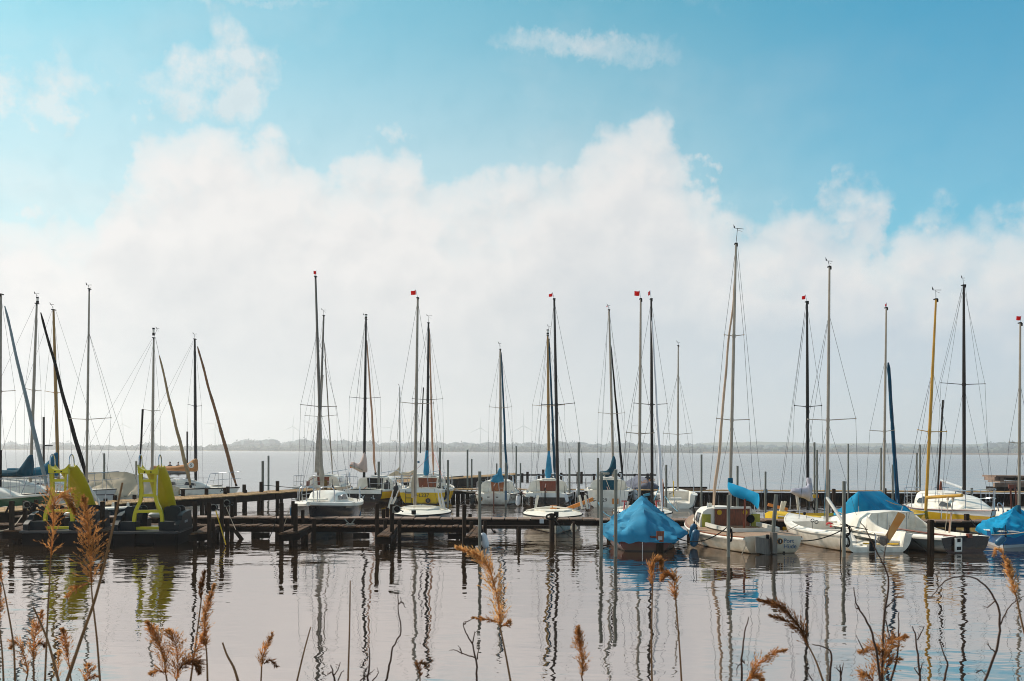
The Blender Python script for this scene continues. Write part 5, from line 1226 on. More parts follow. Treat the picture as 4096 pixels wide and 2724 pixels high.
mb = MB(); mb.bar(P(2583, 1990, 33), P(2588, 2040, 33), .1, .1); mb.bar(P(2575, 1982, 33), P(2600, 1976, 33), .1, .08); T.part('coiled_line', mb, 'rope_blue', world=True)
# yellow dinghy behind the boat lettered Port Hude
T, h = boat('sailing_dinghy', 'yellow dinghy with black mast and pale lavender boom cover', 'sailing boat', 3085, 2078, 10, 4.9, 1.7, DG, Fs=.56, Fb=.60, tw=.7, draft=.2)
T.o.location.y = 30.9; T.m = Matrix.Translation(Vector((T.loc.x * 30.9 / T.loc.y, 30.9, 0))) @ Matrix.Rotation(R(4), 4, 'Z'); T.inv = T.m.inverted(); T.o.location.x = T.loc.x * 30.9 / T.loc.y; T.o.rotation_euler = (0, 0, R(4))
K('yellow_deck', S(222, 180, 34), .4, var=.08)
h.build(HM['yellow'], cockpit=(.1, .55, .25), dm='yellow_deck', rail='white_paint', railr=.02, camber=.14)
mast(T, 31.2, (3228, 1208), (3232, 2040), 'black_mast', .12, spr=[(3178, 1622, 3286, 1622)], decky=2035, decks=(3160, 3300), stays=((3110, 2045, 31.2, 3224, 1214), (3118, 2045, 31.2, 3224, 1214)), flag=(3206, 1181, 3222, 1196, 5))
cover(T, [(3164, 1957, 1972), (3180, 1953, 1980), (3200, 1950, 1990), (3220, 1948, 1996), (3230, 1938, 2002), (3238, 1930, 2006), (3247, 1950, 2002)], 31.0, 'pale_cover', .14, seed=9, wr=.05)
vcover(T, [(1911, 3229, 3241), (1920, 3228, 3245), (1940, 3229, 3247), (1970, 3228, 3248), (1998, 3232, 3248), (2005, 3236, 3246)], 31.05, 'pale_cover', .1, seed=10, wr=.04, name='mast_cover')
spar(T, (3230, 1965), (3166, 1965), 31.0, .035, 'alu')
mb = MB(); mb.tube([P(3188, 1980, 31), P(3195, 2040, 31)], .05, 7); T.part('boom_crutch', mb, 'white_mast', world=True)
mb = MB(); mb.bar(P(3072, 2018, 31.1), P(3150, 2038, 31.1), .05, .1); T.part('tiller', mb, 'orange_board', world=True)
for x0, x1 in ((3122, 3130), (3130, 3142)): mb = MB(); mb.tube([P(x0, 2045, 30.9), P(x1, 2005, 30.9)], .04, 6); T.part('shroud_cover', mb, 'cream_deck', world=True)
# blue tent boat behind
T, h = boat('covered_boat', 'boat under a wide bright blue tent behind the catwalk, slanting blue jib at its right', 'sailing boat', 3425, 2131, 52, 4.5, 1.9, DG, Fs=.5, Fb=.55, tw=.7, draft=.25)
h.build(HM['white'], cockpit=(.1, .6, .3))
tarp(T, h, [(-.1, .95), (.15, 1.28), (1.0, 1.26), (2.4, 1.22), (2.9, .95), (4.5, .58)], 'bright_blue', 0, .98, drop=.18, out=.10, folds=.06, seed=8, endx=.35, p_=1.0)
Yc_ = T.loc.y + 1.9
mast(T, Yc_, (3545, 1232), (3535, 1996), 'alu', .10, spr=[(3480, 1721, 3578, 1720)], hound=1432, decky=2040, decks=(3455, 3590), stays=(), flag=(3539, 1213, 3547, 1225, 4))
jib(T, (3553, 1450), (3594, 2050), Yc_, Yc_ + .9, 'blue_jib', .13, .19, seed=12, wave=.02, drum=True)
mb = MB(); mb.tube([P(3537, 1983, Yc_ - .2), P(3545, 2005, Yc_ - .2), P(3562, 2035, Yc_ - .1), P(3592, 2053, Yc_)], .018, 5); T.part('edge_rope', mb, 'rope_pale', world=True)
# white cabin cruiser with yellow hull, bow towards us
T, h = boat('cabin_cruiser', 'white cabin yacht with yellow hull and black mast at the right', 'sailing boat', 3945, 2137, -94, 5.8, 2.2, DG, bow=True, Fs=.64, Fb=.78, tw=.75, rake=.6)
hm5 = hullmat('hull_yellow_cruiser', S(196, 156, 34), S(40, 34, 26), .04, stripe=S(214, 214, 214), zs=(.56, 3), scum=.2, stain=S(80, 66, 26))
h.build(hm5, cockpit=(.04, .22, .4), rail='mahogany', railr=.02, dm='white_paint'); h.cabin(1.2, 4.8, .82, .42, .42, front=.45, win=[(.06, .26, .3, .85), (.52, .74, .2, .55)], aft=1.2, hatch=True, winm='glass_dark')
h.pulpit(.6, .8, legs=(.86, .94)); h.pushpit(.6); h.stanchions((.3, .5, .68))
Yq = 33.2
mast(T, Yq, (3855, 1142), (3857, 2005), 'brown_mast', .14, spr=[(3764, 1531, 3940, 1535)], decky=2010, decks=(3740, 3960), stays=((3650, 1985, 36, 3848, 1150), (3985, 2040, 31, 3862, 1150), (3720, 1990, 36, 3846, 1160)), vane=(3851, 1112, 9))
spar(T, (3852, 1952), (3764, 1921), Yq, .04, 'grey_plastic', 'boom', Y2=35.4); mb = MB(); mb.tube([P(3764, 1925, 35.4), P(3762, 1960, 35.4)], [.03, .07], 6); T.part('mainsheet_block', mb, 'dark_varnish', world=True)
mb = MB(); mb.tube([P(3772, 1600, 35), P(3748, 2020, 35)], .035, 7); T.part('boathook_pole', mb, 'brown_mast', world=True)
# small white boat corner behind the right blue boat
T, h = boat('sailing_dinghy', 'corner of a low white boat with chrome hoop behind the right blue cover', 'dinghy', 3990, 2085, 4, 4.6, 1.7, DG, Fs=.46, Fb=.5, draft=.2); h.build(HM['white'], cockpit=(.1, .6, .25))
mb = MB(); mb.tube(smooth_path([P(3995, 2045, 32), P(3990, 2018, 32), P(3998, 2012, 32), P(4008, 2022, 32), P(4015, 2050, 32)], 3), .02, 6); T.part('rail_hoop', mb, 'steel', world=True)
mb = MB(); mb.box(P(4048, 1946, 33), (.22, .06, .13)); mb.tube([P(4042, 1955, 33), P(4046, 2050, 33)], .03, 5); mb.tube([P(4062, 1955, 33), P(4068, 2050, 33)], .03, 5); T.part('motor_bracket', mb, 'mahogany', world=True)
# ================================================================ front row at right
FG = 'boats in the front row at right'
# blue tented boat, stern on
T, h = boat('covered_boat', 'oxblood boat under a blue peaked tarp with wooden rudder, between the front poles', 'sailing boat', 2578, 2206, 84, 5.2, 1.86, FG, Fs=.36, Fb=.46, tw=.68, draft=.3)
h.build(HM['oxblood'], cockpit=(.08, .55, .25), rail='mahogany')
tarp(T, h, [(0, .50), (.2, .74), (.7, 1.0), (2.1, 1.08), (2.7, 1.30), (3.1, 1.0), (4.0, .7), (5.2, .52)], 'blue_cover', .0, .98, drop=.05, out=.09, folds=.13, seed=3, hemw=.06, endx=.14, p_=1.06)
Ym = T.loc.y + 2.7
mast(T, Ym, (2563, 1197), (2557, 2045), 'alu', .095, spr=[(2506, 1729, 2616, 1731)], hound=1435, decks=(2470, 2640), decky=2090, stays=((2560, 2090, 29, 2561, 1440),), flag=(2537, 1165, 2558, 1183))
mb = MB(); p = P(2558, 2000, Ym); mb.tube([P(2558, 1996, Ym), P(2558, 2008, Ym), P(2558, 2022, Ym - .05)], [.07, .08, .12], 9); T.part('cover_collar', mb, 'navy_cover', world=True)
mb = MB(); c = P(2640, 2160, T.loc.y - .12); mb.prism([c + Vector((x, 0, z)) for x, z in ((-.09, .22), (.10, .22), (.085, -.05), (-.085, -.05))], (0, .05, 0)); rd_ = T.part('rudder_head', mb, 'dark_varnish', world=True)
mb = MB(); mb.box(c + Vector((0, -.035, .05)), (.1, .01, .09)); T.part('plate', mb, 'grey_plastic', rd_, True)
mb = MB(); mb.box(c + Vector((0, .01, -.18)), (.17, .04, .26)); T.part('rudder', mb, 'post_wood', world=True)
mb = MB(); mb.tube([(-.012, .05, -.05), (-.012, .05, .28)], .02, 6); T.part('rudder_gudgeon', mb, 'steel')

# the boat lettered Port Hüde
T, h = boat('day_sailer', 'white dayboat lettered Port Hüde, teak deck, brown cabin door, bright blue boom cover', 'sailing boat', 3092, 2214, 100, 5.6, 2.25, FG, Fs=.42, Fb=.60, tw=.66, draft=.32, full=.5, rake=.5)
h.build(HM['white_dirty'], cockpit=(.22, .48, .14), coam=.42, dm='teak', rail='varnish', railr=.022, camber=.06)
for sd_ in (1, -1):
    mb = MB(); a = [h.edge(t, sd_, -.38, .06) for t in (.2, .3, .4, .5)]; mb.loft([[p + Vector((0, -.03, 0)), p + Vector((0, .03, 0)), p + Vector((0, .025, .10)), p + Vector((0, -.025, .10))] for p in a], True, True); T.part('coaming', mb, 'white_paint')
mb = MB(); q = [h.edge(.2, 1, -.38, .1), h.edge(.2, -1, -.38, .1)]; mb.bar(q[0], q[1], .05, .09); T.part('aft_coaming', mb, 'white_paint')
mb = MB()
for sd_ in (1, -1): mb.tube([h.edge(t / 12, sd_, .012, -.06) for t in range(13)], .035, 6)
T.part('rubbing_strake', mb, 'white_paint')
x0 = 2.75; zd_ = h.sheer(.5)
h.cabin(x0, 4.6, .86, .42, .50, front=.5, win=[(.12, .45, .25, .75)], hatch=False, zb=zd_ + .02)
mb = MB(); mb.box((x0 - .03, -.06, zd_ + .16), (.04, 1.0, .74)); d_ = T.part('door', mb, 'dark_varnish')
for y in (.32, -.42): mb = MB(); mb.tube([(x0 - .055, y, zd_ + .42), (x0 - .07, y, zd_ + .42)], .07, 14); T.part('vent', mb, 'rope_yellow', d_)
mb = MB(); mb.box((x0 - .03, -.06, zd_ + .545), (.10, 1.06, .05)); T.part('sliding_hatch', mb, 'white_paint')
for y, w in ((.68, .24), (-.74, .24)): mb = MB(); mb.box((x0 - .02, y, zd_ + .2), (.05, w, .34)); T.part('pocket_bag', mb, 'yellow_bag')
mb = MB(); mb.tube([(x0 - .05, -.58, zd_ + .24), (x0 - .09, -.58, zd_ + .24)], .11, 16); T.part('coiled_line', mb, 'rope_dark')
for x, y in ((2.4, .75), (2.42, .45)): mb = MB(); mb.bar((x, y, zd_ - .12), (x - .3, y + .05, zd_ - .1), .06, .03); T.part('loose_line', mb, 'rope_dark')
mb = MB(); mb.tube([(2.0, -.1, .15), (1.98, -.1, .62), (1.95, -.1, 1.25)], .03, 7); T.part('boom_crutch', mb, 'mahogany')
mb = MB(); mb.tube([P(3105, 1978, T.loc.y - .1), P(3092, 2128, T.loc.y - .1)], .05, 9); T.part('rudder_stock', mb, 'galv', world=True)
mb = MB(); mb.box((-.10, .03, .27), (.16, .12, .50)); T.part('rudder_head', mb, 'alu_grey')
mb = MB(); mb.prism([Vector((-.06, .11, .36)), Vector((-.22, .56, .44)), Vector((-.24, .57, .06)), Vector((-.1, .11, -.03))], (.03, 0, 0)); T.part('rudder', mb, 'alu_grey')
mb = MB(); mb.box((-.03, .16, .30), (.05, .06, .34)); T.part('rudder_bracket', mb, 'black')
b1 = emblem(T, -.025, -.17, .30, .075, h.tr); stern_text(T, '1', .10, -.045, -.17, .30, 'lettering_white', b1)
stern_text(T, 'Port', .155, -.012, -.27, .305, 'lettering_blue', h.tr, align='LEFT'); stern_text(T, 'Hüde', .155, -.012, -.27, .17, 'lettering_blue', h.tr, align='LEFT')
for y in (.34, -.28): mb = MB(); mb.tube([(-.01, y, .03), (-.025, y, .03)], .022, 8); T.part('drain', mb, 'black')
Ym = T.loc.y + 2.95
mast(T, Ym, (2944, 976), (2919, 2050), 'alu', .105, spr=[(2898, 1339, 2975, 1339), (2867, 1673, 2996, 1678)], hound=985, decks=(2826, 3020), decky=2060, stays=((3055, 2070, 26, 2950, 980),), vane=(2950, 914, 24, 2), cap=True)
jib(T, (2937, 1118), (2853, 2056), Ym, Ym + 1.6, 'beige_jib', .06, .13, seed=13, wave=.06)
wire(T, [(2942, 1000, Ym), (2937, 1118, Ym)], .007)
cover(T, [(2911, 1930, 1952), (2917, 1930, 1965), (2935, 1936, 1985), (2960, 1944, 1995), (2985, 1954, 2003), (3005, 1962, 2010), (3020, 1968, 2024), (3030, 1972, 2036), (3035, 1976, 2030)], Ym - .3, 'bright_blue', .12, Yd=-1.4, seed=11, wr=.025)
mb = MB(); mb.tube([P(2921, 1912, Ym - .1), P(2921, 1932, Ym - .1)], [.07, .075], 9); T.part('cover_collar', mb, 'navy_cover', world=True)
for x0_, x1_ in ((2829, 2833), (2833, 2843)): mb = MB(); mb.tube([P(x0_, 2085, 27.6), P(x1_, 2012, 27.6)], .035, 6); T.part('shroud_cover', mb, 'cream_deck', world=True)
mb = MB(); mb.tube([P(3030, 2012, 26.8), P(3034, 2045, 26.8)], .035, 6); T.part('shroud_cover', mb, 'cream_deck', world=True)
mb = MB(); mb.tube(sag(T.m @ Vector((-.02, .70, .30)), P(2963, 2225, T.loc.y - .15), .02), .012, 5); T.part('painter', mb, 'rope_pale', world=True)

# open white keelboat with a raised brown rudder
T, h = boat('open_sailboat', 'open white keelboat with scooped stern, raised brown rudder and tall grey mast', 'sailing boat', 3512, 2209, 98, 5.4, 2.15, FG, Fs=.46, Fb=.64, tw=.84, draft=.3, full=.5, rake=.45, dip=.1)
h.build(HM['whitegrey'], cockpit=(.0, .70, .13), coam=.13, open_t=True, dm='white_paint', rail='white_paint', railr=.03, tm='white_deck')
mb = MB()
for sd_ in (1, -1): mb.bar((.25, sd_ * .66, .24), (2.3, sd_ * .66, .27), .38, .05)
T.part('side_bench', mb, 'white_paint'); mb = MB(); mb.box((2.55, 0, .26), (.12, 1.5, .22)); T.part('thwart', mb, 'white_paint')
mb = MB(); mb.box((.35, 0, .14), (.5, .5, .06)); T.part('hatch', mb, 'white_deck')
mb = MB(); mb.box((-.03, .16, .16), (.04, .16, .26)); T.part('rudder_bracket', mb, 'black')
mb = MB(); mb.tube([(-.06, .1, -.02), (-.06, .1, .46)], .022, 7); T.part('rudder_pintle', mb, 'steel')
Yr = T.loc.y - .1; mb = MB(); mb.prism([P(3538, 2148, Yr), P(3530, 2160, Yr), P(3556, 2170, Yr), P(3622, 2066, Yr), P(3616, 2056, Yr), P(3592, 2048, Yr)], (.02, .05, 0)); T.part('rudder', mb, 'rust_rudder', world=True)
mb = MB(); mb.tube([P(3514, 2155, Yr), P(3535, 2162, Yr), P(3545, 2172, Yr)], [.09, .13, .1], 9); T.part('rudder_head', mb, 'alu_grey', world=True)
mb = MB(); mb.tube([(.0, .1, .46), (.9, .35, .54), (1.5, .5, .57)], .02, 6); T.part('tiller', mb, 'alu'); mb = MB(); mb.tube([(.35, .1, .54), (1.2, .42, .62)], .013, 6); T.part('tiller_extension', mb, 'black')
mb = MB(); mb.tube([(-.0, -.55, .20), (.3, -.4, .18), (.2, -.1, .18), (.4, .2, .19)], .018, 5); T.part('loose_line', mb, 'rope_yellow')
Ym = T.loc.y + 2.9
mast(T, Ym, (3318, 1068), (3308, 2103), 'alu', .105, spr=[(3232, 1677, 3423, 1674)], hound=1255, decks=(3196, 3436), decky=2075, stays=((3192, 2060, 29.6, 3316, 1260),), vane=(3313, 1044, 16, 1))
mb = MB(); mb.tube([P(3308, 1990, Ym), P(3372, 2088, Ym - .9), P(3425, 2170, Ym - 1.8)], .045, 8); T.part('boom', mb, 'white_mast', world=True)
mb = MB(); mb.sphere(P(3218, 2054, 29.4), .05); T.part('furling_drum', mb, 'black', world=True)
mb = MB(); mb.tube(smooth_path([P(3306, 2096, Ym - .1), P(3316, 2092, Ym - .15), P(3330, 2098, Ym - .2), P(3322, 2106, Ym - .1)], 3), .03, 6); T.part('loose_halyard', mb, 'red', world=True)
for x, y in ((3250, 2082), (3266, 2088)): mb = MB(); mb.torus(P(x, y, Ym - .2), .045, .010, (0, 1, .2), 14, 5); T.part('line_coil', mb, 'rope_dark', world=True)
wire(T, [(3312, 1700, Ym), (3296, 2085, Ym)], .008, 'rope_blue', 'halyard')

# white dinghy with black stern and yellow mast
T, h = boat('cuddy_dinghy', 'white dinghy with black stern, yellow mast and boom, tall white spray cuddy', 'sailing boat', 3862, 2210, 112, 5.4, 2.1, FG, Fs=.38, Fb=.56, tw=.74, draft=.25, full=.5, rake=.5)
h.build(HM['grey'], cockpit=(.03, .52, .08), coam=.2, dm='white_paint', rail='white_paint', railr=.035, tm=HM['black'])
rows = []
for t, hz in ((.50, .50), (.56, .51), (.64, .45), (.74, .32), (.86, .16), (.97, .04)):
    rows.append([h.edge(t, -1, -.1) + Vector((0, 0, .0)), h.edge(t, -1, -.16, hz * .55), h.edge(t, -1, -.30, hz * .92), Vector((h.x(t, 1), 0, h.sheer(t) + hz)), h.edge(t, 1, -.30, hz * .92), h.edge(t, 1, -.16, hz * .55), h.edge(t, 1, -.1)])
mb = MB(); mb.loft(rows, False); mb.v = list(mb.v); T.part('cuddy', mb, 'white_paint', smooth=60)
mb = MB(); bk = [Vector((p.x + .012, p.y, p.z)) for p in rows[0]]; mb.add(bk + [Vector((bk[0].x, bk[0].y, .1)), Vector((bk[-1].x, bk[-1].y, .1))], [(7, 0, 1, 2, 3, 4, 5, 6, 8)]); T.part('bulkhead', mb, 'white_deck', smooth=0)
for sd_ in (1, -1):
    mb = MB(); q = [(h.edge(t, sd_, -.14), hz) for t, hz in ((.28, .03), (.36, .08), (.43, .17), (.47, .26), (.505, .38))]
    mb.loft([[p + Vector((0, -sd_ * .02, 0)), p + Vector((0, sd_ * .02, 0)), p + Vector((0, -sd_ * .02, hz)), p + Vector((0, -sd_ * .06, hz))] for p, hz in q], True, True); T.part('coaming', mb, 'white_paint')
mb = MB()
for y in (-.5, -.18, .18, .5): mb.box((bk[0].x - .01, y, .48), (.012, .012, .7))
T.part('bulkhead_seams', mb, 'grey_plastic')
mb = MB(); mb.box((-.06, .30, .21), (.03, .22, .34)); rb_ = T.part('rudder_bracket', mb, 'white_paint'); mb = MB(); mb.box((-.08, .30, .32), (.012, .1, .09)); mb.box((-.08, .30, .12), (.012, .13, .08)); T.part('bracket_opening', mb, 'black', rb_)
mb = MB(); mb.tube([(.0, .32, .40), (.9, .62, .46), (1.75, .8, .52)], [.03, .028, .02], 6); T.part('tiller', mb, 'mahogany'); mb = MB(); mb.box((-.0, -.12, .42), (.1, .12, .1)); T.part('stern_block', mb, 'mahogany')
Ym = T.loc.y + 2.6
mast(T, Ym, (3744, 1198), (3703, 2043), 'yellow_mast', .105, spr=[(3672, 1719, 3786, 1726)], hound=1480, decks=(3600, 3765), decky=2075, stays=((3625, 2080, 30, 3728, 1490),), vane=(3743, 1160, 22, 0))
spar(T, (3706, 1990), (3848, 1981), Ym - .1, .045, 'yellow_mast', Y2=Ym - 1.6)
for x in (3788, 3808): mb = MB(); mb.tube([P(x + 4, 1986, Ym - 1.2), P(x, 2060, Ym - 1.5), P(x - 8, 2130, Ym - 1.6)], .008, 4); mb.tube([P(x + 3, 1990, Ym - 1.2), P(x + 2, 2002, Ym - 1.2)], .03, 6); T.part('mainsheet', mb, 'rope_pale', world=True)
mb = MB(); mb.tube([P(3804, 2050, Ym - 1.3), P(3796, 2130, Ym - 1.5)], .02, 5); T.part('wooden_stick', mb, 'pink_jib', world=True)

# right edge boat under blue cover
T, h = boat('covered_boat', 'blue hulled boat under a blue cover at the right picture edge, red burgee above', 'sailing boat', 4016, 2192, 236, 5.0, 1.9, FG, bow=True, Fs=.42, Fb=.48, tw=.8, draft=.3)
h.build(HM['blue'], cockpit=(.08, .55, .25), rail='white_paint')
tarp(T, h, [(0, .55), (.5, .75), (2.0, .95), (2.6, 1.02), (3.2, .86), (4.0, .72), (5.0, .53)], 'bright_blue', .0, .98, drop=.05, out=.07, folds=.10, seed=13, endx=.1)
Ym = T.loc.y - 2.3
mast(T, Ym, (4081, 1293), (4076, 2040), 'alu', .09, spr=[(4037, 1768, 4122, 1768)], hound=1525, decks=(4010, 4140), decky=2060, stays=(), flag=(4063, 1265, 4085, 1281))
mb = MB(); mb.tube([P(4073, 2022, Ym), P(4072, 2060, Ym - .05)], [.06, .10], 9); T.part('cover_collar', mb, 'navy_cover', world=True)

# ================================================================ fenders, ropes
def fender(px, py, Y, L_, r, m, label, tilt=(0, 0, 1), eye=True):
    c = P(px, py, Y); d = Vector(tilt).normalized(); mb = MB(); prof = [(-.5, .18), (-.46, .55), (-.36, .9), (-.2, 1), (.2, 1), (.36, .9), (.46, .55), (.5, .18)]
    T = Thing('fender', label, 'fender', (c.x, c.y, c.z - L_ / 2), 0, 'fenders hanging from the boats'); mb.tube([c + d * L_ * t for t, q in prof], [r * q for t, q in prof], 12); T.part('body', mb, m, world=True, smooth=60)
    if eye: mb = MB(); mb.tube([c + d * L_ * .48, c + d * L_ * .62], r * .25, 6); mb.tube([c + d * L_ * .6, c + d * L_ * .6 + Vector((0, .03, .28))], .008, 4); T.part('lanyard', mb, 'rope_dark', world=True)
for a in [
    (2772, 2125, 26.4, .42, .095, 'fender_blue', 'farther of two blue fenders at the bow of the Port Hüde boat', (.15, 0, 1)),
    (2779, 2152, 25.8, .46, .11, 'fender_blue', 'nearer larger one of two blue fenders on the Port Hüde boat', (.2, 0, 1)),
    (3223, 2131, 27.0, .30, .13, 'fender_white', 'round white fender on the flank of the open white keelboat', (.9, -.3, .3)),
    (1433, 2043, 33.4, .42, .09, 'fender_blue', 'blue fender on the right side of the white cabin boat', (-.1, 0, 1)),
    (1167, 2048, 32.6, .36, .06, 'fender_blue', 'small blue fender at the left edge of the white cabin boat', (0, 0, 1)),
    (1548, 1946, 46.6, .52, .15, 'fender_black', 'black fender on the right of the yacht with the pink sail cover', (0, 0, 1)),
    (1582, 1965, 46.8, .62, .12, 'fender_black', 'black fender left of the yellow yacht', (.12, 0, 1)),
    (1776, 1975, 46.4, .58, .12, 'fender_black', 'black fender between the two poles right of the yellow yacht', (-.15, 0, 1)),
    (1803, 1966, 48.5, .52, .12, 'fender_black', 'black fender farthest right on the yellow yacht', (-.15, 0, 1)),
    (1891, 1997, 46.0, .5, .14, 'fender_black', 'black fender at the left of the white yacht with the crumpled blue cover', (0, 0, 1)),
    (2073, 2000, 44.5, .50, .11, 'fender_white', 'white fender low on the left side of the dark hulled yacht', (.1, 0, 1)),
    (2264, 1991, 44.0, .42, .10, 'fender_white', 'white fender near the transom on the right of the dark hulled yacht', (-.25, 0, 1)),
    (2287, 1979, 46.5, .42, .10, 'fender_white', 'white fender farther forward on the right of the dark hulled yacht', (-.15, 0, 1)),
    (2310, 1972, 46.2, .42, .09, 'fender_white', 'white fender on the left side of the reverse transom yacht', (0, 0, 1)),
    (2540, 1979, 47.0, .50, .12, 'fender_white', 'large white fender on the right side of the reverse transom yacht', (0, 0, 1)),
    (535, 2042, 31.9, .36, .11, 'fender_black', 'dark fender lying along the side of the low dark dinghy', (1, 0, .1)),
    (1937, 2162, 25.6, .42, .10, 'fender_white', 'white fender at the end of the rightmost finger jetty', (-.3, 0, 1)),
    (4002, 2163, 24.6, .30, .085, 'fender_blue', 'blue fender tilted in front of the blue boat at the right edge', (.8, 0, .7)),
    (1328, 1960, 47.4, .40, .10, 'fender_black', 'black fender between the brown rudder yacht and the pink cover yacht', (.1, 0, 1))]:
    fender(*a[:7], tilt=a[7])
def rope(pts, label, m='rope_dark', r=.014, sg=None):
    pts = [P(*p) for p in pts]
    if sg is not None: pts = sag(pts[0], pts[1], sg, 14)
    else: pts = smooth_path(pts, 5)
    mb = MB(); mb.tube(pts, r, 5); return single('mooring_rope', mb, m, label, 'rope', 'mooring ropes')
rope([(2705, 2150, 25.2), (2912, 2106, 24.4)], 'dark rope from the blue tent boat past the blue fenders to the front pole', sg=.22)
rope([(3178, 2162, 24.7), (3372, 2118, 24.3)], 'dark rope from the transom lettered Port Hüde to the coiled front pole', sg=.10)
rope([(3365, 2110, 24.2), (3362, 2180, 24.2), (3360, 2262, 24.0)], 'dark rope hanging straight into the water at the coiled front pole')
rope([(3626, 2130, 25.6), (3655, 2160, 25.2), (3708, 2206, 24.6)], 'dark green rope slanting into the water at the white dinghy with black stern')
rope([(3624, 2130, 25.6), (3630, 2190, 25.3), (3628, 2240, 25.0)], 'dark rope dropping into the water left of the white dinghy with black stern')
rope([(3880, 2075, 29), (3970, 2130, 27)], 'dark rope beside the yellow hull at right', sg=.15)
rope([(3965, 2139, 25.2), (4100, 2128, 24.6)], 'white rope along the edge of the right blue cover', 'rope_pale', .012, .02)
rope([(1790, 1940, 46), (1905, 1967, 45.5)], 'pale rope from the yellow yacht to the white yacht with crumpled cover', 'rope_pale', .016, .12)
rope([(2060, 1950, 45), (2120, 2000, 43), (2220, 2040, 39)], 'dark rope from the dark hulled yacht towards the catwalk', r=.012)
rope([(1116, 2026, 26), (1098, 2100, 25.9), (1072, 2165, 25.7)], 'dark rope slanting from the left post of the white cabin boat finger into the water', r=.012)
rope([(1164, 2018, 27.5), (1150, 2060, 27.6), (1138, 2096, 27.8)], 'brown rope from the white cabin boat post down to the landing stage', 'rope_pale', .01)
rope([(862, 2040, 26.2), (876, 2085, 26.0), (895, 2150, 25.8), (903, 2178, 25.7)], 'yellow strap hanging from the winch wheel into the water', 'rope_yellow', .016)
rope([(905, 2030, 27.3), (930, 2090, 27.0), (943, 2118, 26.8)], 'thin grey rope hanging beside the yellow strap', 'rope_pale', .01)
rope([(815, 2003, 41), (840, 2010, 40), (855, 1998, 39.5), (862, 1990, 39)], 'drooping dark rope under the rear dock, left of middle', r=.02)
rope([(960, 1995, 42), (975, 2008, 42), (1015, 1988, 43)], 'drooping dark rope under the rear dock at its right part', r=.02)
rope([(725, 2008, 37), (750, 2024, 37), (772, 2022, 36.5)], 'drooping dark rope under the rear dock right of the slides', r=.02)
rope([(20, 2060, 29), (34, 2028, 29), (42, 2018, 29)], 'dark strap at the post on the left edge', r=.03)
rope([(90, 2060, 28.5), (60, 2100, 27.4), (30, 2118, 26.6), (0, 2124, 26.4)], 'pale rope running down to the left finger jetty', 'rope_pale', .015)
rope([(2392, 2008, 33), (2415, 2050, 32), (2460, 2075, 31)], 'blue rope from the pale steel pole to the white dinghy behind the blue tent', 'rope_blue', .012)
rope([(2640, 1942, 44), (2610, 2010, 34), (2588, 2028, 33)], 'blue rope slanting from the dull wooden rudder to the blue tent', 'rope_blue', .016)
rope([(2660, 1985, 40), (2690, 2025, 36), (2712, 2046, 33.4)], 'second blue rope slanting right over the white dinghy behind the tent', 'rope_blue', .014)
rope([(1960, 2105, 28.2), (1975, 2128, 28), (1982, 2130, 28), (1978, 2122, 28)], 'dark frayed rope hanging from the landing stage right of the last finger', r=.02)
rope([(2225, 2085, 28), (2262, 2130, 27.5), (2290, 2152, 27)], 'dark rope slanting across the hull of the cream dinghy', r=.012)
rope([(3545, 2002, 30.5), (3585, 2018, 31.5), (3620, 2020, 32.4), (3640, 2008, 33)], 'pale rope from the blue tent to the white cabin yacht', 'rope_pale', .014)
rope([(3340, 2040, 31.5), (3400, 2066, 30.4), (3480, 2064, 30)], 'pale rope along the foot of the wide blue tent', 'rope_pale', .012)
rope([(1240, 1960, 47), (1160, 1950, 45), (1050, 1940, 44)], 'slack dark rope from the brown rudder yacht to the rear dock pole', r=.014)
rope([(1420, 1962, 46), (1470, 1968, 46), (1514, 1952, 46.4)], 'pale rope across the stern of the pink cover yacht to its pole', 'rope_pale', .014)
rope([(1600, 1958, 46), (1640, 1975, 45.6), (1756, 1955, 46.4)], 'thin grey rope along the yellow stern to the tall pole', 'rope_pale', .01)
rope([(1905, 1985, 45), (1860, 2002, 44), (1831, 2030, 32)], 'dark rope from the crumpled cover yacht to a wooden post', r=.012)
rope([(2090, 1985, 44), (2050, 1978, 44.5), (2026, 1968, 45)], 'short dark rope from the dark hulled yacht to the blue sleeved pole', r=.014)
rope([(2540, 1975, 46), (2600, 2002, 44), (2664, 1985, 43)], 'dark rope between the reverse transom yacht and the open sailboat pole', r=.014)
rope([(3196, 2098, 26), (3150, 2120, 25), (3100, 2132, 24.6)], 'pale rope lying over the stern deck of the Port Hüde boat', 'rope_pale', .01)
def coil(px, y0, y1, Y, w, label, m='rope_dark'):
    mb = MB(); rd = random.Random(px)
    for k in range(5):
        c = P(px + rd.uniform(-3, 3), (y0 + y1) / 2 + rd.uniform(-4, 4), Y); hz = (P(px, y0, Y).z - P(px, y1, Y).z) / 2 * rd.uniform(.7, 1); ww = w / F * Y / 2 * rd.uniform(.7, 1.1)
        mb.tube([c + Vector((math.cos(a) * ww, -.09 - .02 * k + .03 * math.sin(a), math.sin(a) * hz)) for a in [i * 2 * PI / 16 for i in range(17)]], .011, 5)
    return single('rope_coil', mb, m, label, 'rope', 'rope coils hung on posts and poles')
coil(2914, 2110, 2165, 24.3, 20, 'long dark rope loops hung on the front pole before the boat lettered Port Hüde')
coil(3378, 2098, 2140, 24.1, 34, 'thick dark rope bundle on the front pole before the open white keelboat'); coil(3380, 2140, 2186, 24.1, 24, 'dark rope loops hanging below the bundle on the open keelboat pole')
coil(2205, 2055, 2080, 26.6, 46, 'dark rope coil on the post at the bow of the cream dinghy'); coil(2294, 2090, 2125, 26.2, 20, 'grey rope hitch on the thin leaning stake', 'rope_pale')
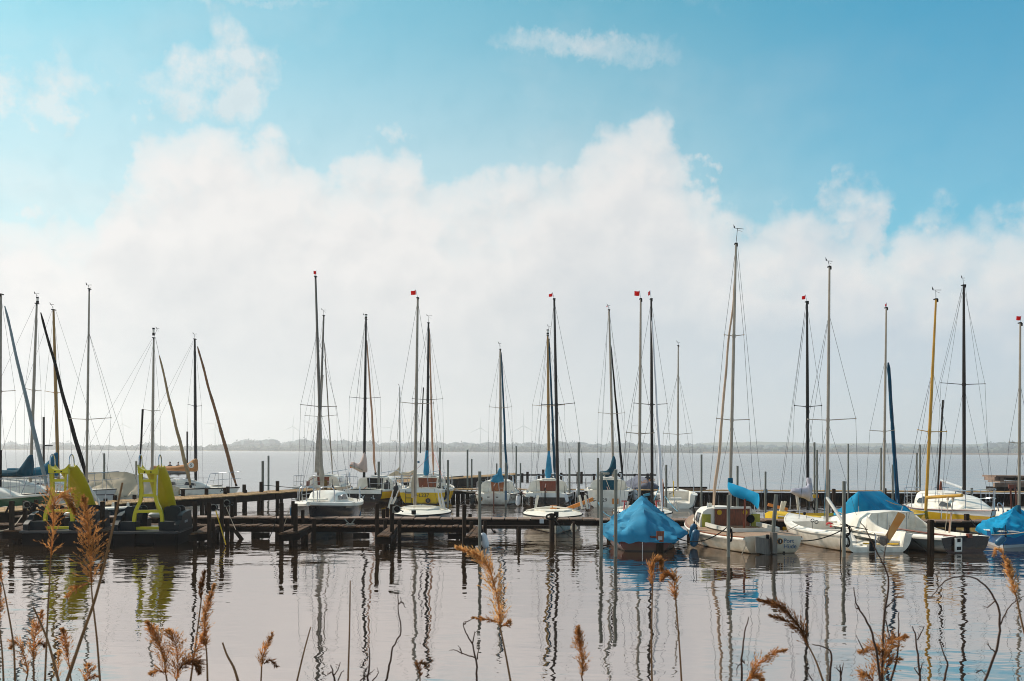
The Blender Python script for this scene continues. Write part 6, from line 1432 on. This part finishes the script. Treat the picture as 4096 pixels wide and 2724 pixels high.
coil(1515, 1940, 1975, 46.4, 12, 'dark rope loops on the pole before the pink cover yacht'); coil(1757, 1945, 1982, 46.4, 14, 'dark rope loops on the tall pole at the yellow yacht'); coil(1790, 1950, 1985, 45.6, 14, 'dark rope loops on the pole just right of the yellow yacht')
coil(3250, 2000, 2040, 37, 10, 'dark rope loops at the back between black mast and grey mast'); coil(138, 2012, 2040, 27.6, 30, 'dark rope coil at the head of the third wooden post from the left'); coil(150, 2020, 2045, 30.6, 30, 'dark rope pile on the rear dock by the green hull')
# winches on posts
def winch(px, py, Y, label):
    c = P(px, py, Y); T = Thing('winch', label, 'winch', c, 0, 'hand winches on mooring posts'); mb = MB(); mb.tube([(0, -.06, 0), (0, .06, 0)], .085, 16); T.part('drum', mb, 'rubber')
    mb = MB(); mb.torus((0, -.07, 0), .085, .012, (0, 1, 0)); T.part('flange', mb, 'galv'); mb = MB(); mb.bar((0, -.09, 0), (.16, -.1, -.05), .02, .02); mb.tube([(.16, -.1, -.05), (.16, -.2, -.05)], .018, 6); T.part('crank', mb, 'black')
    mb = MB(); mb.box((-.08, 0, -.02), (.08, .1, .16)); T.part('bracket', mb, 'galv')
winch(1589, 2036, 25.7, 'hand winch on the post at the finger before the white dinghy'); winch(857, 2030, 25.7, 'hand winch with pale wheel on the post with the yellow strap'); winch(910, 2012, 27.0, 'hand winch wound with pale line near the tallest front post'); winch(113, 2018, 26.6, 'hand winch on the second post from the left edge')
# V shaped boat rest on the landing stage
T = Thing('bow_rest', 'galvanised V shaped bow rest standing on the landing stage', 'bow rest', P(1402, 2095, 27.9)); mb = MB(); mb.bar(P(1377, 2074, 27.9), P(1396, 2096, 27.9), .05, .03); T.part('arm', mb, 'galv', world=True); mb = MB(); mb.bar(P(1420, 2074, 27.9), P(1405, 2096, 27.9), .05, .03); T.part('arm', mb, 'galv', world=True); mb = MB(); mb.box(P(1400, 2098, 27.9), (.22, .2, .04)); T.part('base', mb, 'galv', world=True)
mb = MB(); mb.box((0, 0, .06), (.12, .09, .12)); move(mb, Matrix.Translation(P(2167, 2093, 29.0))); single('socket_box', mb, 'grey_plastic', 'small grey socket box on the side of the catwalk near the cream dinghy', 'socket')
for px, lb in ((3256, 'small yellow box on the tall pole right of the pale boom cover'), (3268, 'small orange box behind the yellow one on the neighbouring pole')):
    mb = MB(); mb.box(P(px, 1985, 43.4 if px == 3256 else 43.6), (.12, .1, .14)); single('pole_box', mb, 'rope_yellow' if px == 3256 else 'orange', lb, 'box')
mb = MB(); mb.tube([P(3063, 1955, 43), P(3062, 1968, 43)], [.07, .1], 8); mb.tube([P(3062, 1968, 43), P(3062, 1974, 43)], [.1, .05], 8); single('block', mb, 'fender_blue', 'blue pulley block tied to the pole right of the bright blue boom cover', 'pulley')

# ================================================================ pedal boats with slides
def pedal_boat(label, px, py, deg):
    g = G(px, py); T = Thing('pedal_boat', label, 'pedal boat', (g.x, g.y, 0), R(deg), 'pedal boats with slides'); W = 1.62; L = 2.5
    for sd_ in (-1, 1):   # two floats
        mb = MB(); rows = []
        for y, k, zb in ((0, .86, -.05), (.12, 1, -.22), (L - .5, 1, -.22), (L, .7, .05)):
            w = .30 * k; c = sd_ * (W / 2 - .30); rows.append([Vector((c - w, y, zb)), Vector((c + w, y, zb)), Vector((c + w + .01, y - (.05 if y == 0 else 0), .30)), Vector((c - w - .01, y - (.05 if y == 0 else 0), .30))])
        mb.loft(rows, True, True); T.part('float', mb, 'pedal_hull', smooth=0)
    mb = MB(); mb.box((0, .06, .17), (W - 1.1, .05, .28)); T.part('front_panel', mb, 'pedal_hull', smooth=0)
    mb = MB(); o_ = [(-W / 2 - .03, -.06), (W / 2 + .03, -.06), (W / 2 + .05, .1), (W / 2 + .03, L - .4), (W / 2 - .25, L), (-W / 2 + .25, L), (-W / 2 - .03, L - .4), (-W / 2 - .05, .1)]; mb.prism([Vector((x, y, .335)) for x, y in o_], (0, 0, .05)); T.part('deck', mb, 'pedal_deck', smooth=0)
    for sd_ in (-1, 1):   # armrest sides
        mb = MB(); x = sd_ * (W / 2 - .04); pr = [(.15, .36), (.15, .52), (.28, .60), (.42, .62), (.5, .74), (.7, .8), (1.5, .84), (1.62, .74), (1.75, .36)]; mb.prism([Vector((x, y, z)) for y, z in pr], (.13, 0, 0)); T.part('armrest', mb, 'dark_plastic', smooth=30)
    for yb_, dirn in ((.55, 1), (1.7, -1)):
        for sd_ in (-1, 1):
            x = sd_ * .50; mb = MB(); mb.box((x, yb_ - .05, .47), (.40, .48, .24)); s_ = T.part('seat', mb, 'dark_plastic')
            mb = MB(); y = yb_ + dirn * .22; rows = [[Vector((x - w, y + q, z)), Vector((x + w, y + q, z)), Vector((x + w, y + q + .07 * dirn, z)), Vector((x - w, y + q + .07 * dirn, z))] for w, q, z in ((.20, 0, .5), (.22, .03 * dirn, .75), (.21, .06 * dirn, .92), (.15, .07 * dirn, .96))]; mb.loft(rows, True, True); T.part('backrest', mb, 'dark_plastic', smooth=50)
    mb = MB(); mb.sphere((0.02, 1.15, .72), (.22, .16, .09), 12, 6); T.part('drum', mb, 'grey_plastic')
    mb = MB(); mb.tube([(.55, 1.0, .7), (.62, .95, .92)], .015, 6); mb.tube([(.6, .95, .9), (.66, .9, .95)], .03, 6); T.part('steering_lever', mb, 'black')
    # ladder: two bowed stiles with rungs, top yoke
    zt_ = 1.92; st = [(.36, .36), (.35, .70), (.30, .92), (.20, 1.15), (.175, 1.4), (.19, 1.65), (.20, zt_ - .08)]
    lad = MB()
    for sd_ in (-1, 1): lad.loft([[Vector((sd_ * x - .042, .35 - .05 + z * .02, z)), Vector((sd_ * x + .042, .30 + z * .02, z)), Vector((sd_ * x + .042, .40 + z * .02, z)), Vector((sd_ * x - .042, .40 + z * .02, z))] for x, z in [(p.x, p.y) for p in smooth_path([Vector((a, b, 0)) for a, b in st], 3)]], True, True)
    ld = T.part('ladder', lad, 'slide_yellow', smooth=50)
    for z, w in ((.42, .34), (.86, .34), (1.28, .2), (1.66, .2)): mb = MB(); mb.box((0, .36, z), (2 * w, .08, .07)); T.part('rung', mb, 'slide_yellow', ld)
    mb = MB(); n = 12; pts_t, pts_b = [], []
    for i in range(n + 1):
        t = -1 + 2 * i / n; pts_t.append(Vector((t * .265, .36, zt_ + .02 + .14 * abs(t) ** 3))); pts_b.append(Vector((t * .25, .36, zt_ - .07)))
    mb.prism(pts_t + pts_b[::-1], (0, .14, 0)); yk = T.part('yoke', mb, 'slide_yellow', smooth=30)
    for x in (-.08, .08): mb = MB(); mb.tube([(x, .30, zt_ - .03), (x, .283, zt_ - .03)], .02, 8); T.part('bolt', mb, 'black', yk)
    for sd_ in (-1, 1):
        mb = MB(); mb.tube([(sd_ * .235, .30, 1.28), (sd_ * .24, .295, 1.62), (sd_ * .25, .29, zt_ - .1)], .018, 6); T.part('grab_bar', mb, 'steel')
        mb = MB(); x = sd_ * .25; mb.tube(smooth_path([(x, .38, zt_ + .10), (x, .40, zt_ + .34), (x, .52, zt_ + .42), (x, .66, zt_ + .34), (x, .72, zt_ + .08)], 4), .016, 7); T.part('handrail', mb, 'steel')
    rows = []
    pth = smooth_path([Vector(p) for p in ((.02, .36, zt_ - .02), (.06, .62, zt_ - .05), (.08, .9, zt_ - .22), (.09, 1.3, 1.40), (.09, 1.75, .92), (.08, 2.1, .62), (.08, 2.4, .52))], 4)
    for i, c in enumerate(pth):
        sec = []
        for k in range(11):
            a = -1 + 2 * k / 10; sec.append(c + Vector((a * .275, 0, .02 + (.20 if i > 3 else .13) * abs(a) ** 3.5 + .024 * math.cos(a * 9))))
        rows.append(sec + [Vector((p.x * 1.0, p.y - .02, p.z - .035)) for p in reversed(sec)])
    mb = MB(); mb.loft(rows, True, True); T.part('slide', mb, 'slide_yellow', smooth=60)
    mb = MB(); mb.bar((0, 1.7, .36), (0, 1.72, .86), .06, .3, up=(0, 1, 0)); T.part('slide_prop', mb, 'dark_plastic')
    mb = move(text_mesh('PELIKAN', .09, .003), Matrix.Translation((W / 2 + .031, .95, .56)) @ Matrix(((0, 0, 1, 0), (1, 0, 0, 0), (0, 1, 0, 0), (0, 0, 0, 1)))); T.part('lettering', mb, 'grey_plastic', smooth=0)
    return T
pedal_boat('right pedal boat, dark hull with yellow slide and ladder beside a white bundle', 578, 2182, 6).o['label'] = 'dark pedal boat with yellow slide, right one of the pair, its ladder unobstructed'
pedal_boat('dark pedal boat with yellow slide, left one of the pair, half hidden by reed plumes', 212, 2180, 2)

# two people far out in a rowing boat
Yq = 100; g = P(697, 1880, Yq)
T = Thing('rowing_boat', 'low grey rowing boat far out behind the tan boom cover', 'rowing boat', (g.x - 1.6, Yq, 0), 0); h = Hull(T, 3.4, 1.3, .35, .45, draft=.15); h.build(HM['grey'], cockpit=(.08, .8, .05)); mb = MB(); mb.box((1.2, 0, .28), (.25, 1.0, .04)); T.part('thwart', mb, 'varnish'); mb = MB(); mb.box((2.0, 0, .28), (.25, .9, .04)); T.part('thwart', mb, 'varnish')
def seated(px, label):
    p = P(px, 1870, Yq); T = Thing('person', label, 'person', (p.x, Yq, .3), 0, 'people in the far rowing boat')
    v = [(0, 0, .08), (0, 0, .32), (0, 0, .52), (0, 0, .62), (0, -.02, .74), (0, -.02, .84), (-.2, 0, .5), (-.26, -.1, .26), (-.2, -.3, .2), (.2, 0, .5), (.26, -.1, .26), (.2, -.3, .2), (-.1, -.35, .08), (-.1, -.45, -.24), (.1, -.35, .08), (.1, -.45, -.24)]
    e = [(0, 1), (1, 2), (2, 3), (3, 4), (4, 5), (2, 6), (6, 7), (7, 8), (2, 9), (9, 10), (10, 11), (0, 12), (12, 13), (0, 14), (14, 15)]; rad = [.14, .15, .13, .055, .09, .07, .06, .045, .035, .06, .045, .035, .08, .05, .08, .05]
    me = bpy.data.meshes.new('body'); me.from_pydata(v, e, []); o = bpy.data.objects.new('body', me); COL.objects.link(o); sk = o.modifiers.new('skin', 'SKIN')
    for i, r in enumerate(rad): me.skin_vertices[0].data[i].radius = (r, r)
    me.skin_vertices[0].data[0].use_root = True; o.modifiers.new('sub', 'SUBSURF').levels = 1
    m2 = bpy.data.meshes.new_from_object(o.evaluated_get(bpy.context.evaluated_depsgraph_get())); bpy.data.objects.remove(o); o = bpy.data.objects.new('body', m2); COL.objects.link(o); o.parent = T.o
    for m in ('shirt_dark', 'skin'): m2.materials.append(M[m])
    for f in m2.polygons: f.material_index = 1 if f.center.z > .62 else 0
    mb = MB(); mb.sphere((0, .02, .83), (.095, .10, .09)); T.part('hair', mb, 'hair_dark')
seated(680, 'left person seated in the far rowing boat, dark shirt and dark hair'); seated(713, 'right person seated in the far rowing boat, partly hidden by the tan boom cover')
# ================================================================ reeds and twigs on the near bank
rr = random.Random(11)
RG = 'dry reeds in the foreground'
def stem_pts(pts, Y, dY=0.0):
    q = [P(x, y, Y + dY * i) for i, (x, y) in enumerate(pts)]
    e = q[0]; d = (q[0] - q[1]) if len(q) > 1 else Vector((0, 0, -1)); d = d / max(.05, abs(d.z)); 
    foot = Vector((e.x + max(-.25, min(.25, d.x * (e.z - .3) * .5)), e.y + .1, .28)); return [foot] + q
def plume_mesh(axis, W, n, seed, droop=.5, side=0.0, fluff=1.0, openn=.6, prof=None):
    """panicle: many drooping sprigs of slim spikelets around a curved axis (base to tip)"""
    rd = random.Random(seed); ax = smooth_path(axis, 6); mb = MB(); N = len(ax) - 1; mb.tube(ax, [.0022 * (1 - .7 * i / N) for i in range(N + 1)], 4)
    W *= 1.1
    for i in range(int(n * 1.45)):
        t = rd.random() ** .9; k = min(N - 1, int(t * N)); base = ax[k].lerp(ax[k + 1], t * N - k); d = (ax[min(N, k + 2)] - ax[max(0, k - 1)]).normalized()
        pf = prof(t) if prof else (math.sin(PI * min(1, .15 + t * .9)) ** .7 * (1 - .45 * t))
        a = rd.uniform(0, 2 * PI); rad = Vector((math.cos(a), math.sin(a) * .8, 0)); rad = (rad - d * rad.dot(d)); rad.x += side; rad.normalize()
        L = W * pf * rd.uniform(.55, 1.15); g = rd.uniform(.35, 1.0) * openn; cur = base.copy(); dr = (d * (1 - g * .6) + rad * g).normalized(); m = max(4, int(L / .0085 * fluff)); step = L / m
        for j in range(m):
            dr = (dr + Vector((0, 0, -droop * step * 12)) + Vector((rd.uniform(-1, 1), rd.uniform(-1, 1), rd.uniform(-1, 1))) * .10).normalized(); nx = cur + dr * step
            for q in range(2):
                sd_ = dr.cross(Vector((rd.uniform(-1, 1), rd.uniform(-1, 1), rd.uniform(-1, 1)))).normalized(); l = rd.uniform(.007, .015); w = rd.uniform(.0007, .0016); out = (dr * 1.0 + sd_ * rd.uniform(.1, .6)).normalized(); wv = out.cross(sd_).normalized() * w + sd_ * w * .3
                c = cur.lerp(nx, rd.random()); mb.add([c, c + out * l * .45 + wv, c + out * l, c + out * l * .45 - wv], [(0, 1, 2, 3)])
            cur = nx
    return mb
def reed(label, stem, Y, plume=None, W=.06, n=60, seed=1, m='reed_plume', r=.0028, dY=0.0, droop=.5, side=0.0, openn=.6, fluff=1.0, leaf=None, extra=None, name='reed', prof=None):
    sp = stem_pts(stem, Y, dY); T = Thing(name, label, 'reed' if name == 'reed' else 'twig', sp[0], 0, RG if name == 'reed' else 'bare twigs in the foreground')
    path = [sp[0], sp[0].lerp(sp[1], .5)] + smooth_path(sp[1:], 5); N = len(path); mb = MB(); mb.tube(path, [r * (1.25 - .6 * i / N) for i in range(N)], 6); T.part('stem', mb, 'reed_stem' if name == 'reed' else 'twig', world=True)
    if plume:
        mb = plume_mesh([P(x, y, Y + dY * (len(stem) - 1)) for x, y in plume], W, n, seed, droop, side, fluff, openn, prof); T.part('plume', mb, m, world=True, smooth=0)
    for (pl, w, nn, mm) in (extra or []):
        mb = plume_mesh([P(x, y, Y + dY * (len(stem) - 1)) for x, y in pl], w, nn, seed + 50, droop, side, fluff, openn); T.part('plume', mb, mm, world=True, smooth=0)
    for lf in (leaf or []):
        q = smooth_path([P(x, y, Y) for x, y in lf], 5); k = len(q); rows = [[p + Vector((0, -.004, .002)) * math.sin(PI * min(1, .15 + .85 * i / k)), p, p + Vector((.002, .004, -.002)) * math.sin(PI * min(1, .15 + .85 * i / k))] for i, p in enumerate(q)]
        mb = MB(); mb.loft(rows, False); mb.tube(q, r * .5, 4); T.part('leaf', mb, 'reed_stem', world=True)
    return T
reed('big drooping reed plume bending right in front of the left pedal boat', [(180, 2724), (190, 2480), (203, 2230)], 3.1, [(203, 2235), (212, 2110), (216, 2020), (236, 1985), (268, 1995), (300, 2050)], .068, 125, 1, side=-.1, droop=.75)
reed('tall broad reed plume standing in front of the left slide', [(400, 2724), (388, 2560), (370, 2400), (365, 2330)], 3.0, [(366, 2340), (360, 2220), (350, 2100), (336, 1988)], .075, 150, 2, droop=.25, openn=.75, extra=[([(350, 2335), (310, 2345), (268, 2392)], .03, 18, 'reed_plume')])
reed('long bare reed cane slanting up to the dock past the right slide', [(268, 2724), (330, 2540), (385, 2380), (440, 2160), (490, 1930)], 2.9, r=.0042)
reed('short dark cane leaning left at the foot of the two tall plumes', [(234, 2724), (190, 2560), (133, 2428)], 2.9, r=.0034)
reed('thin reed with a slim plume at the left picture edge', [(60, 2724), (54, 2580), (28, 2420), (10, 2330)], 3.2, [(10, 2335), (4, 2300), (-2, 2262)], .03, 26, 3, side=-.2)
reed('dark reed at the left edge with plume half outside the picture', [(14, 2724), (8, 2600), (-6, 2480)], 3.2, [(-4, 2490), (-2, 2420), (-8, 2340)], .04, 50, 4)
reed('low loose reed plume at lower left, leaning left', [(104, 2724), (112, 2690)], 3.4, [(112, 2700), (98, 2630), (70, 2570), (44, 2590)], .05, 62, 5, droop=.4)
reed('bushy reed plume at lower left with a drooping dark tuft', [(136, 2724), (134, 2620)], 3.3, [(134, 2650), (136, 2570), (150, 2500), (166, 2448)], .05, 85, 6, droop=.4, extra=[([(140, 2590), (158, 2575), (176, 2582)], .022, 20, 'reed_plume_dark')])
reed('narrow upright reed plume at lower left beside the bare cane', [(285, 2724), (280, 2690)], 3.3, [(281, 2700), (272, 2630), (258, 2570), (249, 2518)], .045, 78, 7, droop=.35)
reed('low wispy reed plume just right of the bare cane foot', [(345, 2740), (345, 2720)], 3.4, [(345, 2730), (350, 2690), (352, 2662)], .04, 40, 8, openn=.8, extra=[([(345, 2722), (368, 2706), (388, 2705)], .02, 14, 'reed_plume')])
reed('feathery pale reed plume reaching up at lower left', [(228, 2740), (230, 2710)], 3.5, [(230, 2715), (234, 2650), (238, 2608)], .03, 30, 9, 'reed_plume_pale')
reed('dense brown reed plume leaning left below the right slide', [(668, 2724), (664, 2700)], 3.1, [(665, 2712), (652, 2620), (625, 2550), (590, 2492)], .055, 120, 10, droop=.45, side=.15, extra=[([(655, 2690), (630, 2682), (604, 2694)], .03, 22, 'reed_plume')])
reed('full reed plume with a dark matted clump on its right', [(705, 2740), (708, 2715)], 3.1, [(706, 2724), (712, 2640), (700, 2570), (672, 2522)], .06, 110, 11, droop=.4, openn=.8, extra=[([(716, 2680), (745, 2650), (782, 2648), (796, 2690)], .045, 110, 'reed_plume_dark'), ([(760, 2650), (790, 2590), (815, 2540)], .04, 36, 'reed_plume')])
reed('slim tall reed with a long narrow plume left of the empty water', [(830, 2724), (828, 2640), (824, 2580)], 3.1, [(825, 2600), (818, 2520), (828, 2430), (856, 2345)], .042, 110, 12, droop=.25, openn=.5)
reed('thin reed crossing behind the narrow plume, small dark tuft near its tip', [(762, 2724), (785, 2560), (806, 2390)], 3.2, [(804, 2400), (808, 2340), (818, 2288)], .024, 40, 13, 'reed_plume_dark', droop=.2, openn=.4, extra=[([(800, 2370), (802, 2355), (803, 2342)], .02, 22, 'reed_plume_dark')])
reed('bent dry leaf blade curving left, right of the matted plume', [(952, 2724), (935, 2670), (908, 2620), (890, 2570)], 3.0, r=.0036)
reed('small reed tuft with a side tassel at lower left of middle', [(1044, 2724), (1047, 2660)], 3.2, [(1046, 2672), (1056, 2610), (1088, 2536)], .034, 48, 14, droop=.35, extra=[([(1056, 2655), (1080, 2640), (1106, 2662)], .02, 18, 'reed_plume_dark')])
reed('thin straight cane leaning right, wound with a tendril', [(1188, 2724), (1215, 2610), (1243, 2508)], 3.0, r=.0026)
reed('single thin upright straw left of the middle', [(1392, 2724), (1398, 2520), (1401, 2322)], 3.0, r=.0026)
reed('tiny curled reed tuft at the bottom edge near the middle', [(1680, 2740), (1680, 2700)], 3.4, [(1680, 2712), (1676, 2680), (1672, 2660), (1690, 2650), (1700, 2662)], .016, 34, 15, 'reed_plume_dark')
reed('biggest golden reed plume curving left in the middle of the picture', [(2042, 2724), (2025, 2630), (2003, 2520), (1998, 2490)], 2.8, [(2002, 2510), (1992, 2410), (1962, 2290), (1915, 2225), (1830, 2189)], .062, 185, 16, 'reed_plume_pale', droop=.28, side=-.1, openn=.6, extra=[([(1998, 2490), (1950, 2478), (1895, 2472)], .026, 26, 'reed_plume'), ([(2004, 2505), (2020, 2500), (2033, 2490)], .02, 14, 'reed_plume')])
reed('stout upright reed plume low in the middle right', [(2330, 2724), (2326, 2700)], 3.0, [(2326, 2710), (2330, 2640), (2316, 2570), (2313, 2512)], .045, 110, 17, droop=.3, openn=.5, side=.25)
reed('tall straight reed with a small curled plume over the blue reflection', [(2608, 2724), (2606, 2560), (2610, 2340)], 3.0, [(2610, 2350), (2606, 2290), (2612, 2252), (2634, 2244), (2646, 2275)], .030, 85, 18, 'reed_plume', droop=.7, openn=.45)
reed('tall thin reed with a one-sided plume, right of the small curled one', [(2726, 2724), (2716, 2560), (2702, 2390)], 3.0, [(2702, 2400), (2698, 2350), (2692, 2310), (2670, 2298), (2648, 2316)], .036, 95, 19, droop=.75, side=-.25)
reed('long dark arching reed plume pointing left below the boat lettered Port Hüde', [(3292, 2724), (3262, 2640), (3226, 2570)], 2.8, [(3236, 2590), (3205, 2520), (3150, 2450), (3100, 2415), (3040, 2400)], .05, 150, 20, 'reed_plume_dark', droop=.5, side=-.3, openn=.55, extra=[([(3195, 2520), (3140, 2480), (3085, 2462)], .03, 36, 'reed_plume_dark')])
reed('low golden reed plume leaning right at the bottom edge', [(2988, 2724), (2998, 2705)], 3.0, [(2996, 2712), (3030, 2660), (3080, 2620), (3142, 2600)], .04, 75, 21, droop=.45, extra=[([(2985, 2724), (3015, 2705), (3048, 2718)], .035, 50, 'reed_plume')])
reed('ragged orange reed clump below the open white keelboat', [(3520, 2724), (3525, 2690)], 3.0, [(3524, 2720), (3530, 2640), (3552, 2570), (3625, 2546)], .065, 130, 22, droop=.3, openn=.9, extra=[([(3526, 2610), (3490, 2590), (3440, 2608)], .04, 46, 'reed_plume'), ([(3500, 2740), (3475, 2700), (3455, 2700)], .05, 60, 'reed_plume'), ([(3545, 2660), (3570, 2640), (3598, 2636)], .03, 26, 'reed_plume')])
reed('pale hanging reed plume at the right edge under the blue boat', [(4110, 2580), (4085, 2480), (4062, 2370)], 2.9, [(4064, 2385), (4052, 2330), (4040, 2285), (4030, 2245)], .036, 90, 23, 'reed_plume_pale', droop=.6, side=-.3, openn=.5, extra=[([(4024, 2250), (4012, 2215), (3990, 2196), (3978, 2222)], .012, 20, 'reed_plume_pale')])
def twig(label, main, branches=(), Y=3.0, r=.003, seed=0):
    sp = stem_pts(main, Y); T = Thing('twig', label, 'twig', sp[0], 0, 'bare twigs in the foreground'); rd = random.Random(seed)
    def path(q): return [p + Vector((rd.uniform(-1, 1) * .0016, 0, rd.uniform(-1, 1) * .0016)) for p in smooth_path(q, 4)]
    mb = MB(); q = [sp[0], sp[0].lerp(sp[1], .5)] + path(sp[1:]); N = len(q); mb.tube(q, [r * (1.3 - .9 * i / N) for i in range(N)], 6); T.part('stem', mb, 'twig', world=True)
    for b in branches:
        q = path([P(x, y, Y) for x, y in b]); mb = MB(); N = len(q); mb.tube(q, [r * (.75 - .5 * i / N) for i in range(N)], 5)
        for _ in range(2): p = q[rd.randrange(1, N)]; mb.tube([p, p + Vector((rd.uniform(-.015, .015), .005, rd.uniform(.0, .015)))], r * .3, 4)
        T.part('branch', mb, 'twig', world=True)
twig('bare kinked twig standing alone left of the middle plume', [(1545, 2724), (1558, 2660), (1572, 2590), (1605, 2524), (1595, 2450), (1590, 2372)], [[(1596, 2415), (1608, 2408), (1622, 2430)]], seed=1)
twig('thin upright twig beside two fine side shoots at bottom left of middle', [(1470, 2724), (1478, 2640), (1476, 2590)], [[(1455, 2724), (1458, 2680)], [(1440, 2724), (1470, 2700), (1490, 2685)], [(1490, 2724), (1508, 2700), (1514, 2690)]], seed=2)
twig('low fine branching twig at the bottom between straw and cane', [(1340, 2724), (1332, 2690), (1322, 2660)], [[(1335, 2700), (1350, 2680), (1362, 2650)], [(1325, 2690), (1310, 2700)], [(1350, 2724), (1364, 2690)]], seed=3)
twig('forked bare twig left of the biggest golden plume', [(1908, 2724), (1905, 2650), (1890, 2580), (1862, 2530), (1852, 2492)], [[(1890, 2572), (1897, 2532)], [(1900, 2630), (1850, 2615), (1820, 2600), (1798, 2602)], [(1852, 2500), (1870, 2485), (1890, 2475)], [(1908, 2640), (1914, 2600), (1912, 2568)], [(1850, 2616), (1842, 2595)]], seed=4)
twig('slim upright twig with thorny side shoots under the Port Hüde boat', [(2966, 2724), (2968, 2610), (2980, 2530), (2994, 2466)], [[(2968, 2650), (2950, 2670), (2946, 2700)], [(2968, 2640), (2980, 2655)]], seed=5)
twig('twig bending left at the foot of the long dark arching plume', [(3318, 2724), (3326, 2620), (3300, 2590), (3250, 2578)], seed=6, Y=2.9)
twig('twig with several thin forks right of the arching plume', [(3362, 2724), (3364, 2690), (3360, 2660)], [[(3362, 2690), (3345, 2672)], [(3364, 2700), (3372, 2660)], [(3250, 2724), (3232, 2690), (3222, 2680)]], seed=7)
twig('tall wavy thorn twig rising to the raised brown rudder', [(3530, 2724), (3530, 2600), (3540, 2450), (3556, 2330), (3535, 2262), (3505, 2205), (3470, 2130), (3440, 2085)], [[(3535, 2258), (3540, 2210), (3548, 2150), (3560, 2100)], [(3545, 2430), (3575, 2400), (3594, 2376)], [(3540, 2480), (3560, 2560)]], seed=8)
twig('dark twig leaning left of the ragged orange reed clump', [(3506, 2600), (3480, 2510), (3440, 2440), (3424, 2410), (3416, 2350)], [[(3440, 2438), (3422, 2432)], [(3455, 2600), (3435, 2560)]], Y=2.9, seed=9)
twig('thin upright stalk right of the ragged orange reed clump', [(3562, 2724), (3590, 2620), (3594, 2530), (3594, 2450)], seed=10)
twig('forked upright twig with seed heads between orange clump and right arch', [(3680, 2724), (3672, 2620), (3660, 2540), (3650, 2504)], [[(3671, 2560), (3685, 2530), (3698, 2502)], [(3676, 2700), (3656, 2672)], [(3680, 2690), (3690, 2650)]], seed=11)
twig('curved thin twig low between the forked twig and the right arch', [(3776, 2724), (3790, 2660), (3778, 2620), (3760, 2570)], seed=12)
twig('large arching bramble shoot at the right, its tip bending down left', [(3940, 2724), (3985, 2600), (4000, 2500), (3988, 2420), (3940, 2340), (3870, 2306), (3800, 2314), (3765, 2340), (3725, 2388)], [[(4000, 2500), (4030, 2440), (4070, 2400), (4110, 2378)], [(3982, 2400), (3950, 2430)], [(3985, 2610), (3960, 2590), (3952, 2574)], [(3905, 2690), (3925, 2680), (3945, 2700)]], Y=2.8, r=.0030, seed=13)
